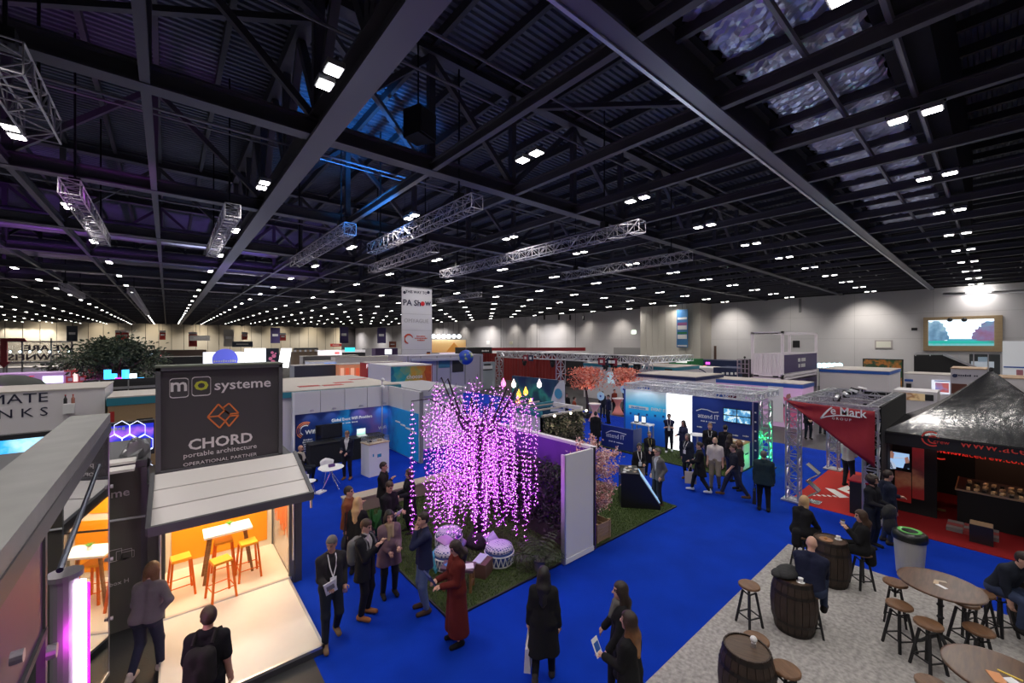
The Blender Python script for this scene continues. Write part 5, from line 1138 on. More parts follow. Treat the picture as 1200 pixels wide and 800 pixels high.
person('p17', 352, 566, 'bald bearded man with a beige scarf seated in front of the blue booth', 1.75, 60, seat=.46, top=(.014, .014, .016), hair='bald', hc='dark', skin=1, R='knee', L='knee', scarf=(.45, .4, .34), beard='dark')
# ---- event stand crowd
person('p18', 784, 530, 'man in navy polo with arms crossed against the bright white wall', 1.78, 0, top=(.02, .025, .06), bottom=(.015, .017, .03), shoe=(.7, .7, .72), hc='dark', R='crossed', L='crossed', sleeve=.5, lany=True, topname='polo_shirt', step=.12)
person('p19', 801, 538, 'long haired woman in dark clothes before the lit white panel', 1.68, -40, fem=True, top=(.03, .035, .08), bottom=(.02, .025, .06), hair='long', hc='dark', R='hold', L='down', hem=.8)
person('p20', 806, 561, 'grey haired woman in navy coat with lanyard and brown ankle boots', 1.68, -35, fem=True, top=(.016, .018, .035), bottom=(.014, .015, .025), shoe=(.16, .07, .03), hair='bob', hc='grey', R='down', L='down', hem=.62, lany=True, topname='coat')
person('p21', 832, 548, 'bald stout man in black shirt with white badge on the dark blue stand', 1.8, 0, top=(.012, .012, .014), hair='short', hc='ginger', R='down', L='down', lany=True, wide=1.2, topname='shirt')
person('p22', 850, 551, 'man in black jacket facing the wall screen with his back turned', 1.8, 165, top=(.014, .014, .016), hc='dark', R='hold', L='down', wide=1.1)
person('p23', 855, 563, 'dark haired woman in black jacket and jeans at the wooden counter', 1.68, 130, fem=True, top=(.014, .013, .016), bottom=(.03, .04, .09), hair='long', hc='dark', R='hold', L='down', botname='jeans')
person('p24', 838, 573, 'bald bearded man in pale short sleeved shirt and beige trousers', 1.8, -5, top=(.62, .56, .55), bottom=(.3, .25, .19), shoe=(.04, .04, .045), hair='bald', hc='dark', skin=0, R='down', L='down', sleeve=.5, beard='dark', wide=1.08, topname='shirt', step=.15)
person('p25', 820, 577, 'woman striding left in black coat with white trainers and cream tote', 1.7, -85, fem=True, top=(.012, .012, .014), bottom=(.015, .017, .024), shoe=(.75, .75, .76), hair='bun', hc='dark', R='fwd', L='hold', hem=.6, step=.55, topname='coat')
person('p26', 866, 574, 'woman with curly light brown hair behind the walking man', 1.68, -60, fem=True, top=(.03, .025, .03), bottom=(.04, .05, .1), hair='curly', hc='ginger', R='down', L='down', botname='jeans')
person('p27', 860, 584, 'man in navy t-shirt and dark jeans striding left', 1.76, -80, top=(.014, .017, .03), bottom=(.02, .026, .05), shoe=(.14, .07, .04), hc='brown', R='back', L='fwd', sleeve=.5, step=.75, topname='t_shirt', botname='jeans')
person('p28', 895, 598, 'broad man in dark teal jacket from behind with black shopping bag', 1.8, 178, top=(.016, .032, .04), bottom=(.012, .012, .015), hc='grey', R='down', L='down', hem=.78, wide=1.2)
person('p29', 761, 556, 'white haired woman in black coat with lanyard near the white desk', 1.66, 10, fem=True, top=(.014, .014, .016), hair='short', hc='grey', R='front', L='hold', hem=.5, lany=(.3, .28, .1), topname='coat')
person('p30', 749, 577, 'dark haired woman in black blazer and beige trousers behind the black kiosk', 1.66, 10, fem=True, top=(.014, .013, .016), bottom=(.33, .26, .2), hair='bun', hc='black', R='down', L='hold', lany=True, topname='blazer')
person('p31', 771, 592, 'man in grey tweed blazer facing left beside the black kiosk', 1.78, -50, top=(.13, .125, .125), bottom=(.013, .013, .02), shoe=(.1, .05, .03), hc='grey', R='pocket', L='pocket', hem=.8, open_front=True, shirt=(.5, .52, .56), topname='blazer')
person('p32', 698, 524, 'person in black coat from behind beside the low blue sign', 1.72, 170, top=(.012, .011, .012), hc='black', hem=.55, wide=1.15, topname='coat')
# ---- red stand, gazebo
person('p33', 994, 570, 'person in white shirt half hidden behind the red triangular banner', 1.76, 150, top=(.55, .53, .54), hc='dark', R='hold', L='hold', topname='shirt')
person('p34', 947, 514, 'person in dark suit standing in the aisle behind the red stand', 1.78, 20, top=(.013, .014, .02), hc='dark', R='front', L='front', hem=.8)
person('p35', 964, 508, 'person in dark coat further along the aisle behind the red stand', 1.72, 160, top=(.014, .014, .02), hc='dark', hem=.7, topname='coat')
person('p36', 1022, 640, 'bearded man in black carrying a dark coat over his arm', 1.77, 60, top=(.013, .013, .016), hair='curly', hc='dark', R='hold', L='hold', beard='dark', skin=1, topname='shirt')
person('p37', 1040, 636, 'man in navy suit jacket and jeans looking towards the tent', 1.84, 120, top=(.016, .02, .04), bottom=(.03, .045, .1), shoe=(.05, .04, .04), hc='dark', R='down', L='hold', hem=.82, botname='jeans', wide=1.08, skin=1)
# ---- bar
person('p38', 938, 664, 'blond woman in black seated at the barrel table, seen from behind', 1.68, 150, fem=True, seat=.72, top=(.012, .011, .013), hair='bob', hc='blond', R='table', L='table', hem=.5, topname='coat', lean=12)
person('p39', 1010, 688, 'brown haired woman in black seated right of the barrel holding a cup', 1.68, -75, fem=True, seat=.72, top=(.012, .012, .014), shoe=(.02, .02, .02), hair='long', hc='brown', R='up', L='up', hem=.5, topname='coat', nod=10)
person('p40', 949, 742, 'bald man in navy sweater seated at the middle barrel from behind', 1.8, 172, seat=.72, top=(.013, .016, .04), bottom=(.035, .05, .1), hair='bald', hc='dark', R='table', L='table', wide=1.2, lean=14, topname='sweater', botname='jeans', nod=15)
person('p41', 1172, 742, 'man in dark sweater and jeans seated at right, chin in his hand', 1.8, 55, seat=.72, top=(.022, .024, .03), bottom=(.04, .055, .11), hc='dark', R='knee', L='chin', lean=26, topname='sweater', botname='jeans', wide=1.1)
# ---- among the coral trees
for k, (px, py, f_, tp, hh, lb) in enumerate(((706, 489, 20, (.02, .02, .03), 1.75, 'person in dark clothes under the nearer coral tree'), (713, 496, -60, (.02, .025, .06), 1.78, 'man in dark blue beside the pink cocktail table'),
        (720, 484, 40, (.16, .03, .02), 1.7, 'person in red top between the two coral trees'), (673, 497, 100, (.3, .06, .03), 1.7, 'person in orange lit clothes left of the coral tree'),
        (664, 492, -30, (.02, .02, .02), 1.76, 'person in black beside the white feather flag'))):
    person('c%d' % k, px, py, lb, hh, f_, top=tp, hc='dark', hem=.82)
# ---- things in hands
def brochure(o): MB().box((-.09, -.006, -.08), (.09, .006, .17)).build('cover', BWHITE, o); MB().box((-.06, .006, 0), (.06, .008, .1)).build('print', GREY, o)
held('p3', 'R', 'brochure', 'white brochure held by the man in the dark sweater', 'brochure', brochure, (-20, 15, 0))
def folder(o): MB().box((-.13, -.012, -.1), (.13, .012, .2)).build('cover', mat('folder_navy', (.02, .03, .12), .4), o)
held('p7', 'R', 'folder', 'navy folder held by the woman in the rust dress', 'folder', folder, (-30, 0, 10))
def tote(c_, hh=.36, ww=.32):
    def f_(o):
        m = mat('tote_%d' % int(c_[0] * 100), c_, .8)
        MB().add([(-ww / 2, -.05, -.22 - hh), (ww / 2, -.05, -.22 - hh), (ww / 2, .05, -.22 - hh), (-ww / 2, .05, -.22 - hh), (-ww / 2 * 1.05, -.03, -.22), (ww / 2 * 1.05, -.03, -.22), (ww / 2 * 1.05, .03, -.22), (-ww / 2 * 1.05, .03, -.22)],
                 [(0, 3, 2, 1), (0, 1, 5, 4), (1, 2, 6, 5), (2, 3, 7, 6), (3, 0, 4, 7), (4, 5, 6, 7)]).build('bag_body', m, o)
        for y_ in (-.03, .03): MB().tube([(-.08, y_, -.22), (-.03, 0, -.02), (.03, 0, -.02), (.08, y_, -.22)], .008, 5).build('handle', m, o)
    return f_
held('p8', 'L', 'tote_bag', 'white tote bag carried by the woman with long black hair', 'bag', tote((.62, .6, .58)), (0, 0, 90))
held('p28', 'L', 'shopping_bag', 'black shopping bag carried by the man in the teal jacket', 'bag', tote((.012, .012, .016), .4, .3), (0, 0, 90))
held('p25', 'R', 'tote_bag', 'cream tote bag on the arm of the striding woman', 'bag', tote((.6, .52, .45), .4, .36), (0, 0, 90))
def leaflet(o): MB().box((-.08, -.004, -.04), (.08, .004, .17)).build('sheet', BWHITE, o); MB().box((-.06, -.007, .02), (.06, -.004, .12)).build('print', mat('print_blue', (.03, .12, .5), .5), o)
held('p10', 'L', 'leaflet', 'blue and white leaflet held by the woman nearest the camera', 'leaflet', leaflet, (-30, 10, 0))
held('p14', 'R', 'paper_sheet', 'white paper sheet held by the man in the black sweater', 'paper', leaflet, (-40, 10, 0))
def cup(o): MB().lathe([(.03, -.05), (.04, .06)], n=12).build('cup', BWHITE, o); MB().lathe([(.042, .06), (.042, .075)], n=12).build('lid', BLACK, o)
held('p39', 'R', 'paper_cup', 'white paper cup held by the seated woman in black', 'cup', cup)
def coat(o): MB().ball((0, 0, -.1), .2, 12, 8, sc=(1.2, .5, 1)).ball((.02, .02, -.38), .18, 12, 8, sc=(1.1, .5, 1.3)).build('folded_cloth', mat('coat_dark', (.02, .02, .022), .8, bump=.6, bscale=12), o, smooth=True)
held('p36', 'R', 'folded_coat', 'dark coat folded over the arm of the bearded man', 'coat', coat)
def shoulder_bag(o): MB().ball((0, 0, -.2), .22, 12, 8, sc=(.8, .45, 1)).build('bag_body', mat('bag_black', (.012, .012, .014), .6), o, smooth=True); MB().tube([(-.12, 0, -.1), (-.04, 0, .5), (.04, 0, .5), (.12, 0, -.1)], .016, 5).build('strap', MATS['bag_black'], o)
held('p11', 'R', 'shoulder_bag', 'black shoulder bag at the side of the man in rust brown', 'bag', shoulder_bag)
# ================================================================ BLUE WIFI STAND BEHIND THE LAWN
YW = 18.8; WX0 = PY(345, 460, YW).x; WX1 = 8.1; WZ = 2.98; WY1 = PX(492, 458, WX1).y
wf = thing('exhibition_stand', 'tall white walled stand with blue printed graphics about event wifi', 'stand', (6, YW, 0))
nseg = 4
for k in range(nseg):
    a = WX0 + (WX1 - WX0) * k / nseg; b_ = WX0 + (WX1 - WX0) * (k + 1) / nseg; mbx((a + .012, YW, 0), (b_ - .012, YW + .08, WZ), WHITE, 'wall_panel', wf)
for k in range(2):
    a = YW - (YW - WY1) * k / 2; b_ = YW - (YW - WY1) * (k + 1) / 2; mbx((WX1, b_ + .012, 0), (WX1 + .08, a - .012, WZ), WHITE, 'wall_panel', wf)
mbx((WX0 - .08, YW - .06, 0), (WX0, YW + .12, WZ), BWHITE, 'end_post', wf); mbx((WX1 - .02, WY1 - .08, 0), (WX1 + .12, WY1, WZ), GREY, 'end_post', wf)
mbx((WX0 + .02, YW - .05, .05), (WX1 - .05, YW - .01, 2.05), ramp_mat('print_wifi', [(0, (.006, .012, .06)), (.4, (.008, .03, .16)), (.55, (.01, .2, .5)), (.62, (.006, .04, .2)), (.8, (.1, .06, .22)), (1, (.01, .12, .45))], 'X', .24, .5, noise=.5, nscale=1.4, emit=.22), 'printed_panel', wf)
mbx((WX1 - .05, WY1 + .1, .05), (WX1 - .01, YW - .05, 2.05), ramp_mat('print_wifi_side', [(0, (.01, .25, .6)), (.4, (.02, .08, .35)), (.7, (.03, .3, .6)), (1, (.01, .06, .3))], 'Y', .3, .4, noise=.8, nscale=2, emit=.14), 'printed_panel', wf)
def letY(s, size, px, py, Y, m, par, sx=1, bold=0.0, align='CENTER'):
    q = PY(px, py, Y); return shift2(text(s, size, m, None, MYn(q.x, Y - .008, q.z), 'lettering', .003, sx, align, bold), par)
letY('Global Event WiFi Providers', .19, 413, 490, YW - .055, BWHITE, wf, .82, .003); letY('~oooollooo oool loool', .09, 405, 495.5, YW - .055, LTXT, wf)
letY('Wifi', .24, 364, 506, YW - .055, BWHITE, wf, 1, .006)
c = PY(358, 504, YW - .065)
for r, m in ((.34, ORL), (.27, ORL), (.2, LTXT)):
    b = MB(); pts = [Vector((c.x + r * math.cos(math.radians(t)), YW - .065, c.z + r * math.sin(math.radians(t)))) for t in range(60, 250, 12)]
    for p_, q_ in zip(pts, pts[1:]): b.bar(p_, q_, .006, .035)
    shift2(b.build('logo_arc', m), wf)
for k in range(6): letY(('~looloo', '~loolooo', '~oolool', '~loooo', '~ooooo', '~olooo')[k], .1, 361, 515 + k * 2.6, YW - .055, LTXT, wf, 1, 0)
letY('WiFi', .2, 448, 501, YW - .055, LTXT, wf)
for k in range(4): q = PX(466 + k * 6, 494 + k * 4, WX1 - .06); shift2(MB().cbox((WX1 - .055, q.y, q.z), (.01, .5, .07)).build('text_strip', LTXT), wf)
for px in (365, 391, 423, 450):
    q = PY(px, 486, YW - .35); o = thing('clip_light', 'small arm spotlight clipped above the blue wifi graphic', 'lamp', (q.x, YW - .0, 2.12), 0, 'clip lights over the wifi graphic'); MB().tube([(0, -.05, 0), (0, -.4, .12)], .012, 5).build('arm', ALU, o); MB().cbox((0, -.42, .1), (.14, .06, .08)).build('lamp_head', ALU, o)
    lamp('clip_spot', 'SPOT', (q.x, YW - .45, 2.15), 14, (.9, .95, 1), (q.x, YW, 1.2), .05, 100)
def mk(nm, lab, cat, loc, rz=0): return thing(nm, lab, cat, loc, rz)
# long dark counter with tv and laptop
lc = mk('counter', 'long black draped counter along the back of the wifi stand', 'counter', (5.6, 18.2, 0)); MB().box((-1.2, -.35, 0), (1.9, .3, .88)).build('drape', mat('drape_black', (.012, .012, .014), .9, bump=.5, bscale=9), lc); MB().box((-1.22, -.37, .88), (1.92, .32, .91)).build('counter_top', BLACK, lc)
q = PY(386, 512, 18.3); tv1 = mk('television', 'large dark television standing on the black counter of the wifi stand', 'television', (q.x, 18.35, .91)); MB().box((-.54, -.03, .05), (.54, .03, .68)).build('bezel', BLACK, tv1); MB().box((-.51, -.036, .08), (.51, -.03, .65)).build('screen', mat('screen_off', (.01, .01, .014), .1), tv1); MB().box((-.2, -.1, 0), (.2, .1, .03)).build('foot', BLACK, tv1); MB().box((-.03, -.02, .03), (.03, .02, .06)).build('neck', BLACK, tv1)
q = PY(424, 518, 18.2); lp = mk('laptop', 'open laptop with bright green screen on the black counter', 'laptop', (q.x, 18.15, .91)); MB().box((-.2, -.14, 0), (.2, .14, .02)).build('keyboard_base', BWHITE, lp); MB().box((-.2, .13, .02), (.2, .15, .32)).build('screen_lid', BWHITE, lp); MB().box((-.18, .125, .05), (.18, .13, .29)).build('screen', ramp_mat('laptop_screen', [(0, (.05, .4, .2)), (.5, (.6, .9, .8)), (1, (.8, .95, 1))], 'Z', 3, 0, emit=1.2, noise=.5, nscale=8), lp)
# white plinth with clear display case
q = P(442, 556, 0); wp_ = mk('plinth', 'tall white plinth with small logo and clear display case', 'plinth', (q.x, q.y + .2, 0), .15)
MB().box((-.42, -.3, 0), (.42, .3, 1.22)).build('body', BWHITE, wp_); MB().box((-.44, -.32, 1.2), (.44, .32, 1.24)).build('plinth_top', mat('wood_pale', (.6, .45, .3), .5), wp_)
for a, c_ in (((-.42, -.3), (.42, -.29)), ((-.42, .29), (.42, .3)), ((-.42, -.3), (-.41, .3)), ((.41, -.3), (.42, .3))): MB().box((a[0], a[1], 1.24), (c_[0], c_[1], 1.45)).build('glass_side', GLASS, wp_)
MB().cbox((0, -.305, .75), (.16, .008, .12)).build('logo', mat('logo_blue', (.03, .3, .55), .5), wp_); MB().cbox((-.25, -.305, .8), (.05, .008, .1)).build('logo', MATS['logo_blue'], wp_)
for k in range(3): o = MB().cbox((0, 0, .03), (.14, .1, .06)).build('device', (DKMETAL, ALU, mat('device_tan', (.5, .35, .2), .5))[k]); o.location = (q.x - .22 + k * .2, q.y + .2, 1.24); tag(o, ('dark', 'silver', 'tan')[k] + ' small device inside the display case on the white plinth', 'device')
# white table, chairs, small camera mast
q = P(388, 572, 0); tt = mk('round_table', 'small round white table on chrome legs at the wifi stand', 'table', (q.x, q.y, 0)); MB().lathe([(.4, .72), (.42, .73), (.4, .75), (.01, .75)], n=26).build('tabletop', BWHITE, tt)
for k in range(4): a = k * 1.571 + .4; MB().tube([(0, 0, .72), (.06 * math.cos(a), .06 * math.sin(a), .5), (.38 * math.cos(a), .38 * math.sin(a), .02)], .014, 6).build('leg', WIRE, tt)
o = MB().box((-.1, -.05, 0), (.1, .05, .09)).build('leaflet_box', mat('box_purple', (.1, .04, .2), .5)); o.location = (q.x + .02, q.y, .751); tag(o, 'small purple box in the middle of the round white table', 'box')
def chair(lab, x, y, rz):
    o = thing('chair', lab, 'chair', (x, y, 0), rz); MB().lathe([(.21, .43), (.23, .45), (.2, .46), (.01, .455)], n=18).build('seat', BWHITE, o)
    vs = []; fs = []
    for i in range(9):
        for j in range(4): a = math.radians(200 + i * 17.5); r = .23 + .03 * j / 3; vs.append((r * math.cos(a), r * math.sin(a), .5 + .32 * j / 3 * (1 - .25 * abs(i - 4) / 4)))
    for i in range(8):
        for j in range(3): t = i * 4 + j; fs.append((t, t + 1, t + 5, t + 4))
    b = MB().add(vs, fs).build('backrest', BWHITE, o, smooth=True); b.modifiers.new('thickness', 'SOLIDIFY').thickness = .015
    for k in range(4): a = k * 1.571 + .785; MB().tube([(.12 * math.cos(a), .12 * math.sin(a), .43), (.24 * math.cos(a), .24 * math.sin(a), 0)], .013, 6).build('leg', WIRE, o)
    return o
chair('white shell chair behind the small round white table', q.x + .1, q.y + .75, math.pi); chair('white shell chair left of the small round white table', q.x - .75, q.y - .1, -1.4)
d = PEOPLE['p17']['o'].location; chair('white chair under the seated bald bearded man', d.x, d.y, PEOPLE['p17']['rz'])
bz = P(375, 577, 0); o = MB().cbox((0, 0, .02), (.35, .25, .04)).build('magazine', BWHITE); o.location = (bz.x, bz.y, 0); o.rotation_euler = (0, 0, .6); tag(o, 'white magazine pile lying on the blue carpet by the chair', 'magazine')
q = PY(448, 455, 18.7); cm_ = mk('camera_mast', 'white sensor mast on top of the wifi stand wall', 'mast', (q.x, 18.72, 0)); MB().tube([(0, 0, 0), (0, 0, 3.4)], .03, 8).build('pole', ALU, cm_); MB().ball((0, -.06, 2.95), .1, 10, 7).ball((0, -.06, 3.3), .09, 10, 7).build('sensor_head', BWHITE, cm_, smooth=True)
# ================================================================ STANDS FURTHER AWAY
def boothY(nm, lab, px0, px1, pyT, t, depth, m, cat='stand', z0=0, roof=None, fascia=None, fh=.3, group=None):
    c = PT((px0 + px1) / 2, pyT, t); Y = c.y; x0 = PY(px0, pyT, Y).x; x1 = PY(px1, pyT, Y).x; z1 = c.z
    r = thing(nm, lab, cat, ((x0 + x1) / 2, Y, 0), 0, group); mbx((x0, Y, z0), (x1, Y + depth, z1 - (fh if fascia else 0)), m, 'body', r)
    if fascia: mbx((x0 - .03, Y - .03, z1 - fh), (x1 + .03, Y + depth + .03, z1), fascia, 'fascia', r)
    if roof: mbx((x0 - .02, Y - .02, z1), (x1 + .02, Y + depth + .02, z1 + .05), roof, 'roof', r)
    return r, Y, x0, x1, z1
def boothX(nm, lab, px0, px1, pyT, t, depth, m, cat='stand', z0=0, roof=None, fascia=None, fh=.3, group=None):
    c = PT((px0 + px1) / 2, pyT, t); X = c.x; y1 = PX(px0, pyT, X).y; y0 = PX(px1, pyT, X).y; z1 = c.z
    r = thing(nm, lab, cat, (X, (y0 + y1) / 2, 0), 0, group); mbx((X, y0, z0), (X + depth, y1, z1 - (fh if fascia else 0)), m, 'body', r)
    if fascia: mbx((X - .03, y0 - .03, z1 - fh), (X + depth + .03, y1 + .03, z1), fascia, 'fascia', r)
    if roof: mbx((X - .02, y0 - .02, z1), (X + depth + .02, y1 + .02, z1 + .05), roof, 'roof', r)
    return r, X, y0, y1, z1
def patY(px0, py0, px1, py1, Y, m, nm, par, th=.02):
    a = PY(px0, py1, Y); b_ = PY(px1, py0, Y); return mbx((a.x, Y - th, a.z), (b_.x, Y - .004, b_.z), m, nm, par)
def patX(px0, py0, px1, py1, X, m, nm, par, th=.02):
    a = PX(px1, py1, X); b_ = PX(px0, py0, X); return mbx((X - th, a.y, min(a.z, b_.z - .02)), (X - .004, b_.y, b_.z), m, nm, par)
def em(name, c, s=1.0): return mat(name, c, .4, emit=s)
TEAL = mat('fascia_teal', (.03, .22, .3), .5); FBLUE = mat('fascia_blue', (.03, .12, .5), .5); SHELL = mat('shell_white', (.75, .72, .75), .6); ROOFW = mat('roof_muslin', (.5, .46, .43), .7); RED = mat('stand_red', (.4, .02, .02), .6); DARK = mat('stand_dark', (.02, .02, .024), .6); NAVYS = mat('stand_navy', (.015, .025, .09), .6); GRN = mat('stand_green', (.02, .2, .06), .6)
# ---- left
r, Y, x0, x1, z1 = boothY('exhibition_stand', 'white stand with dark lettering about ultimate drinks, at the left edge', -40, 123, 459, 15.2, 3.2, SHELL, roof=ROOFW)
letY('ULTIMATE', .5, 57, 465.5, Y, DTXT, r, 1.15, 0, 'RIGHT'); letY('D R I N K S', .46, 57, 482, Y, DTXT, r, 1.1, 0, 'RIGHT'); 
for k, px in enumerate((77, 86)):
    q = PY(px, 470, Y - .1); o = thing('bottle', ('dark', 'pale')[k] + ' bottle on the little shelf of the white drinks stand', 'bottle', (q.x, Y - .16, PY(80, 472, Y).z)); MB().lathe([(.05, 0), (.05, .18), (.02, .24), (.02, .3)], n=10).build('glass', (DARK, mat('bottle_pink', (.5, .2, .15), .2))[k], o); MB().lathe([(.022, .3), (.022, .34)], n=8).build('cap', RED, o)
patY(75, 472, 88, 484, Y, BWHITE, 'shelf_box', r, .25)
r, Y, x0, x1, z1 = boothY('exhibition_stand', 'stand with teal fascia and tan cloth behind the charcoal sign', 126, 186, 465, 16.5, 2.6, mat('cloth_tan', (.35, .24, .13), .8, bump=.6, bscale=2), fascia=TEAL, roof=ROOFW); patY(160, 489, 179, 496, Y, DARK, 'plaque', r); patY(128, 482, 134, 500, Y, RED, 'red_post', r)
def hexm():
    m = ramp_mat('screen_hex', [(0, (.01, .02, .35)), (.5, (.03, .04, .6)), (.75, (.35, .12, .7)), (1, (.02, .03, .5))], 'Z', 1.2, -1.6, emit=1.0, noise=.9, nscale=2.5); return m
r, Y, x0, x1, z1 = boothY('led_screen', 'wide led screen with white hexagon lines on violet blue', 124, 181, 494, 14.2, .25, DARK, 'screen', z0=1.1); patY(125, 495, 180, 531, Y, hexm(), 'screen', r)
hl = em('hex_line', (.7, .75, 1), 1.6)
for cx_, cy_ in ((134, 519), (152, 519), (170, 519), (143, 503), (161, 503), (179, 535)):
    b = MB(); pts = [PY(cx_ + 10.5 * math.cos(math.radians(60 * k + 30)), cy_ + 10 * math.sin(math.radians(60 * k + 30)), Y - .03) for k in range(7)]
    for p_, q_ in zip(pts, pts[1:]):
        if x0 <= p_.x <= x1 and x0 <= q_.x <= x1: b.bar(p_, q_, .012, .02)
    if b.v: shift2(b.build('hexagon_line', hl), r)
letY('~llolol', .16, 134, 503, Y - .03, LTXT, r, 1, .004)
r, Y, x0, x1, z1 = boothY('led_screen', 'bright pale blue led screen above the foreground roof beam', -30, 67, 509, 13.2, .25, DARK, 'screen', z0=1.2); patY(-30, 510, 66, 536, Y, ramp_mat('screen_sky', [(0, (.02, .12, .6)), (.4, (.05, .45, .85)), (.6, (.5, .85, 1)), (1, (.03, .2, .7))], 'X', .35, .5, emit=1.1, noise=.7, nscale=2), 'screen', r)
r, Y, x0, x1, z1 = boothY('sign_board', 'dark sign board with yellow rounded outline beyond the foreground roof beam', -30, 62, 538, 10.5, .2, mat('board_olive', (.12, .115, .09), .6), 'sign')
b = MB(); rr = [PY(x, y, Y - .01) for x, y in ((0, 562), (22, 555), (26, 551), (24, 547), (0, 550))]
for p_, q_ in zip(rr, rr[1:]): b.bar(p_, q_, .01, .03)
shift2(b.build('logo_outline', YEL), r); letY('mo', .25, 8, 553, Y, YEL, r)
r, Y, x0, x1, z1 = boothY('screen_wall', 'black back of a modular led wall under the green tree', 98, 183, 444, 22, .3, DARK, 'screen')
for i, (a, c) in enumerate(((98, 114), (118, 149), (152, 180))): patY(a, 446 + (2 if i == 0 else 0), c, 454, Y - .02, BLACK, 'cabinet', r); patY(a + 20 if i == 0 else a, 456, c + (20 if i == 0 else 0), 464, Y - .02, BLACK, 'cabinet', r)
for a in (116.5, 150.5): patY(a - .8, 445, a + .8, 465, Y - .03, GREY, 'frame_bar', r)
patY(98, 453.6, 182, 455, Y - .03, GREY, 'frame_bar', r)
for px in (141, 156, 170): patY(px - 2, 458.5, px + 2, 461.5, Y - .04, em('led_teal', (.02, .5, .35), .8), 'power_light', r)
dm = thing('dome_tent', 'dark rounded dome roof at the left edge', 'tent', tuple(PT(8, 455, 20).xy) + (0,)); MB().lathe([(1.5, 0), (1.5, 2.4), (1.42, 2.75), (1.1, 3.15), (.6, 3.4), (.01, 3.48)], n=24).build('shell', mat('dome_green', (.03, .035, .03), .6), dm, smooth=True)
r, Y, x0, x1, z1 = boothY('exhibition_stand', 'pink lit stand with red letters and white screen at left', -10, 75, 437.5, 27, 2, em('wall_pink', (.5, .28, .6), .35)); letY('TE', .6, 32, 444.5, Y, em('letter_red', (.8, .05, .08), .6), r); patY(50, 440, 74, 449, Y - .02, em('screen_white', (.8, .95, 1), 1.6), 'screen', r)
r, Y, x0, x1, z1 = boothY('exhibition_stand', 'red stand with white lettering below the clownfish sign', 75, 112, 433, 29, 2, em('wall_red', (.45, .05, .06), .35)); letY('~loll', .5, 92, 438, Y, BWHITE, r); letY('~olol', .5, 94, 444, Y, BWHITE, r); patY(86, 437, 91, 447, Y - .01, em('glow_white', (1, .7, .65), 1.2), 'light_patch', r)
r, Y, x0, x1, z1 = boothY('exhibition_stand', 'pale low stand behind the dark dome', -20, 130, 430, 38, 3, mat('wall_lilac', (.45, .44, .52), .6), roof=ROOFW)
# reversed sign seen from behind
ts = 36; cf = thing('hanging_sign', 'see-through frame sign with black letters reading backwards at left', 'sign', tuple(PT(45, 412, ts)))
Yc = PT(45, 412, ts).y
def barY(x0_, y0_, x1_, y1_, w_, m, nm): return shift2(MB().bar(PY(x0_, y0_, Yc), PY(x1_, y1_, Yc), w_).build(nm, m), cf)
for a in ((8, 400, 84, 400.5), (8, 425, 84, 424), (8, 400, 8, 446), (84, 400, 84, 446), (26, 396, 26, 440), (60, 396, 60, 440)): barY(*a, .1, GREY, 'frame_bar')
for s, px, py in (('WE ARE', 58, 408), ('CLOWNFISH', 46, 418.5)):
    q = PY(px, py, Yc - .05); o = text(s, .72, mat('letter_charcoal', (.05, .04, .05), .5), None, Matrix.Translation((q.x, Yc - .05, q.z)) @ Matrix.Rotation(math.pi, 4, 'Z') @ Matrix.Rotation(math.radians(90), 4, 'X'), 'lettering', .02, 1.15, 'CENTER', .02); shift2(o, cf)
patY(6, 399, 85, 427, Yc + .1, mat('gauze', (.6, .58, .56), .8, alpha=.25), 'gauze_panel', cf, .01)
for k in range(7): q = PY(12 + k * 11.5, 412, Yc - .3); o = thing('spot_lamp', 'bright spot lamp along the backwards sign', 'lamp', tuple(q), 0, 'spot lamps along the backwards sign'); MB().tube([(0, 0, 0), (0, .25, .1)], .06, 8).build('lamp_body', DKMETAL, o); MB().ball((0, -.02, 0), .075, 8, 6).build('lens', em('lens_cyan', (.75, .95, 1), 9), o)
ra = thing('arrow_sign', 'large dark red arrow bent downwards at the left edge', 'sign', tuple(PT(8, 410, 34))); Yr = PT(8, 410, 34).y
b = MB(); P4 = [PY(x, y, Yr) for x, y in ((0, 396), (28, 396), (31, 399.5), (8, 399.5), (8, 424), (12, 424), (4, 431), (-4, 424), (0, 424))]; b.slab(P4, (0, .25, 0)); shift2(b.build('arrow', mat('arrow_red', (.2, .01, .02), .5)), ra)
shift2(MB().bar(Vector((PY(4, 431, Yr).x, Yr + .1, 0)), PY(4, 430, Yr) + Vector((0, .1, 0)), .12).build('post', GREY), ra)
# big green tree
tp = PT(137, 446, 30); gt_ = thing('tree', 'big green leafy tree standing among the stands at left', 'tree', (tp.x, tp.y, 0))
MB().tube([(0, 0, 0), (.1, 0, 1.5), (0, .1, 2.6)], [.25, .2, .16], 8).build('trunk', MATS['bark_brown'], gt_)
for k in range(9): a = k * .7; MB().tube([(0, .1, 2.3), (1.0 * math.cos(a), 1.0 * math.sin(a), 3.2), (2.0 * math.cos(a), 2.0 * math.sin(a), 3.9)], [.1, .06, .03], 5).build('branch', MATS['bark_brown'], gt_)
blobs = [(random.gauss(0, 1.2), random.gauss(0, 1.0), random.uniform(2.6, 4.9)) for _ in range(34)]
def gl():
    c = random.choice(blobs); v = Vector((random.gauss(0, .42), random.gauss(0, .42), random.gauss(0, .3))); k_ = max(.3, 1 - abs(c[2] - 3.4) / 2.6); return (Vector((c[0] * k_ * 1.25, c[1] * k_, c[2])) + v, v + Vector((0, 0, -.2)))
leaves('foliage', [mat('tree_leaf_a', (.06, .09, .05), .6), mat('tree_leaf_b', (.13, .15, .1), .6), mat('tree_leaf_c', (.03, .05, .035), .6)], gt_, 10000, gl, .24)
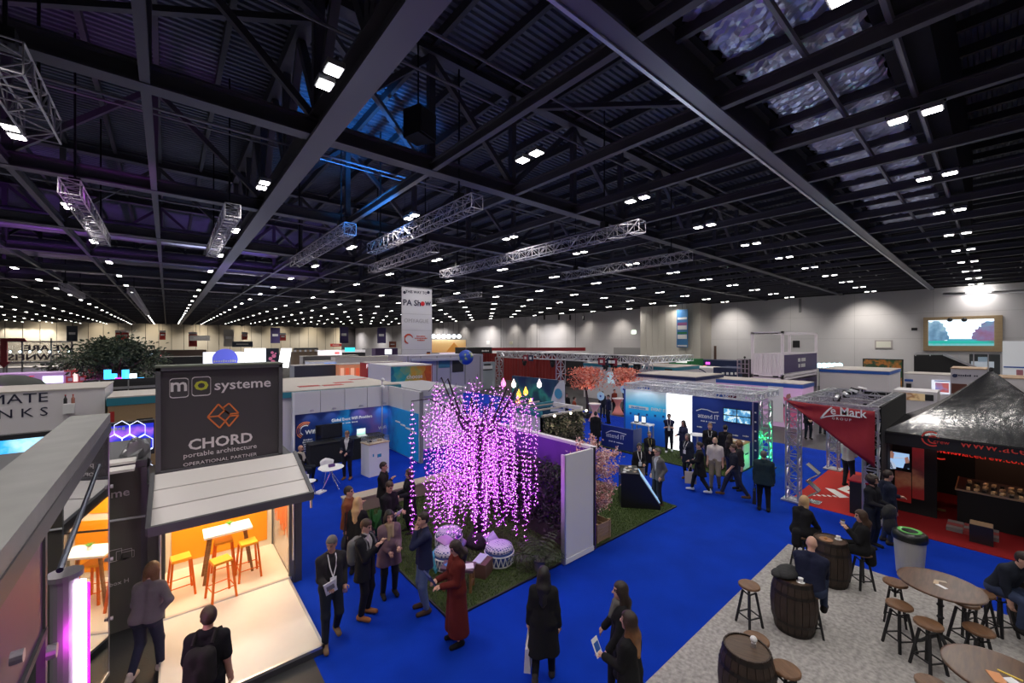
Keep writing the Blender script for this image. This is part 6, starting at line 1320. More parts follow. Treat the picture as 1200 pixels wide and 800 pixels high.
lamp('tree_wash', 'POINT', (tp.x - .3, tp.y - 1.2, 2.2), 60, (.9, .05, .8), size=.2)
for k, (px, m) in enumerate(((126, em('glow_cyan', (.05, .5, 1), 2.2)), (133, MATS['glow_cyan']), (139, em('glow_magenta', (.8, .02, .7), 1.6)), (147, MATS['glow_cyan']), (156, em('glow_ice', (.7, .9, 1), 3)), (165, MATS['glow_cyan']))):
    q = PT(px, 442, 26); o = thing('light_column', ('first', 'second', 'third', 'fourth', 'fifth', 'sixth')[k] + ' glowing ' + ('blue', 'blue', 'magenta', 'blue', 'white', 'blue')[k] + ' column from the left under the green tree', 'lamp', (q.x, q.y, 0)); MB().tube([(0, 0, 0), (0, 0, 2.0)], .1, 8).build('pole', DKMETAL, o); MB().tube([(0, 0, 2.0), (0, 0, 3.3 - .25 * (k % 3))], .17, 8).build('light_tube', m, o)
# ---- middle distance, left of the hanging banner
r, Y, x0, x1, z1 = boothY('exhibition_stand', 'white lightbox stand with round blue sign', 240, 286, 413, 46, 3, em('lightbox', (.85, .88, 1), 1.1)); c = PY(264, 421, Y - .06); shift2(MB().tube([(c.x, Y - .02, c.z), (c.x, Y - .1, c.z)], 1.2, 24).build('round_sign', em('disc_blue', (.12, .14, .7), .7)), r); letY('~loooloollo', .36, 264, 423, Y - .1, BWHITE, r)
r, Y, x0, x1, z1 = boothY('projection_screen', 'plain bright white screen in the middle distance', 287, 312, 408, 47, .3, em('screen_plain', (.95, .97, 1), 1.5), 'screen')
r, Y, x0, x1, z1 = boothY('poster_wall', 'dark poster wall with pink figure between two white screens', 312, 327, 408, 47.5, .3, mat('poster_night', (.02, .03, .07), .5), 'poster')
for cx_, cy_, rr_ in ((319, 413, 1.6), (321, 417, 2.2), (317, 420, 2.0), (320, 424, 2.4), (323, 414, 1)): q = PY(cx_, cy_, Y - .03); shift2(MB().tube([(q.x, Y - .01, q.z), (q.x, Y - .05, q.z)], rr_ * .1, 10).build('figure_blob', em('figure_pink', (.6, .15, .3), .5)), r)
r = thing('tilted_screen', 'white leaning screen right of the dark poster wall', 'screen', tuple(PT(333, 430, 44).xy) + (0,)); Yq = PT(333, 430, 44).y; P4 = [PY(x, y, Yq) for x, y in ((326, 430), (338, 431), (342, 408), (330, 408))]; shift2(MB().slab(P4, (0, .3, 0)).build('board', MATS['screen_plain']), r); shift2(MB().bar(Vector((P4[0].x, Yq + .2, 0)), P4[0] + Vector((0, .2, 0)), .1).build('post', GREY), r)
k = 0
for (a, c, top_, t_, m, lab) in ((128, 162, 411, 70, DARK, 'dark stand with lit windows behind the tree'), (160, 242, 410, 75, mat('stand_brown', (.08, .05, .04), .6), 'brown stand beyond the black led wall'), (188, 240, 418, 55, DARK, 'low black stand left of the lightbox stand'), (286, 330, 413.5, 80, mat('stand_tan', (.3, .22, .15), .6), 'tan stand far behind the white screen'),
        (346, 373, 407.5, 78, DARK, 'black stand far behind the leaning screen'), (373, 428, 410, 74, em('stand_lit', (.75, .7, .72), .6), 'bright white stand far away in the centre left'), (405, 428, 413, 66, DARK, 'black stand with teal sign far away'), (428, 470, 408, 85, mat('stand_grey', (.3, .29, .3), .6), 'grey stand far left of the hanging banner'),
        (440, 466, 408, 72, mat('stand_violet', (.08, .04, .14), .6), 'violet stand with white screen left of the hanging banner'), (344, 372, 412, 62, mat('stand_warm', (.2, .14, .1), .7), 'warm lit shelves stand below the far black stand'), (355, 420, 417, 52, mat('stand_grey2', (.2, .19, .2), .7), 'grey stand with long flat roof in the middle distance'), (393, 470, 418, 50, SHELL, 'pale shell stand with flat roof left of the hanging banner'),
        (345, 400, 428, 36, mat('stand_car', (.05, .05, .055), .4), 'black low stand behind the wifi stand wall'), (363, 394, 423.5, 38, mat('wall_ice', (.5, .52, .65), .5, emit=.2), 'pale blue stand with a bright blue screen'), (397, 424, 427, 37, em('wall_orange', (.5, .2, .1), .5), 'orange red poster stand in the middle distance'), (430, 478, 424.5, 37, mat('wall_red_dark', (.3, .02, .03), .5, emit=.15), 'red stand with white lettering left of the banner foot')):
    r, Y, x0, x1, z1 = boothY('exhibition_stand', lab, a, c, top_, t_, 1.7, m, roof=ROOFW if t_ < 60 else None)
    if 'tree' in lab or 'brown' in lab:
        for q in range(3): patY(a + 5 + q * 9, top_ + 4, a + 11 + q * 9, top_ + 7, Y - .02, em('win_%d' % q, ((1, .6, .3), (.6, .8, 1), (1, .3, .3))[q], .9), 'lit_window', r)
    if 'white stand far' in lab: patY(373, 411, 400, 416, Y - .02, em('strip_white', (1, .9, .95), 1.6), 'light_strip', r); patY(392, 412, 398, 415, Y - .04, em('spot_red', (.9, .2, .2), .8), 'light_patch', r)
    if 'teal sign' in lab: patY(404, 407, 416, 412, Y - .02, em('sign_teal', (.05, .7, .75), 1.1), 'sign', r)
    if 'violet' in lab: patY(451, 409, 459, 415, Y - .02, MATS['screen_plain'], 'screen', r)
    if 'bright blue' in lab: patY(380, 425, 394, 437, Y - .02, ramp_mat('screen_deep', [(0, (.01, .05, .5)), (.5, (.02, .3, .9)), (1, (.3, .8, 1))], 'Z', .9, -2.4, emit=1, noise=.8), 'screen', r)
    if 'orange red' in lab:
        for q in range(4): patY(399 + q * 6, 431, 403 + q * 6, 441, Y - .02, em('poster_o%d' % (q % 2), ((.9, .45, .3), (.7, .12, .05))[q % 2], .6), 'poster', r)
    if 'red stand with white' in lab: letY('Proco', .5, 437, 429, Y, em('letters_pink', (1, .8, .85), 1), r); letY('~oolool', .4, 468, 428, Y, MATS['letters_pink'], r); patY(440, 431, 452, 443, Y - .02, em('flame_orange', (.9, .25, .03), .9), 'poster', r); patY(444, 433, 475, 437, Y - .3, FBLUE, 'blue_beam', r, .3)
    if 'shelves' in lab:
        for q in range(9): o = thing('product_box', 'small pale box in the row on the warm lit shelves', 'box', (PY(346 + q * 3, 413, Y - .2).x, Y - .15, z1), 0, 'boxes on the warm lit shelves'); MB().box((-.15, -.1, 0), (.15, .1, .3)).build('carton', (SHELL, mat('carton', (.4, .28, .18), .7))[q % 2], o)
# teal fascia roof behind the wifi stand
r = thing('exhibition_stand', 'flat roofed white stand with teal fascia right behind the wifi stand', 'stand', (5.5, 19.4, 0)); mbx((2.2, 19.1, 0), (8.8, 26, 2.75), SHELL, 'body', r); mbx((2.15, 19.0, 2.75), (8.85, 26.05, 2.98), TEAL, 'fascia', r); mbx((2.2, 19.06, 2.98), (8.8, 26, 3.02), ROOFW, 'roof', r)
for kq, (x, y) in enumerate(((4.6, 20.4), (5.6, 20.2), (6.4, 21.2), (7.6, 22.5))): o = box('red_sheet', (x, y, 3.021), (x + .9, y + .5, 3.03), RED); tag(o, ('first', 'second', 'third', 'fourth')[kq] + ' red sheet from the left lying on the flat roof behind the wifi stand', 'sheet')
r = thing('exhibition_stand', 'white shell stand with slanting roof rail right of the wifi stand', 'stand', (10, 20, 0)); mbx((9.2, 17.5, 0), (11.5, 22, 2.5), SHELL, 'body', r); mbx((9.1, 17.4, 2.5), (11.6, 22.1, 2.8), mat('fascia_grey', (.4, .4, .44), .5), 'fascia', r)
# colourful triangular print
r, Y, x0, x1, z1 = boothY('exhibition_stand', 'stand with rainbow triangle print reading choose happy', 458, 506, 427.5, 28, 4, SHELL); patY(458, 428, 505.5, 451, Y - .01, ramp_mat('print_rainbow', [(0, (.02, .12, .3)), (.25, (.03, .4, .42)), (.45, (.35, .45, .15)), (.6, (.7, .4, .05)), (.8, (.65, .12, .02)), (1, (.35, .04, .03))], 'X', .26, .5, nscale=1.5, noise=.5, voronoi=True), 'printed_panel', r)
letY('choose', .42, 486, 441, Y - .03, LTXT, r, 1, .003); letY('happy', .42, 487, 448, Y - .03, LTXT, r, 1, .003); mbx((x1, Y, 1.4), (x1 + .06, Y + 4, z1), mat('print_crimson', (.25, .02, .05), .5), 'side_print', r)
r, Y, x0, x1, z1 = boothY('exhibition_stand', 'pale lilac shell scheme rooms below the hanging banner', 476, 566, 416, 40, 4, mat('wall_lilac2', (.42, .4, .5), .6)); 
for a in (478, 493, 512, 528, 545, 563): patY(a - .6, 417, a + .6, 450, Y - .02, GREY, 'frame_bar', r)
mbx((x0 + .4, Y - .4, z1 - .5), (x1 - 3, Y, z1 - .25), mat('fascia_mist', (.5, .5, .6), .6), 'fascia', r); patY(514, 421, 527, 431, Y - .02, mat('poster_teal', (.05, .2, .3), .5), 'poster', r); patY(530, 422, 543, 436, Y - .02, DARK, 'opening', r)
r, Y, x0, x1, z1 = boothY('exhibition_stand', 'tall lit stand showing an orange pyramid in the desert', 505, 546.5, 398, 62, 3, SHELL); patY(505, 398, 546, 413, Y - .02, ramp_mat('print_desert', [(0, (.75, .4, .15)), (.5, (.85, .5, .2)), (1, (.9, .7, .45))], 'Z', .4, -1.4, emit=.5, noise=.2), 'printed_panel', r)
b = MB(); b.slab([PY(x, y, Y - .05) for x, y in ((523, 412), (541, 412), (532, 401))], (0, -.02, 0)); shift2(b.build('pyramid_print', em('pyramid', (.6, .25, .05), .5)), r); patY(515, 413, 545, 417, Y - .04, em('strip_pink', (.9, .75, .9), .9), 'light_strip', r)
for kk in range(6): q = PY(508 + kk * 6, 394, Y - .4); o = thing('spot_lamp', 'bright lamp above the orange pyramid print', 'lamp', tuple(q), 0, 'lamps above the pyramid print'); MB().ball((0, 0, 0), .3, 8, 6).build('lens', em('lens_ice', (.8, .95, 1), 7), o); MB().tube([(0, .2, 0), (0, .2, 14.2 - q.z)], .03, 4).build('suspension', DKMETAL, o)
r, Y, x0, x1, z1 = boothY('exhibition_stand', 'black fascia stand right of the pyramid print', 547, 577, 407, 58, 3, DARK); letY('~looloo', .36, 569, 411, Y - .01, LTXT, r)
r, Y, x0, x1, z1 = boothY('poster_wall', 'poster of a white car behind the purple tree', 560, 580, 424, 44, .3, mat('poster_pale', (.35, .4, .45), .5), 'poster'); patY(563, 428, 577, 433, Y - .02, BWHITE, 'car_print', r); patY(567, 426, 575, 428.5, Y - .02, DARK, 'window_print', r); patY(565, 432, 577, 434, Y - .03, DARK, 'shadow_print', r)
# globe balloon
q = PT(546, 418.5, 24); gl_ = thing('globe_balloon', 'round blue earth globe balloon hanging above the purple tree', 'balloon', tuple(q))
def globe_mat():
    m = mat('globe_blue', (.02, .08, .55), .35); nt = m.node_tree; b = nt.nodes['Principled BSDF']; tc = nt.nodes.new('ShaderNodeTexCoord'); n = nt.nodes.new('ShaderNodeTexNoise'); n.inputs['Scale'].default_value = 2.6; nt.links.new(tc.outputs['Object'], n.inputs['Vector']); cr = nt.nodes.new('ShaderNodeValToRGB'); el = cr.color_ramp.elements; el[0].position = .5; el[0].color = (.02, .07, .5, 1); el[1].position = .54; el[1].color = (.08, .25, .08, 1); e = el.new(.62); e.color = (.6, .55, .45, 1); nt.links.new(n.outputs['Fac'], cr.inputs['Fac']); nt.links.new(cr.outputs['Color'], b.inputs['Base Color']); return m
MB().ball((0, 0, 0), .44, 24, 16).build('globe', globe_mat(), gl_, smooth=True); MB().tube([(0, 0, .44), (0, 0, 14.2 - q.z)], .008, 4).build('wire', ALU, gl_)
# ---- stage with red drapes
tS = 36
XSg = PT(690, 420, tS).x
r = thing('stage', 'concert stage with red drapes, dark screen and lattice truss roof', 'stage', (XSg, PX(690, 420, XSg).y, 0)); lo_ = r.location
yA, yB = PX(585, 420, XSg).y, PX(758, 416, XSg).y; zt = PX(690, 419, XSg).z
e = thing('front_truss', None, None); e.parent = r; lattice(None, e, Vector((XSg, yA, zt)) - lo_, Vector((XSg, yB, zt)) - lo_, .6, .05)
for y in (PX(657, 430, XSg).y, yB, yA): e = thing('truss_tower', None, None); e.parent = r; lattice(None, e, Vector((XSg, y, .1)) - lo_, Vector((XSg, y, zt - .3)) - lo_, .6, .05)
for y in (yA, (yA + yB) / 2, yB): e = thing('roof_truss', None, None); e.parent = r; lattice(None, e, Vector((XSg, y, zt)) - lo_, Vector((XSg + 7, y, zt)) - lo_, .5, .04)
n = 60; vs = []; fs = []; yD = PX(660, 430, XSg + 6).y
for i in range(n + 1): y = PX(560, 430, XSg + 6).y + (yD - PX(560, 430, XSg + 6).y) * i / n; vs += [(XSg + 6 + .12 * (i % 2), y, 0), (XSg + 6 + .12 * (i % 2), y, zt - .2)]
fs = [(2 * i, 2 * i + 2, 2 * i + 3, 2 * i + 1) for i in range(n)]; shift2(MB().add(vs, fs).build('drape', mat('drape_red', (.22, .015, .015), .8)), r)
mbx((XSg + 6.3, yD - 8, 0), (XSg + 6.4, yA + 2, zt), DARK, 'back_cloth', r)
X2 = PT(625, 443, 27).x; mbx((X2, PX(652, 450, X2).y, .1), (X2 + .2, PX(600, 450, X2).y, PX(630, 443, X2).z), ramp_mat('screen_night', [(0, (.004, .01, .03)), (.45, (.008, .03, .04)), (.62, (.02, .14, .11)), (.8, (.01, .03, .06)), (1, (.004, .01, .04))], 'Z', .25, .2, emit=.5, noise=1.1, nscale=.7), 'dark_screen', r)
for px in (612, 645, 707, 717, 730, 744): q = PX(px, 425, XSg - .3); o = thing('stage_lamp', 'black moving head lamp hanging from the front truss of the stage', 'lamp', (q.x + .3, q.y, zt - .35), 0, 'moving head lamps on the stage truss'); MB().ball((0, 0, -.45), .25, 10, 7, sc=(.9, .8, 1.2)).build('lamp_body', BLACK, o); MB().box((-.08, -.28, -.4), (.08, .28, 0)).build('yoke', BLACK, o)
for kk, px in enumerate((616, 622, 705, 715, 719)): q = PX(px, 422, XSg - .35); o = MB().cbox((0, 0, 0), (.04, .7, .6)).build('flag_sign', (mat('flag_red', (.3, .03, .05), .6), mat('flag_navy', (.02, .03, .08), .6))[kk % 2]); o.location = (XSg - .35, q.y, zt - .25); MB().cbox((-.03, 0, 0), (.02, .3, .25)).build('emblem', LTXT, o); tag(o, ('first', 'second', 'third', 'fourth', 'fifth')[kk] + ' small square sign from the left on the stage front truss', 'sign')
q0, q1 = PT(577, 409, 48), PT(686, 409, 44); o = MB().bar(q0, q1, .3, .35).build('red_beam', mat('beam_red', (.25, .01, .015), .5)); tag(o, 'long dark red beam hanging above the stage', 'beam'); 
for f_ in (.1, .5, .9): p_ = q0.lerp(q1, f_); MB().tube([p_, Vector((p_.x, p_.y, 14.2))], .03, 4).build('suspension', DKMETAL, o)
# lanterns by the stage
for kk, (px, py, c) in enumerate(((602, 450, (1, .75, .6)), (632, 450, (1, .8, .9)), (608, 462, (1, .4, .05)), (616, 459, (1, .45, .06)), (607, 471, (1, .35, .05)), (622, 472, (1, .6, .2)), (590, 449, (1, .2, .5)))):
    q = PT(px, py, 22); o = thing('lantern', ('pale round', 'white round', 'orange flame', 'tall orange flame', 'low orange flame', 'amber', 'pink')[kk] + ' lantern hanging near the dark stage screen', 'lamp', tuple(q)); MB().lathe([(.03, -.2), (.12, -.12), (.13, .02), (.06, .15), (.02, .28)], n=10).build('shade', em('lantern_%d' % kk, c, 2.4), o, smooth=True); MB().tube([(0, 0, .28), (0, 0, 14.2 - q.z)], .006, 3).build('wire', BLACK, o)
ff = PT(653, 482, 21); o = thing('feather_flag', 'white feather flag with blue round emblem', 'flag', (ff.x, ff.y, 0)); Xf = ff.x
Pf = [PX(x, y, Xf) for x, y in ((645, 482), (662, 482), (662, 450), (660, 446), (656, 446), (650, 454), (646, 468))]; shift2(MB().slab(Pf, (.02, 0, 0)).build('fabric', mat('flag_white', (.6, .62, .66), .7)), o); shift2(MB().tube([Vector((Xf, PX(662.5, 482, Xf).y, 0)), PX(662.5, 450, Xf)], .02, 5).build('pole', BLACK), o)
c = PX(654.5, 461, Xf); shift2(MB().tube([c + Vector((-.01, 0, 0)), c + Vector((-.03, 0, 0))], .26, 20).build('emblem', mat('emblem_blue', (.05, .3, .5), .5)), o); patX(648, 473, 660, 479, Xf, mat('flag_band', (.03, .1, .3), .5), 'text_band', o); MB().box((-.3, -.3, 0), (.3, .3, .04)).build('foot', DKMETAL, o)
# coral trees
CORAL = [mat('coral_a', (.85, .3, .2), .6), mat('coral_b', (.9, .5, .38), .6), mat('coral_c', (.7, .15, .1), .6)]
for kk, (px, py, t_, w_, h0, h1, lab) in enumerate(((688, 489, 25, 1.25, 1.9, 3.3, 'nearer glowing coral blossom tree with dark trunk'), (731, 484, 27, 1.0, 1.9, 3.15, 'further coral blossom tree beside the blue stand'))):
    b0 = P(px, py); o = thing('coral_tree', lab, 'tree', (b0.x, b0.y, 0)); MB().tube([(0, 0, 0), (.05, 0, 1), (0, .1, h0)], [.12, .09, .07], 8).build('trunk', BARK, o); MB().box((-.3, -.3, 0), (.3, .3, .3)).build('planter', DARK, o)
    for k in range(7): a = k * .9; MB().tube([(0, .1, h0 - .1), (.6 * w_ * math.cos(a), .6 * w_ * math.sin(a), (h0 + h1) / 2)], [.05, .02], 5).build('branch', BARK, o)
    leaves('blossom', CORAL, o, 1500, lambda w_=w_, h0=h0, h1=h1: (Vector((random.gauss(0, .42) * w_, random.gauss(0, .42) * w_, h0 + (h1 - h0) * random.random() ** .8)), (random.uniform(-1, 1), random.uniform(-1, 1), random.uniform(-.6, 1))), .17)
    lamp('coral_glow', 'POINT', (b0.x - .8, b0.y - .8, 2.0), 14, (1, .6, .45), size=.3)
for kk, (px, py, lab) in enumerate(((697, 493, 'pink waisted cocktail table under the nearer coral tree'), (724, 485, 'coral waisted cocktail table under the further coral tree'))):
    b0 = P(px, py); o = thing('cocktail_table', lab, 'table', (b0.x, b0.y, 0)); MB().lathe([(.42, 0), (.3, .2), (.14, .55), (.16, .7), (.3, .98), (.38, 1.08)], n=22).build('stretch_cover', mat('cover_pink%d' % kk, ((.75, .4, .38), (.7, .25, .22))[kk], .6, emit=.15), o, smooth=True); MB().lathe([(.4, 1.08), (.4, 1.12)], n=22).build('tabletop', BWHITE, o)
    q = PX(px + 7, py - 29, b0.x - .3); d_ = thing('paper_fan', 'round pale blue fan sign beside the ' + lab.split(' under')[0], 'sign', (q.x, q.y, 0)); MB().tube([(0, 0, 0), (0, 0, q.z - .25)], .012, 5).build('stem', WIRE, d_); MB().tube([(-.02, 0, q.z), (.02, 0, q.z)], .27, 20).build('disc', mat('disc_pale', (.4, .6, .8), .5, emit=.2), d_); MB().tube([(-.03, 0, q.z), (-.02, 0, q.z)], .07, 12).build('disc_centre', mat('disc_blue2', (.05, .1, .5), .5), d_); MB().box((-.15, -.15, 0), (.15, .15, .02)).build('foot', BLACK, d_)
# hedge walled stand with flood lights
hc = P(635, 488, 2.15); hx, hy = hc.x, hc.y; hx1 = PY(683, 482, hy).x; hy1 = PX(600, 480, hx).y
r = thing('exhibition_stand', 'low stand with leafy hedge wall, teal fascia and white roof rails', 'stand', (hx, hy, 0))
mbx((hx, hy, 0), (hx1, hy + .1, 2.1), mat('hedge_board', (.05, .055, .045), .8), 'wall_board', r); mbx((hx, hy, 0), (hx + .08, hy1, 2.1), SHELL, 'wall_board', r); e = thing('leaf_wall', None, None); e.parent = r
leaves('foliage', [mat('wall_leaf', (.12, .12, .09), .7), mat('wall_leaf2', (.2, .17, .14), .7), mat('wall_leaf3', (.05, .07, .04), .7)], e, 2600, lambda: (Vector((random.uniform(hx, hx1), hy + random.uniform(-.08, .02), random.uniform(.05, 2.1))) - r.location, (random.uniform(-1, 1), -1, random.uniform(-1, 1))), .13)
mbx((hx - .02, hy + .02, 2.12), (hx + .06, hy1, 2.34), TEAL, 'fascia', r); mbx((hx - .02, hy - .02, 2.12), (hx1, hy + .06, 2.2), ROOFW, 'top_rail', r); mbx((hx1 - .08, hy, 2.12), (hx1, hy1, 2.3), SHELL, 'top_rail', r); mbx((hx, hy1 - .1, 2.12), (hx1, hy1, 2.34), TEAL, 'fascia', r)
for kk in range(4): mbx((hx + .06, hy + .8 + kk * .9, 2.2), (hx1 - .08, hy + .86 + kk * .9, 2.26), ROOFW, 'roof_rail', r)
for kk, f_ in enumerate((.12, .5, .9)): x = hx + (hx1 - hx) * f_; o = thing('flood_light', 'small flood light shining on the leafy hedge wall', 'lamp', (x, hy - .4, 2.2), 0, 'flood lights of the hedge wall stand'); MB().ball((0, 0, 0), .05, 8, 6).build('lens', em('lens_warm', (1, .9, .7), 5), o); MB().tube([(0, .03, 0), (0, .4, 0)], .012, 4).build('arm', ALU, o); lamp('hedge_spot', 'SPOT', (x, hy - .45, 2.1), 20, (1, .85, .6), (x, hy, 1.2), .04, 90)
# ---- right of the stage
r, X, y0, y1, z1 = boothX('exhibition_stand', 'white stand with teal fascia behind the coral trees', 684, 790, 428, 34, 4, SHELL, fascia=TEAL, roof=ROOFW, fh=.25); patX(779, 432, 788, 440, X - .02, DARK, 'opening', r); patX(712, 436, 728, 450, X - .02, em('poster_ice', (.5, .75, .9), .5), 'poster', r)
r, X, y0, y1, z1 = boothX('exhibition_stand', 'flat stand with navy fascia just behind the blue stand roof', 745, 815, 440, 27, 4, SHELL, fascia=NAVYS, roof=ROOFW, fh=.2)
r, X, y0, y1, z1 = boothX('exhibition_stand', 'green stand with white lit sign', 784, 810, 420.5, 48, 3, GRN); patX(792, 421.5, 805, 425, X - .02, em('sign_plain', (.95, 1, .9), 1.4), 'sign', r)
r, X, y0, y1, z1 = boothX('low_wall', 'long low beige wall in front of the cream store', 752, 786, 420.5, 52, .3, mat('wall_beige', (.45, .38, .3), .7), 'wall')
r, X, y0, y1, z1 = boothX('exhibition_stand', 'dark stand with small blue and magenta lights', 808, 864, 422, 50, 3, NAVYS); patX(810, 424, 815, 428, X - .02, em('lamp_blue', (.1, .3, 1), 2), 'lamp_glow', r); patX(827, 424, 832, 427, X - .02, em('lamp_mag', (.9, .1, .8), 1.6), 'lamp_glow', r); patX(822, 428, 828, 430, X - .02, em('lamp_orange', (1, .35, .1), 1), 'lamp_glow', r)
r, X, y0, y1, z1 = boothX('exhibition_stand', 'white wall with dark blue orbit emblem', 800, 836, 430.5, 38, 3, SHELL); c = PX(822, 440, X)
b = MB(); pts = [Vector((X - .02, c.y - .75 * math.cos(t) , c.z + .55 * math.sin(t) - .3 * math.cos(t))) for t in np.linspace(.6, 5.9, 24)]
for p_, q_ in zip(pts, pts[1:]): b.bar(p_, q_, .02, .09)
shift2(b.build('orbit_emblem', NAVYS), r); c = PX(829, 442, X); b = MB(); pts = [Vector((X - .02, c.y - .28 * math.cos(t), c.z + .28 * math.sin(t))) for t in np.linspace(-2.4, 2.4, 16)]
for p_, q_ in zip(pts, pts[1:]): b.bar(p_, q_, .02, .06)
shift2(b.build('orbit_emblem', FBLUE), r)
r, X, y0, y1, z1 = boothX('exhibition_stand', 'navy stand with white dots left of the metal cage', 836, 866, 431, 36, 3, NAVYS)
for kk in range(7): patX(846 + (kk % 4) * 5, 436 + (kk // 4) * 5, 849 + (kk % 4) * 5, 439 + (kk // 4) * 5, X - .02, LTXT, 'dot', r)
# ---- white containers and cage
Xc = PT(918, 410, 23.5).x; yR = PX(958, 400, Xc).y; yM = None
p_ = PT(918, 415, 27.5); cx0, cy0 = p_.x, p_.y     # near vertical edge
LNX, LNY = 2.6, 2.35
CW = mat('container_white', (.84, .78, .84), .5)
yL = PX(880, 400, cx0).y; xR = PY(958, 400, cy0).x
print('container', cx0, cy0, yL, xR)
for lev, (z0, z1) in enumerate(((.0, 2.62), (2.68, 5.78))):
    t = thing('shipping_container', ('white shipping container at the bottom of the stack', 'open topped white shipping container on top of the stack')[lev], 'container', ((cx0 + xR) / 2, (cy0 + yL) / 2, z0))
    for x in (cx0, xR - .16):
        for y in (cy0, yL - .16): mbx((x, y, z0), (x + .16, y + .16, z1), CW, 'corner_post', t)
    for (za_, zb_) in ((z0, z0 + .16), (z1 - .14, z1)):
        for a, c in (((cx0, cy0), (xR, cy0 + .14)), ((cx0, yL - .14), (xR, yL)), ((cx0, cy0), (cx0 + .14, yL)), ((xR - .14, cy0), (xR, yL))): mbx((a[0], a[1], za_), (c[0], c[1], zb_), CW, 'rail', t)
    ztop = z1 - .14 if lev == 0 else z0 + 1.55
    vs = []; n = 26
    for i in range(n + 1): y = cy0 + .16 + (yL - cy0 - .32) * i / n; d_ = .02 + .05 * ((i // 1) % 2); vs += [(cx0 + d_, y, z0 + .16), (cx0 + d_, y, ztop)]
    shift2(MB().add(vs, [(2 * i, 2 * i + 2, 2 * i + 3, 2 * i + 1) for i in range(n)]).build('corrugated_side', CW), t)
    mbx((cx0 + .16, yL - .08, z0 + .16), (xR - .16, yL - .04, ztop), CW, 'back_side', t); mbx((xR - .08, cy0 + .16, z0 + .16), (xR - .04, yL - .16, ztop), CW, 'far_side', t); mbx((cx0 + .1, cy0 + .1, z0 + .1), (xR - .1, yL - .1, z0 + .16), GREY, 'floor_plate', t)
    if lev == 1:
        mbx((cx0 + .02, cy0 + .16, ztop - .02), (cx0 + .1, yL - .16, ztop + .05), CW, 'rail', t); mbx((cx0 + .16, cy0 + .02, ztop - .02), (xR - .16, cy0 + .1, ztop + .05), CW, 'rail', t)
    bz0, bz1 = (z0 + .25, z0 + 1.5) if lev else (z0 + 1.5, z0 + 2.35)
    mbx((cx0 + .2, cy0 + .01, bz0), (xR - .1, cy0 + .04, bz1), mat('banner_violet', (.06, .03, .13), .5), 'sign_banner', t)
    if lev:
        for s, dz in (('~lll lllll', .82), ('~ll lllll', .4)): shift2(text(s, .38, LTXT, None, MYn((cx0 + xR) / 2, cy0 - .005, bz0 + dz), 'lettering', .003, .9), t)
        for kk in range(6): mbx((cx0 - .0, cy0 + .3 + kk * (yL - cy0 - .7) / 5, z1 - .16), (cx0 + .015, cy0 + .55 + kk * (yL - cy0 - .7) / 5, z1 - .1), GREY, 'slot', t)
        for fy in (.15, .75): mbx((cx0 - .01, cy0 + fy * (yL - cy0), z0 - .02), (cx0 + .01, cy0 + (fy + .16) * (yL - cy0), z0 + .07), BLACK, 'forklift_pocket', t)
    else: shift2(text('~lll lllll ll lllll', .24, LTXT, None, MYn((cx0 + xR) / 2, cy0 - .005, bz0 + .5), 'lettering', .003, .8), t)
cg = thing('metal_cage', 'lilac metal cage beside the white containers', 'cage', (cx0 + .2, yL + 1.1, 0)); 
CGM = mat('cage_lilac', (.4, .33, .4), .4, .5); ca, cb_ = yL + .15, PX(864, 420, cx0).y; zc0, zc1 = PX(870, 437, cx0).z, PX(870, 421, cx0).z
for y in np.linspace(ca, cb_, 4): mbx((cx0, y - .03, 0 if y in (ca, cb_) else zc0), (cx0 + .06, y + .03, zc1), CGM, 'upright', cg)
for z in np.linspace(zc0, zc1, 4): mbx((cx0, ca, z - .03), (cx0 + .06, cb_, z + .03), CGM, 'crossbar', cg)
mbx((cx0 + .9, ca, 0), (cx0 + .96, cb_, zc1), DARK, 'back_board', cg); shift2(MB().ball((cx0 + .1, ca + .3, zc1 + .15), .08, 8, 6).tube([(cx0 + .1, ca + .3, zc1), (cx0 + .1, ca + .3, zc1 + .1)], .02, 5).build('beacon', BLACK), cg)
# pink lit stand with musician print, in front of the containers
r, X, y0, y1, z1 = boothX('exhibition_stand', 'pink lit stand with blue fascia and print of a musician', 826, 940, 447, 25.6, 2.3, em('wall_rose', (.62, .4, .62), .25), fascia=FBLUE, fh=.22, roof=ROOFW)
patX(853, 458, 872, 480, X - .02, mat('panel_maroon', (.12, .01, .04), .5), 'maroon_panel', r); patX(832, 458, 853, 480, X - .02, FBLUE, 'blue_panel', r)
for kk in range(3): patX(826 + kk * 37, 452, 828 + kk * 45, 495, X - .04, BWHITE, 'frame_post', r)
def figX(pts, X, m, par, nm): b = MB(); b.slab([PX(x, y, X) for x, y in pts], (-.015, 0, 0)); shift2(b.build(nm, m), par)
figX([(920, 500), (916, 478), (921, 473), (918, 466), (911, 463), (913, 462), (921, 466), (925, 465), (928, 470), (935, 482), (934, 500)], X - .02, em('print_rose', (.5, .1, .2), .2), r, 'figure_print'); figX([(921, 466), (922, 462), (926, 461), (927, 465), (924, 467)], X - .03, mat('print_face', (.4, .2, .15), .5), r, 'figure_print'); figX([(905, 462), (912, 463), (920, 475), (918, 478)], X - .03, DARK, r, 'guitar_print')
lamp('rose_light', 'SPOT', (X - 1.3, y0 - 1.6, 2.9), 45, (1, .45, .9), (X, y0 + .3, 1.3), .2, 70)
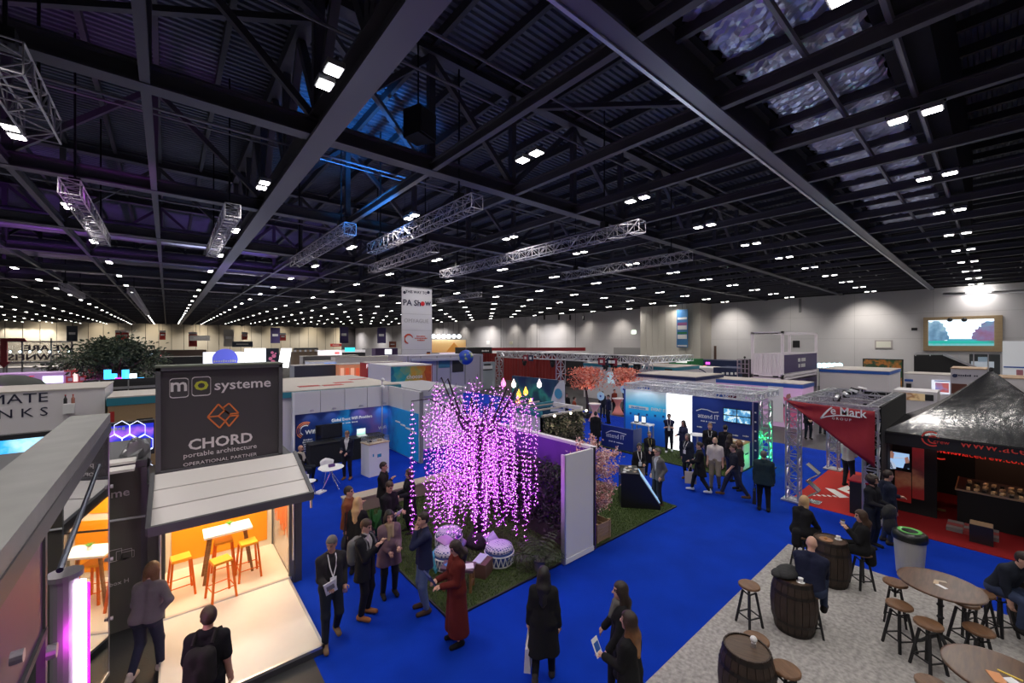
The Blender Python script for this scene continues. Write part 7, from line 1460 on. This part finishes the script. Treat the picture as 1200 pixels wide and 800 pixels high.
# ---- far right
r, X, y0, y1, z1 = boothX('exhibition_stand', 'flat roofed white stand with blue fascia behind the red truss stand', 961, 1042, 434, 29, 5, SHELL, fascia=FBLUE, fh=.2, roof=ROOFW)
for kk in range(5): q = PX(960 + kk * 6, 428, X + 7); o = thing('glow_lamp', 'cyan glowing lamp in the row right of the containers', 'lamp', tuple(q), 0, 'cyan lamps right of the containers'); MB().ball((0, 0, 0), .22, 8, 6).build('lens', em('lens_aqua', (.5, .9, 1), 4), o); MB().tube([(0, 0, -q.z), (0, 0, -.2)], .03, 5).build('pole', DKMETAL, o)
r, X, y0, y1, z1 = boothX('led_wall', 'dark green led wall with orange pattern', 1011, 1058, 420.5, 36, .4, DARK, 'screen'); patX(1012, 421, 1057, 456, X - .02, ramp_mat('screen_jungle', [(0, (.01, .03, .012)), (.4, (.015, .05, .02)), (.55, (.3, .1, .02)), (.65, (.02, .04, .02)), (1, (.006, .012, .006))], 'Y', .1, .5, noise=1.5, nscale=1.2, emit=.5), 'screen', r); patX(1043, 442, 1049, 446, X - .04, em('glow_mint', (.1, .7, .5), .7), 'light_patch', r)
rp_ = thing('ramp_platform', 'black platform with sloping ramp below the landscape screen', 'platform', (50, 3, 0)); Xr = 50
shift2(MB().slab([PX(x, y, Xr) for x, y in ((1071, 438), (1146, 438), (1142, 431), (1106, 416), (1071, 416))], (3, 0, 0)).build('black_skirt', BLACK), rp_)
shift2(MB().bar(PX(1106, 415, Xr), PX(1147, 432, Xr), .2).build('handrail', ALU), rp_); shift2(MB().bar(PX(1071, 413.5, Xr), PX(1160, 413.5, Xr), .08).build('handrail', ALU), rp_)
for px in (1073, 1090, 1107, 1124, 1141, 1158): shift2(MB().bar(PX(px, 413.5, Xr), PX(px, 417 + max(0, px - 1107) * .42, Xr), .07).build('baluster', ALU), rp_)
r, X, y0, y1, z1 = boothX('poster_wall', 'poster of a white car beside the sloping ramp', 1136, 1172, 415, 37.5, .3, mat('poster_city', (.05, .055, .06), .5), 'poster'); patX(1138, 423, 1165, 431, X - .02, mat('car_white', (.5, .55, .62), .4, emit=.3), 'car_print', r); patX(1146, 418, 1158, 424, X - .02, mat('car_glass', (.3, .4, .5), .3, emit=.2), 'window_print', r)
r, X, y0, y1, z1 = boothX('exhibition_stand', 'white stand with bright poster window behind the tent', 1060, 1114, 439, 30, 3, SHELL, roof=ROOFW); patX(1092, 445, 1113, 462, X - .02, em('frame_white', (.8, .85, .95), .8), 'lightbox', r); patX(1096, 448, 1112, 460, X - .04, ramp_mat('screen_people', [(0, (.4, .1, .1)), (.4, (.1, .3, .7)), (.7, (.8, .85, .95)), (1, (.1, .35, .75))], 'Y', .6, .5, emit=.8, noise=.9, nscale=2.5), 'poster', r); patX(1095, 445.5, 1113, 447.5, X - .05, FBLUE, 'blue_strip', r); patX(1060, 444, 1070, 447, X - .02, FBLUE, 'blue_strip', r); patX(1062, 449, 1068, 462, X - .02, DARK, 'doorway', r)
r, X, y0, y1, z1 = boothX('exhibition_stand', 'lilac white stand with round dark emblem behind the tent top', 1114, 1156, 432.5, 26, 3, mat('wall_lilac3', (.5, .48, .55), .6), roof=mat('roof_tan', (.42, .28, .17), .6)); letX('~olooolol oo', .2, 1132, 440, X - .01, DTXT, r, .8); c = PX(1119, 440, X); shift2(MB().tube([c + Vector((-.01, 0, 0)), c + Vector((-.03, 0, 0))], .12, 14).build('emblem', NAVYS), r); patX(1115, 449, 1133, 462, X - .02, mat('print_brown', (.12, .04, .03), .5), 'dark_print', r)
r, X, y0, y1, z1 = boothX('exhibition_stand', 'low stand with cream food print banner behind the tent', 1047, 1098, 458, 24, 2, SHELL); patX(1048, 459, 1084, 470, X - .02, ramp_mat('print_food', [(0, (.75, .6, .4)), (.45, (.75, .55, .3)), (.6, (.35, .15, .06)), (1, (.8, .7, .55))], 'Y', .6, .5, noise=.9, nscale=3, emit=.2), 'food_print', r); patX(1084, 462, 1094, 470, X - .02, DARK, 'dark_print', r)
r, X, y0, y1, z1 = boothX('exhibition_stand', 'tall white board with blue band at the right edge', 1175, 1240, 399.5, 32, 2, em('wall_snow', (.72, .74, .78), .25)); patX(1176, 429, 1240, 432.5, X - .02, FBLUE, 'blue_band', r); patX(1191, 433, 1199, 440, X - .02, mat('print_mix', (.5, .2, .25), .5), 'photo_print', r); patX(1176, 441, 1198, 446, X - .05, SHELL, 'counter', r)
r, X, y0, y1, z1 = boothX('exhibition_stand', 'tan roofed low stand right of the tent top', 1160, 1230, 444, 28, 4, SHELL, roof=MATS['roof_tan'])
# ---- on the right hand wall
sc = thing('wall_screen', 'large wall screen with landscape picture in an oak frame', 'screen', (XW - .3, 2.2, 4.3)); Xs = XW - .25
OAK = wood('oak_panel', (.42, .3, .17), (.36, .25, .14), (1, 1, 12), .5); a = PX(1175, 412, Xs); c = PX(1082, 372, Xs)
mbx((Xs, a.y, a.z), (XW, c.y, c.z), OAK, 'oak_frame', sc); a = PX(1165, 405, Xs); c = PX(1088, 375.5, Xs)
mbx((Xs - .05, a.y, a.z), (Xs, c.y, c.z), em('screen_cloud', (.75, .88, 1), 1.3), 'screen_sky', sc)
def land(pts, m, nm): b = MB(); b.slab([PX(x, y, Xs - .055) for x, y in pts], (-.01, 0, 0)); shift2(b.build(nm, m), sc)
land([(1088, 405), (1165, 405), (1165, 399), (1088, 399)], em('screen_lawn', (.03, .5, .42), .6), 'screen_lawn'); land([(1088, 405), (1165, 405), (1165, 402.5), (1088, 402.5)], em('screen_path', (.35, .42, .5), .6), 'screen_path'); land([(1110, 399.5), (1145, 399.5), (1145, 397), (1110, 397)], em('screen_far', (.08, .4, .5), .6), 'screen_trees')
land([(1088, 400), (1106, 399), (1112, 397.5), (1112.5, 394), (1110, 392), (1111, 389.5), (1108, 387), (1109, 384.5), (1105, 382), (1106, 379.5), (1102, 378), (1101, 376), (1094, 376), (1091, 378), (1088, 376.5)], ramp_mat('screen_tree_l', [(0, (.06, .12, .25)), (.5, (.15, .3, .45)), (1, (.4, .6, .75))], 'Z', .33, 0, noise=1.4, nscale=1.5, emit=.7), 'screen_trees'); land([(1165, 402), (1150, 400), (1140, 398), (1138, 395), (1140, 392.5), (1139, 390), (1143, 388.5), (1142, 386), (1146, 385.5), (1147, 382), (1150, 383), (1149.5, 379), (1153, 378), (1156, 376), (1162, 376.5), (1165, 376)], ramp_mat('screen_tree_r', [(0, (.25, .1, .08)), (.45, (.25, .15, .3)), (1, (.15, .3, .45))], 'Z', .33, 0, noise=1.4, nscale=1.5, emit=.6), 'screen_trees')
for kk, px in enumerate((1113, 1130)): q = PX(px, 374.5, Xs - .2); o = MB().ball((0, 0, 0), .2, 8, 6).build('screen_camera', BLACK); o.location = q; tag(o, ('left', 'right')[kk] + ' small black dome on top of the landscape screen', 'camera')
def wallbox(nm, lab, cat, px0, py0, px1, py1, m, m2=None):
    a = PX(px1, py1, XW - .08); c = PX(px0, py0, XW - .08); o = thing(nm, lab, cat, (XW - .04, (a.y + c.y) / 2, (a.z + c.z) / 2)); mbx((XW - .08, a.y, a.z), (XW - .002, c.y, c.z), m, 'frame', o)
    if m2: mbx((XW - .1, a.y + .12, a.z + .12), (XW - .08, c.y - .12, c.z - .12), m2, 'panel', o)
    return o
wallbox('wall_picture', 'pale framed panel on the grey wall right of the containers', 'panel', 1025, 398.5, 1046, 408.5, mat('frame_grey', (.4, .36, .36), .6), mat('panel_cream', (.75, .74, .66), .5))
wallbox('wall_vent', 'small black vent on the grey wall left of the landscape screen', 'vent', 1068, 384, 1075, 387, BLACK); wallbox('wall_speaker', 'black speaker on the wall seen through the open container', 'speaker', 929, 399, 937, 407, BLACK)
wallbox('exit_sign', 'small lit green white exit sign on the grey wall', 'sign', 740, 387, 745, 391, em('exit_white', (.85, 1, .8), 2)); wallbox('wall_box', 'white box on the grey wall above the stage', 'box', 570, 399, 574.5, 403.5, BWHITE); wallbox('wall_box', 'cream box on the grey wall above the red beam', 'box', 597, 400, 600.5, 403.5, mat('box_cream', (.7, .68, .55), .5))
wallbox('wall_pipe', 'short grey pipe high on the wall over the containers', 'pipe', 936, 350, 939, 366, GREY)
# ================================================================ HANGING THINGS
# hall banner
Yb = 24; a = PY(471, 415, Yb); c = PY(506, 338, Yb); hb = thing('hanging_banner', 'tall white banner hanging from the roof with show names in three fields', 'banner', ((a.x + c.x) / 2, Yb, a.z)); hgt = c.z - a.z
zs = [PY(488, y, Yb).z for y in (415, 409.5, 387, 368, 338)]
BN = mat('banner_white', (.62, .61, .64), .7)
for z0, z1 in zip(zs, zs[1:]): mbx((a.x, Yb, z0 + .012), (c.x, Yb + .05, z1 - .012), BN, 'banner_field', hb)
mbx((a.x - .02, Yb + .01, zs[0]), (c.x + .02, Yb + .04, zs[-1] + .05), mat('banner_back', (.45, .44, .46), .7), 'backing', hb)
for x in (a.x + .2, c.x - .2): shift2(MB().tube([(x, Yb + .02, zs[-1]), (x, Yb + .02, 14.2)], .012, 4).build('suspension', DKMETAL), hb)
letY('THIS WAY TO', .24, 488, 342.5, Yb, DTXT, hb, 1, .006)
for px in (474, 502):
    q = PY(px, 342.5, Yb - .01); b = MB(); b.lathe([(.1, 0), (.1, .01)], n=14); o = b.build('arrow_disc', DTXT); o.data.transform(Matrix.Translation((q.x, Yb - .01, q.z)) @ Matrix.Rotation(math.radians(90), 4, 'X')); shift2(o, hb)
letY('PA Sh', .52, 482.8, 355, Yb, DTXT, hb, 1, .012); letY('w', .56, 501.5, 355, Yb, DTXT, hb, 1, .012); q = PY(495.3, 355.8, Yb - .01); o = MB().lathe([(.15, 0), (.15, .01)], n=18).build('red_dot', mat('dot_red', (.6, .02, .03), .5)); o.data.transform(Matrix.Translation((q.x, Yb - .01, q.z)) @ Matrix.Rotation(math.radians(90), 4, 'X')); shift2(o, hb)
letY('OMYAGUE', .36, 488, 376, Yb, mat('text_silver', (.36, .35, .36), .4), hb, 1.0)
q = PY(479, 397, Yb - .012); b = MB(); pts = [Vector((q.x + .28 * math.cos(t), Yb - .012, q.z + .28 * math.sin(t))) for t in np.linspace(.3, 4.6, 20)]
for i, (p_, q_) in enumerate(zip(pts, pts[1:])): b.bar(p_, q_, .008, .06 + .06 * math.sin(i / 19 * 3.14))
shift2(b.build('logo_swirl', mat('swirl_red', (.6, .08, .04), .5)), hb); 
for k, s in enumerate(('~loooloo', '~oooooooolo', '~oolloo')): letY(s, .15, 493.5, 394 + k * 2.3, Yb, MATS['swirl_red'], hb)
patY(500, 412, 504, 415, Yb, mat('flag_band_black', (.02, .02, .02), .5), 'flag_stripe', hb); patY(500, 413.2, 504, 414.2, Yb - .01, mat('flag_band_red', (.5, .03, .02), .5), 'flag_stripe', hb); patY(500, 414.2, 504, 415, Yb - .01, mat('flag_band_gold', (.7, .5, .05), .5), 'flag_stripe', hb)
# lattice lighting trusses under the roof
def hung(lab, p0, p1, z, s=.42, m=None):
    a = P(*p0, z); b_ = P(*p1, z); x = (a.x + b_.x) / 2; a.x = b_.x = x; t = thing('lighting_truss', lab, 'truss', (x, a.y, z)); lattice(None, t, a - t.location, b_ - t.location, s, .019, m or mat('truss_alu', (.5, .48, .52), .4, .7))
    for f_ in (.12, .88): q = a.lerp(b_, f_) - t.location; MB().tube([q + Vector((0, 0, s / 2)), q + Vector((0, 0, 14.2 - z))], .03, 6).build('suspension', DKMETAL, t); MB().box((q.x - .12, q.y - .12, s / 2 + .05), (q.x + .12, q.y + .12, s / 2 + .3)).build('hoist', BLACK, t)
    return t
hung('hanging lattice truss at the upper left edge, cut off by the frame', (-2, 60), (50, 150), 9.5, .5); hung('hanging lattice truss left of the pale square-ended one, over the clownfish sign', (80, 218), (122, 282), 9.4); hung('hanging lattice truss directly left of the thick roof girder', (272, 246), (249, 296), 9.4)
hung('hanging lattice truss lit blue at its near end', (412, 268), (344, 308), 9.3); hung('long hanging lattice truss with bright silver middle above the purple tree', (556, 235), (438, 292), 9.3); hung('hanging lattice truss below the long silver one', (514, 290), (432, 315), 9.3); hung('longest hanging lattice truss right of centre', (757, 266), (515, 321), 9.3); hung('hanging lattice truss under the longest one', (808, 299), (662, 324), 9.3); hung('short far hanging truss beside the white hall banner', (565, 345), (510, 352), 9.3); hung('far hanging truss over the green tree', (155, 340), (172, 368), 9.3); hung('far hanging truss over the red arrow, at left', (75, 335), (95, 347), 9.3)
sp_ = PT(490, 147, 11.6); o = thing('hanging_speaker', 'black box loudspeaker hanging between the roof trusses', 'speaker', tuple(sp_), .4); MB().add([(-.36, -.3, -.4), (.36, -.3, -.4), (.28, .3, -.4), (-.28, .3, -.4), (-.36, -.36, .36), (.36, -.36, .36), (.28, .3, .4), (-.28, .3, .4)], [(0, 3, 2, 1), (4, 5, 6, 7), (0, 1, 5, 4), (1, 2, 6, 5), (2, 3, 7, 6), (3, 0, 4, 7)]).build('cabinet', BLACK, o); MB().box((-.33, -.38, -.37), (.33, -.35, .33)).build('grille', mat('grille_black', (.018, .018, .02), .8), o); MB().tube([(0, 0, .4), (0, 0, 14.2 - sp_.z)], .025, 5).build('suspension', DKMETAL, o)
# banners on the far wall and over the aisles
RB = mat('flag_sign_red', (.42, .03, .02), .6); VB = mat('banner_purple', (.06, .04, .16), .6); NB = mat('banner_slate', (.05, .06, .09), .6)
for kk, (px0, px1, py0, py1, t_, m, lab) in enumerate(((135, 143, 387, 399, 95, RB, 'left one of the red pair of hanging signs above the tree'), (143, 151, 387, 399, 96, RB, 'right one of the red pair of hanging signs above the tree'), (187, 194, 387, 398, 95, RB, 'single red hanging sign between the tree and the white strip'), (283, 290, 389, 398, 95, RB, 'red hanging sign above the navy board'), (328, 335, 390, 399, 95, RB, 'red hanging sign beside the purple banner'), (221, 231, 389, 406, 90, RB, 'red sign board behind the white strip'),
        (78, 91, 382, 400, 80, NB, 'slate blue hanging banner right of the backwards sign'), (317, 328, 384, 402, 90, VB, 'left purple hanging banner in the far distance'), (398, 408, 383, 402, 90, VB, 'middle purple hanging banner in the far distance'), (442, 452, 384, 402, 90, VB, 'purple hanging banner left of the white hall banner'), (222, 246, 393, 399, 85, mat('strip_banner', (.6, .58, .56), .6), 'white strip banner on the far wall'), (262, 274, 386, 406, 92, mat('poster_cream', (.5, .47, .42), .6), 'tall cream poster on the far wall'), (272, 296, 400, 406.5, 78, NB, 'navy board with white lines in the far distance'), (387, 400, 402.5, 406, 80, RB, 'low red board under the middle purple banner'), (456, 464, 400, 407, 75, mat('board_rust', (.3, .08, .04), .6), 'rust red board left of the white hall banner'))):
    Yq = PT((px0 + px1) / 2, py0, t_).y; o = thing('hanging_sign', lab, 'sign', tuple(PT((px0 + px1) / 2, (py0 + py1) / 2, t_))); patY(px0, py0, px1, py1, Yq, m, 'board', o, .1)
    w_ = (px1 - px0); patY(px0 + w_ * .2, (py0 * .6 + py1 * .4), px1 - w_ * .2, (py0 * .45 + py1 * .55), Yq - .1, LTXT, 'text_strip', o); top = PY((px0 + px1) / 2, py0, Yq)
    if m is RB and py0 < 392: patY(px0, py0, px1, py0 + 2.4, Yq - .1, LTXT, 'white_crest', o)
    shift2(MB().tube([top, Vector((top.x, top.y, 14.2))], .02, 4).build('suspension', DKMETAL), o) if top.z < 14 else None
# blue event banner on the cream store
Xb_ = 53.6; a = PX(806, 407, Xb_); c = PX(793, 363, Xb_); o = thing('hanging_banner', 'blue vertical banner with white fields hanging in front of the cream store', 'banner', (Xb_, (a.y + c.y) / 2, a.z)); mbx((Xb_, a.y, a.z), (Xb_ + .05, c.y, c.z), mat('banner_blue', (.06, .22, .5), .6), 'fabric', o)
for y0, y1, m in ((372, 374, LTXT), (378, 381, mat('field_plum', (.3, .1, .25), .6)), (381.5, 386, LTXT), (389, 391, GRN), (392, 397, LTXT), (404, 406, LTXT)): patX(794, y0, 805, y1, Xb_, m, 'printed_field', o)
shift2(MB().tube([Vector((Xb_, (a.y + c.y) / 2, c.z)), Vector((Xb_, (a.y + c.y) / 2, 14.2))], .02, 4).build('suspension', DKMETAL), o)
# wall washers along the right wall
for kk, px in enumerate((508, 540, 572, 599, 621, 654, 687, 724)):
    Yq = PX(px, 375, XW - 1.2).y; lamp('wall_wash', 'SPOT', (XW - 2.6, Yq, 9.7), 560, (1, .92, .8), (XW, Yq, 5.5), .3, 85, 1.0)
    if kk in (4, 5, 6, 7): q = PX((638, 655, 668, 684)[kk - 4], 369, XW - 2.2); o = thing('pendant_lamp', 'black pendant spot hanging before the pale wall', 'lamp', tuple(q), 0, 'pendant spots before the pale wall'); MB().tube([(0, 0, 0), (0, 0, -.9)], .16, 8).build('lamp_body', BLACK, o); MB().tube([(0, 0, 0), (0, 0, 14.2 - q.z)], .03, 4).build('suspension', DKMETAL, o)
for px, e in ((852, 1500), (1012, 1600), (925, 420)): Yq = PX(px, 375, XW - 1.6).y; lamp('wall_wash', 'SPOT', (XW - 3.4, Yq, 9.8), e * .62, (1, .94, .84), (XW, Yq, 6), .3, 90, 1.0)
tr = thing('strip_lamp', 'bright strip lamp on a rail high on the wall above the landscape screen', 'lamp', (XW - .6, 2.4, 9.3)); a = PX(1205, 341, XW - .6); c = PX(1105, 345, XW - .6); shift2(MB().tube([a, c], .14, 8).build('rail', ALU), tr); a = PX(1160, 338, XW - .5); c = PX(1133, 339, XW - .5); shift2(MB().bar(a, c, .3).build('lamp_panel', em('strip_bright', (1, .98, .9), 12)), tr); lamp('strip_light', 'AREA', (XW - .8, (a.y + c.y) / 2, a.z - .3), 110, (1, .96, .9), (XW, (a.y + c.y) / 2, 6), 1.5)
for k in range(6): Yq = YB - .2; x = PY(8 + k * 10, 385, Yq).x; lamp('wall_wash', 'SPOT', (x, YB - 2, 10), 1300, (1, .95, .85), (x, YB, 5), .3, 60, .8)
for k in range(8): x = -25 + k * 11; lamp('wall_wash', 'SPOT', (x, YB - 5, 10), 1100, (1, .88, .7), (x, YB, 6), .3, 110, 1)
# coloured light thrown up on to the roof by the show
for (x, y, z, tx, ty, tz, e, col, sp) in ((5.2, 13, 6, 6.2, 16.6, 14.3, 9000, (.03, .3, 1), 42), (-1, 16, 6, -2, 18, 14.3, 500, (.6, .12, .8), 55), (-6, 30, 3, -4, 34, 12, 3200, (.5, .1, 1), 70), (3, 30, 3, 6, 36, 12, 2400, (.4, .15, 1), 60), (-16, 40, 3, -16, 46, 12, 4200, (.5, .1, 1), 75), (8, 14.5, 5, 6.6, 18.6, 10.3, 900, (.03, .4, 1), 26)):
    lamp('show_light', 'SPOT', (x, y, z), e, col, (tx, ty, tz), .2, sp, .7)
for (x, y, e) in ((4, 12, 900), (16, 8, 1100), (18, 20, 1400), (-6, 20, 1000), (2, 34, 2000), (26, 3, 700), (30, 24, 2200), (34, 40, 2600), (-20, 50, 2600), (10, 60, 3000), (36, 70, 3000)):  # unseen broad fill lamps, added to brighten the dark roof
    lamp('roof_fill', 'AREA', (x, y, 4.6), e * .05, (.66, .75, .95), (x, y, 14), 2.5)
# ================================================================ BAR AREA
BARW = wood('barrel_wood', (.045, .027, .019), (.028, .017, .012), (25, 25, 1.5), .55); HOOP = mat('barrel_hoop', (.04, .035, .033), .45, .7); TOPW = wood('barrel_top', (.1, .06, .037), (.065, .038, .023), (3, 25, 3), .4)
def prof(z): return .285 + .075 * math.sin(math.pi * min(max(z / .92, 0), 1))
def make_barrel(lab, x, y):
    o = thing('barrel_table', lab, 'barrel', (x, y, .012), random.uniform(0, 3)); n = 20
    for k in range(n):
        a0 = 2 * math.pi * k / n + .012; a1 = 2 * math.pi * (k + 1) / n - .012; vs = []; zs = [0, .15, .3, .46, .62, .77, .92]
        for z in zs: vs += [(prof(z) * math.cos(a0), prof(z) * math.sin(a0), z), (prof(z) * math.cos(a1), prof(z) * math.sin(a1), z), ((prof(z) - .02) * math.cos(a1), (prof(z) - .02) * math.sin(a1), z), ((prof(z) - .02) * math.cos(a0), (prof(z) - .02) * math.sin(a0), z)]
        fs = []
        for i in range(len(zs) - 1):
            p, q = i * 4, i * 4 + 4; fs += [(p, p + 1, q + 1, q), (p + 1, p + 2, q + 2, q + 1), (p + 3, p, q, q + 3)]
        fs.append((24, 25, 26, 27)); MB().add(vs, fs).build('stave', BARW, o)
    for z in (.04, .22, .7, .88): MB().lathe([(prof(z - .025) + .006, z - .025), (prof(z + .025) + .006, z + .025)], n=28, cap=False).build('hoop', HOOP, o)
    MB().lathe([(.265, .88), (.265, .905), (.01, .905)], n=28).build('barrel_head', TOPW, o); MB().lathe([(.28, 0), (.28, .88)], n=20).build('core', BARW, o); return o
BZ = .905 + .012
b1 = make_barrel('dark barrel table between the two seated women', 10.72, 2.27); b2 = make_barrel('dark barrel table in front of the bald seated man', 8.5, 2.32); b3 = make_barrel('nearest dark barrel table with small white holder on top', 6.05, 2.2)
SEATW = wood('stool_seat', (.2, .1, .05), (.13, .065, .03), (3, 20, 3), .4)
def make_stool():
    o = thing('bar_stool', 'x', 'stool', (0, 0, .012), 0, 'industrial bar stools')
    MB().lathe([(.16, .68), (.175, .69), (.175, .715), (.165, .725), (.01, .727)], n=22).build('seat', SEATW, o, smooth=False)
    MB().tube([(0, 0, .45), (0, 0, .68)], .018, 8).build('screw_post', BLACK, o); MB().lathe([(.1, .655), (.1, .68)], n=14).build('seat_plate', BLACK, o)
    for k in range(4):
        a = math.pi / 4 + k * math.pi / 2; MB().bar((.21 * math.cos(a), .21 * math.sin(a), 0), (.1 * math.cos(a), .1 * math.sin(a), .6), .03).build('leg', BLACK, o)
        c = a + math.pi / 2
        MB().bar((.178 * math.cos(a), .178 * math.sin(a), .18), (.178 * math.cos(c), .178 * math.sin(c), .18), .018).build('foot_bar', BLACK, o)
        MB().bar((.1 * math.cos(a), .1 * math.sin(a), .59), (0, 0, .52), .02).build('bracket', BLACK, o)
    return o
st0 = make_stool(); u_ = False
def seat_at(key, f_=.0): d = PEOPLE[key]['o'].location; return (d.x, d.y)
spots = [('stool standing alone left of the middle barrel', P(878, 684, .74)), ('stool half hidden behind the nearest barrel', P(886, 747, .74)), ('stool cut by the bottom edge right of the nearest barrel', P(921, 782, .74)), ('paler seated stool back left of the round table', P(1049, 681, .74)), ('stool left of the round table in front of the paler one', P(1054, 707, .74)),
         ('stool in front of the round table, left of its foot', P(1088, 729, .74)), ('stool tucked behind the right rim of the round table', P(1131, 704, .74)), ('stool in front of the round table on the right', P(1147, 736, .74)), ('stool behind the round table, left of the seated man', P(1150, 693, .74)), ('pale stool at the bottom edge under the round table', P(1093, 800, .74)),
         ('stool under the blond seated woman', seat_at('p38')), ('stool under the seated woman with the cup', seat_at('p39')), ('stool under the bald man in navy', seat_at('p40')), ('stool under the man with his chin in his hand', seat_at('p41'))]
for lab, p in spots:
    o = st0 if not u_ else copy_tree(st0); u_ = True; o.location = (p[0], p[1], .012); o.rotation_euler = (0, 0, random.uniform(0, 1.5)); o['label'] = 'industrial round wooden ' + lab
def round_table(lab, p, r=.53, h=1.05):
    o = thing('round_table', lab, 'table', (p[0], p[1], .012)); MB().lathe([(r - .02, h - .035), (r, h - .028), (r, h - .005), (r - .015, h), (.01, h)], n=40).build('tabletop', wood('table_top', (.14, .075, .045), (.085, .045, .028), (2, 14, 2), .3), o)
    MB().tube([(0, 0, .12), (0, 0, h - .035)], .032, 10).build('column', BLACK, o)
    for z in (.3, .5, .7, .85): MB().lathe([(.03, z - .03), (.05, z), (.03, z + .03)], n=10).build('collar', BLACK, o)
    for k in range(4):
        a = k * math.pi / 2 + .5; c_, s_ = math.cos(a), math.sin(a); MB().tube([(0, 0, .2), (.1 * c_, .1 * s_, .16), (.24 * c_, .24 * s_, .05), (.32 * c_, .32 * s_, .03)], [.03, .03, .025, .03], 6).build('foot', BLACK, o)
    MB().lathe([(.12, h - .06), (.12, h - .035)], n=12).build('top_plate', BLACK, o); return o
t1 = P(1102, 684, 1.06); round_table('round dark wooden pedestal table surrounded by five stools', t1); t2 = P(1176, 791, 1.06); round_table('second round dark wooden table cut off by the bottom edge', t2)
b4 = make_barrel('barrel table at the right edge in front of the seated man', PEOPLE['p41']['o'].location.x + .45, PEOPLE['p41']['o'].location.y - .42)
def small(nm, lab, cat, p, fn): o = thing(nm, lab, cat, tuple(p)); fn(o); return o
def holder(o): MB().tube([(0, 0, 0), (0, 0, .05)], .03, 10).build('base', ALU, o); MB().ball((0, 0, .1), .045, 10, 7).build('ball', BWHITE, o, smooth=True)
small('card_holder', 'small white knobbed holder on the nearest barrel', 'holder', (6.15, 2.15, BZ), holder)
def cupw(o): MB().lathe([(.035, 0), (.042, .07)], n=12).build('cup', BWHITE, o); MB().lathe([(.06, -.0), (.065, .006)], n=14).build('saucer', BWHITE, o)
small('coffee_cup', 'white cup beside the dark coat on the middle barrel', 'cup', (8.42, 2.2, BZ), cupw); small('coffee_cup', 'white cup on the barrel between the two women', 'cup', (10.85, 2.16, BZ), cupw)
def plate(o): MB().lathe([(.06, 0), (.12, .015), (.115, .02), (.01, .012)], n=18).build('plate', mat('plate_tan', (.4, .2, .1), .4), o); MB().ball((.02, .01, .03), .04, 8, 6, sc=(1.3, .8, .6)).build('pastry', mat('pastry', (.5, .25, .08), .6), o, smooth=True)
small('snack_plate', 'plate with a brown pastry on the barrel between the two women', 'plate', (10.62, 2.32, BZ), plate)
def heap(o): MB().ball((0, 0, .06), .22, 12, 8, sc=(1.3, .8, .35)).ball((-.15, .1, .05), .15, 10, 7, sc=(1.2, .7, .4)).build('folded_cloth', MATS['coat_dark'], o, smooth=True)
small('folded_coat', 'dark coat heaped on the middle barrel', 'coat', (8.5, 2.42, BZ), heap)
for k, (lab, dx, dy, m) in enumerate((('cream card lying on the round table', .0, .05, mat('card_cream', (.6, .45, .3), .6)), ('white card lying on the round table', -.1, -.02, BWHITE), ('small tan card lying on the round table', .1, .0, MATS['card_tan']))):
    o = box('menu_card', (-.07, -.03, 0), (.07, .03, .006), m); o.location = (t1[0] + dx, t1[1] + dy, 1.063); o.rotation_euler = (0, 0, k); tag(o, lab, 'card')
for k, (lab, dx, dy, m) in enumerate((('orange printed leaflet on the second round table', -.12, .05, mat('leaf_orange', (.7, .3, .12), .5)), ('white paper beside the orange leaflet on the second round table', -.1, -.1, BWHITE), ('yellow pencil strip on the second round table', .05, -.05, mat('strip_yellow', (.8, .6, .08), .5)))):
    o = box('leaflet', (-.1, -.06 if k < 2 else -.012, 0), (.1, .06 if k < 2 else .012, .008), m); o.location = (t2[0] + dx, t2[1] + dy, 1.063); o.rotation_euler = (0, 0, .4 + k * .5); tag(o, lab, 'leaflet')
bi = thing('waste_bin', 'grey waste bin with black and green lid on the carpet edge', 'bin', tuple(P(1066, 672, 0)))
MB().lathe([(.22, 0), (.27, .78)], n=28).build('body', mat('bin_grey', (.42, .41, .41), .5), bi, smooth=False); MB().lathe([(.29, .76), (.3, .8), (.29, .9), (.24, .94), (.14, .93), (.13, .85)], n=28, cap=False).build('lid', mat('bin_lid', (.012, .014, .014), .3), bi, smooth=True)
MB().lathe([(.16, .935), (.2, .948), (.2, .952), (.14, .945)], n=24, cap=False).build('green_ring', mat('bin_green', (.12, .5, .1), .4), bi)
# ================================================================ tell look-alikes apart by their order from left to right
groups_ = {}
bpy.context.view_layer.update()
for o in SC.objects:
    if o.get('label') and o.get('group') and not o['label'].startswith('small twin ceiling'): groups_.setdefault((o['group'], o['label']), []).append(o)
def sx_(o):
    p = o.matrix_world.translation; t = max(p.x * FW[0] + p.y * FW[1], .1); return (p.x * RT[0] + p.y * RT[1]) / t
for (g, l), os_ in groups_.items():
    if 1 < len(os_) <= 14:
        for k, o in enumerate(sorted(os_, key=sx_)): o['label'] = f'{l}, {ORD[k]} from the left'
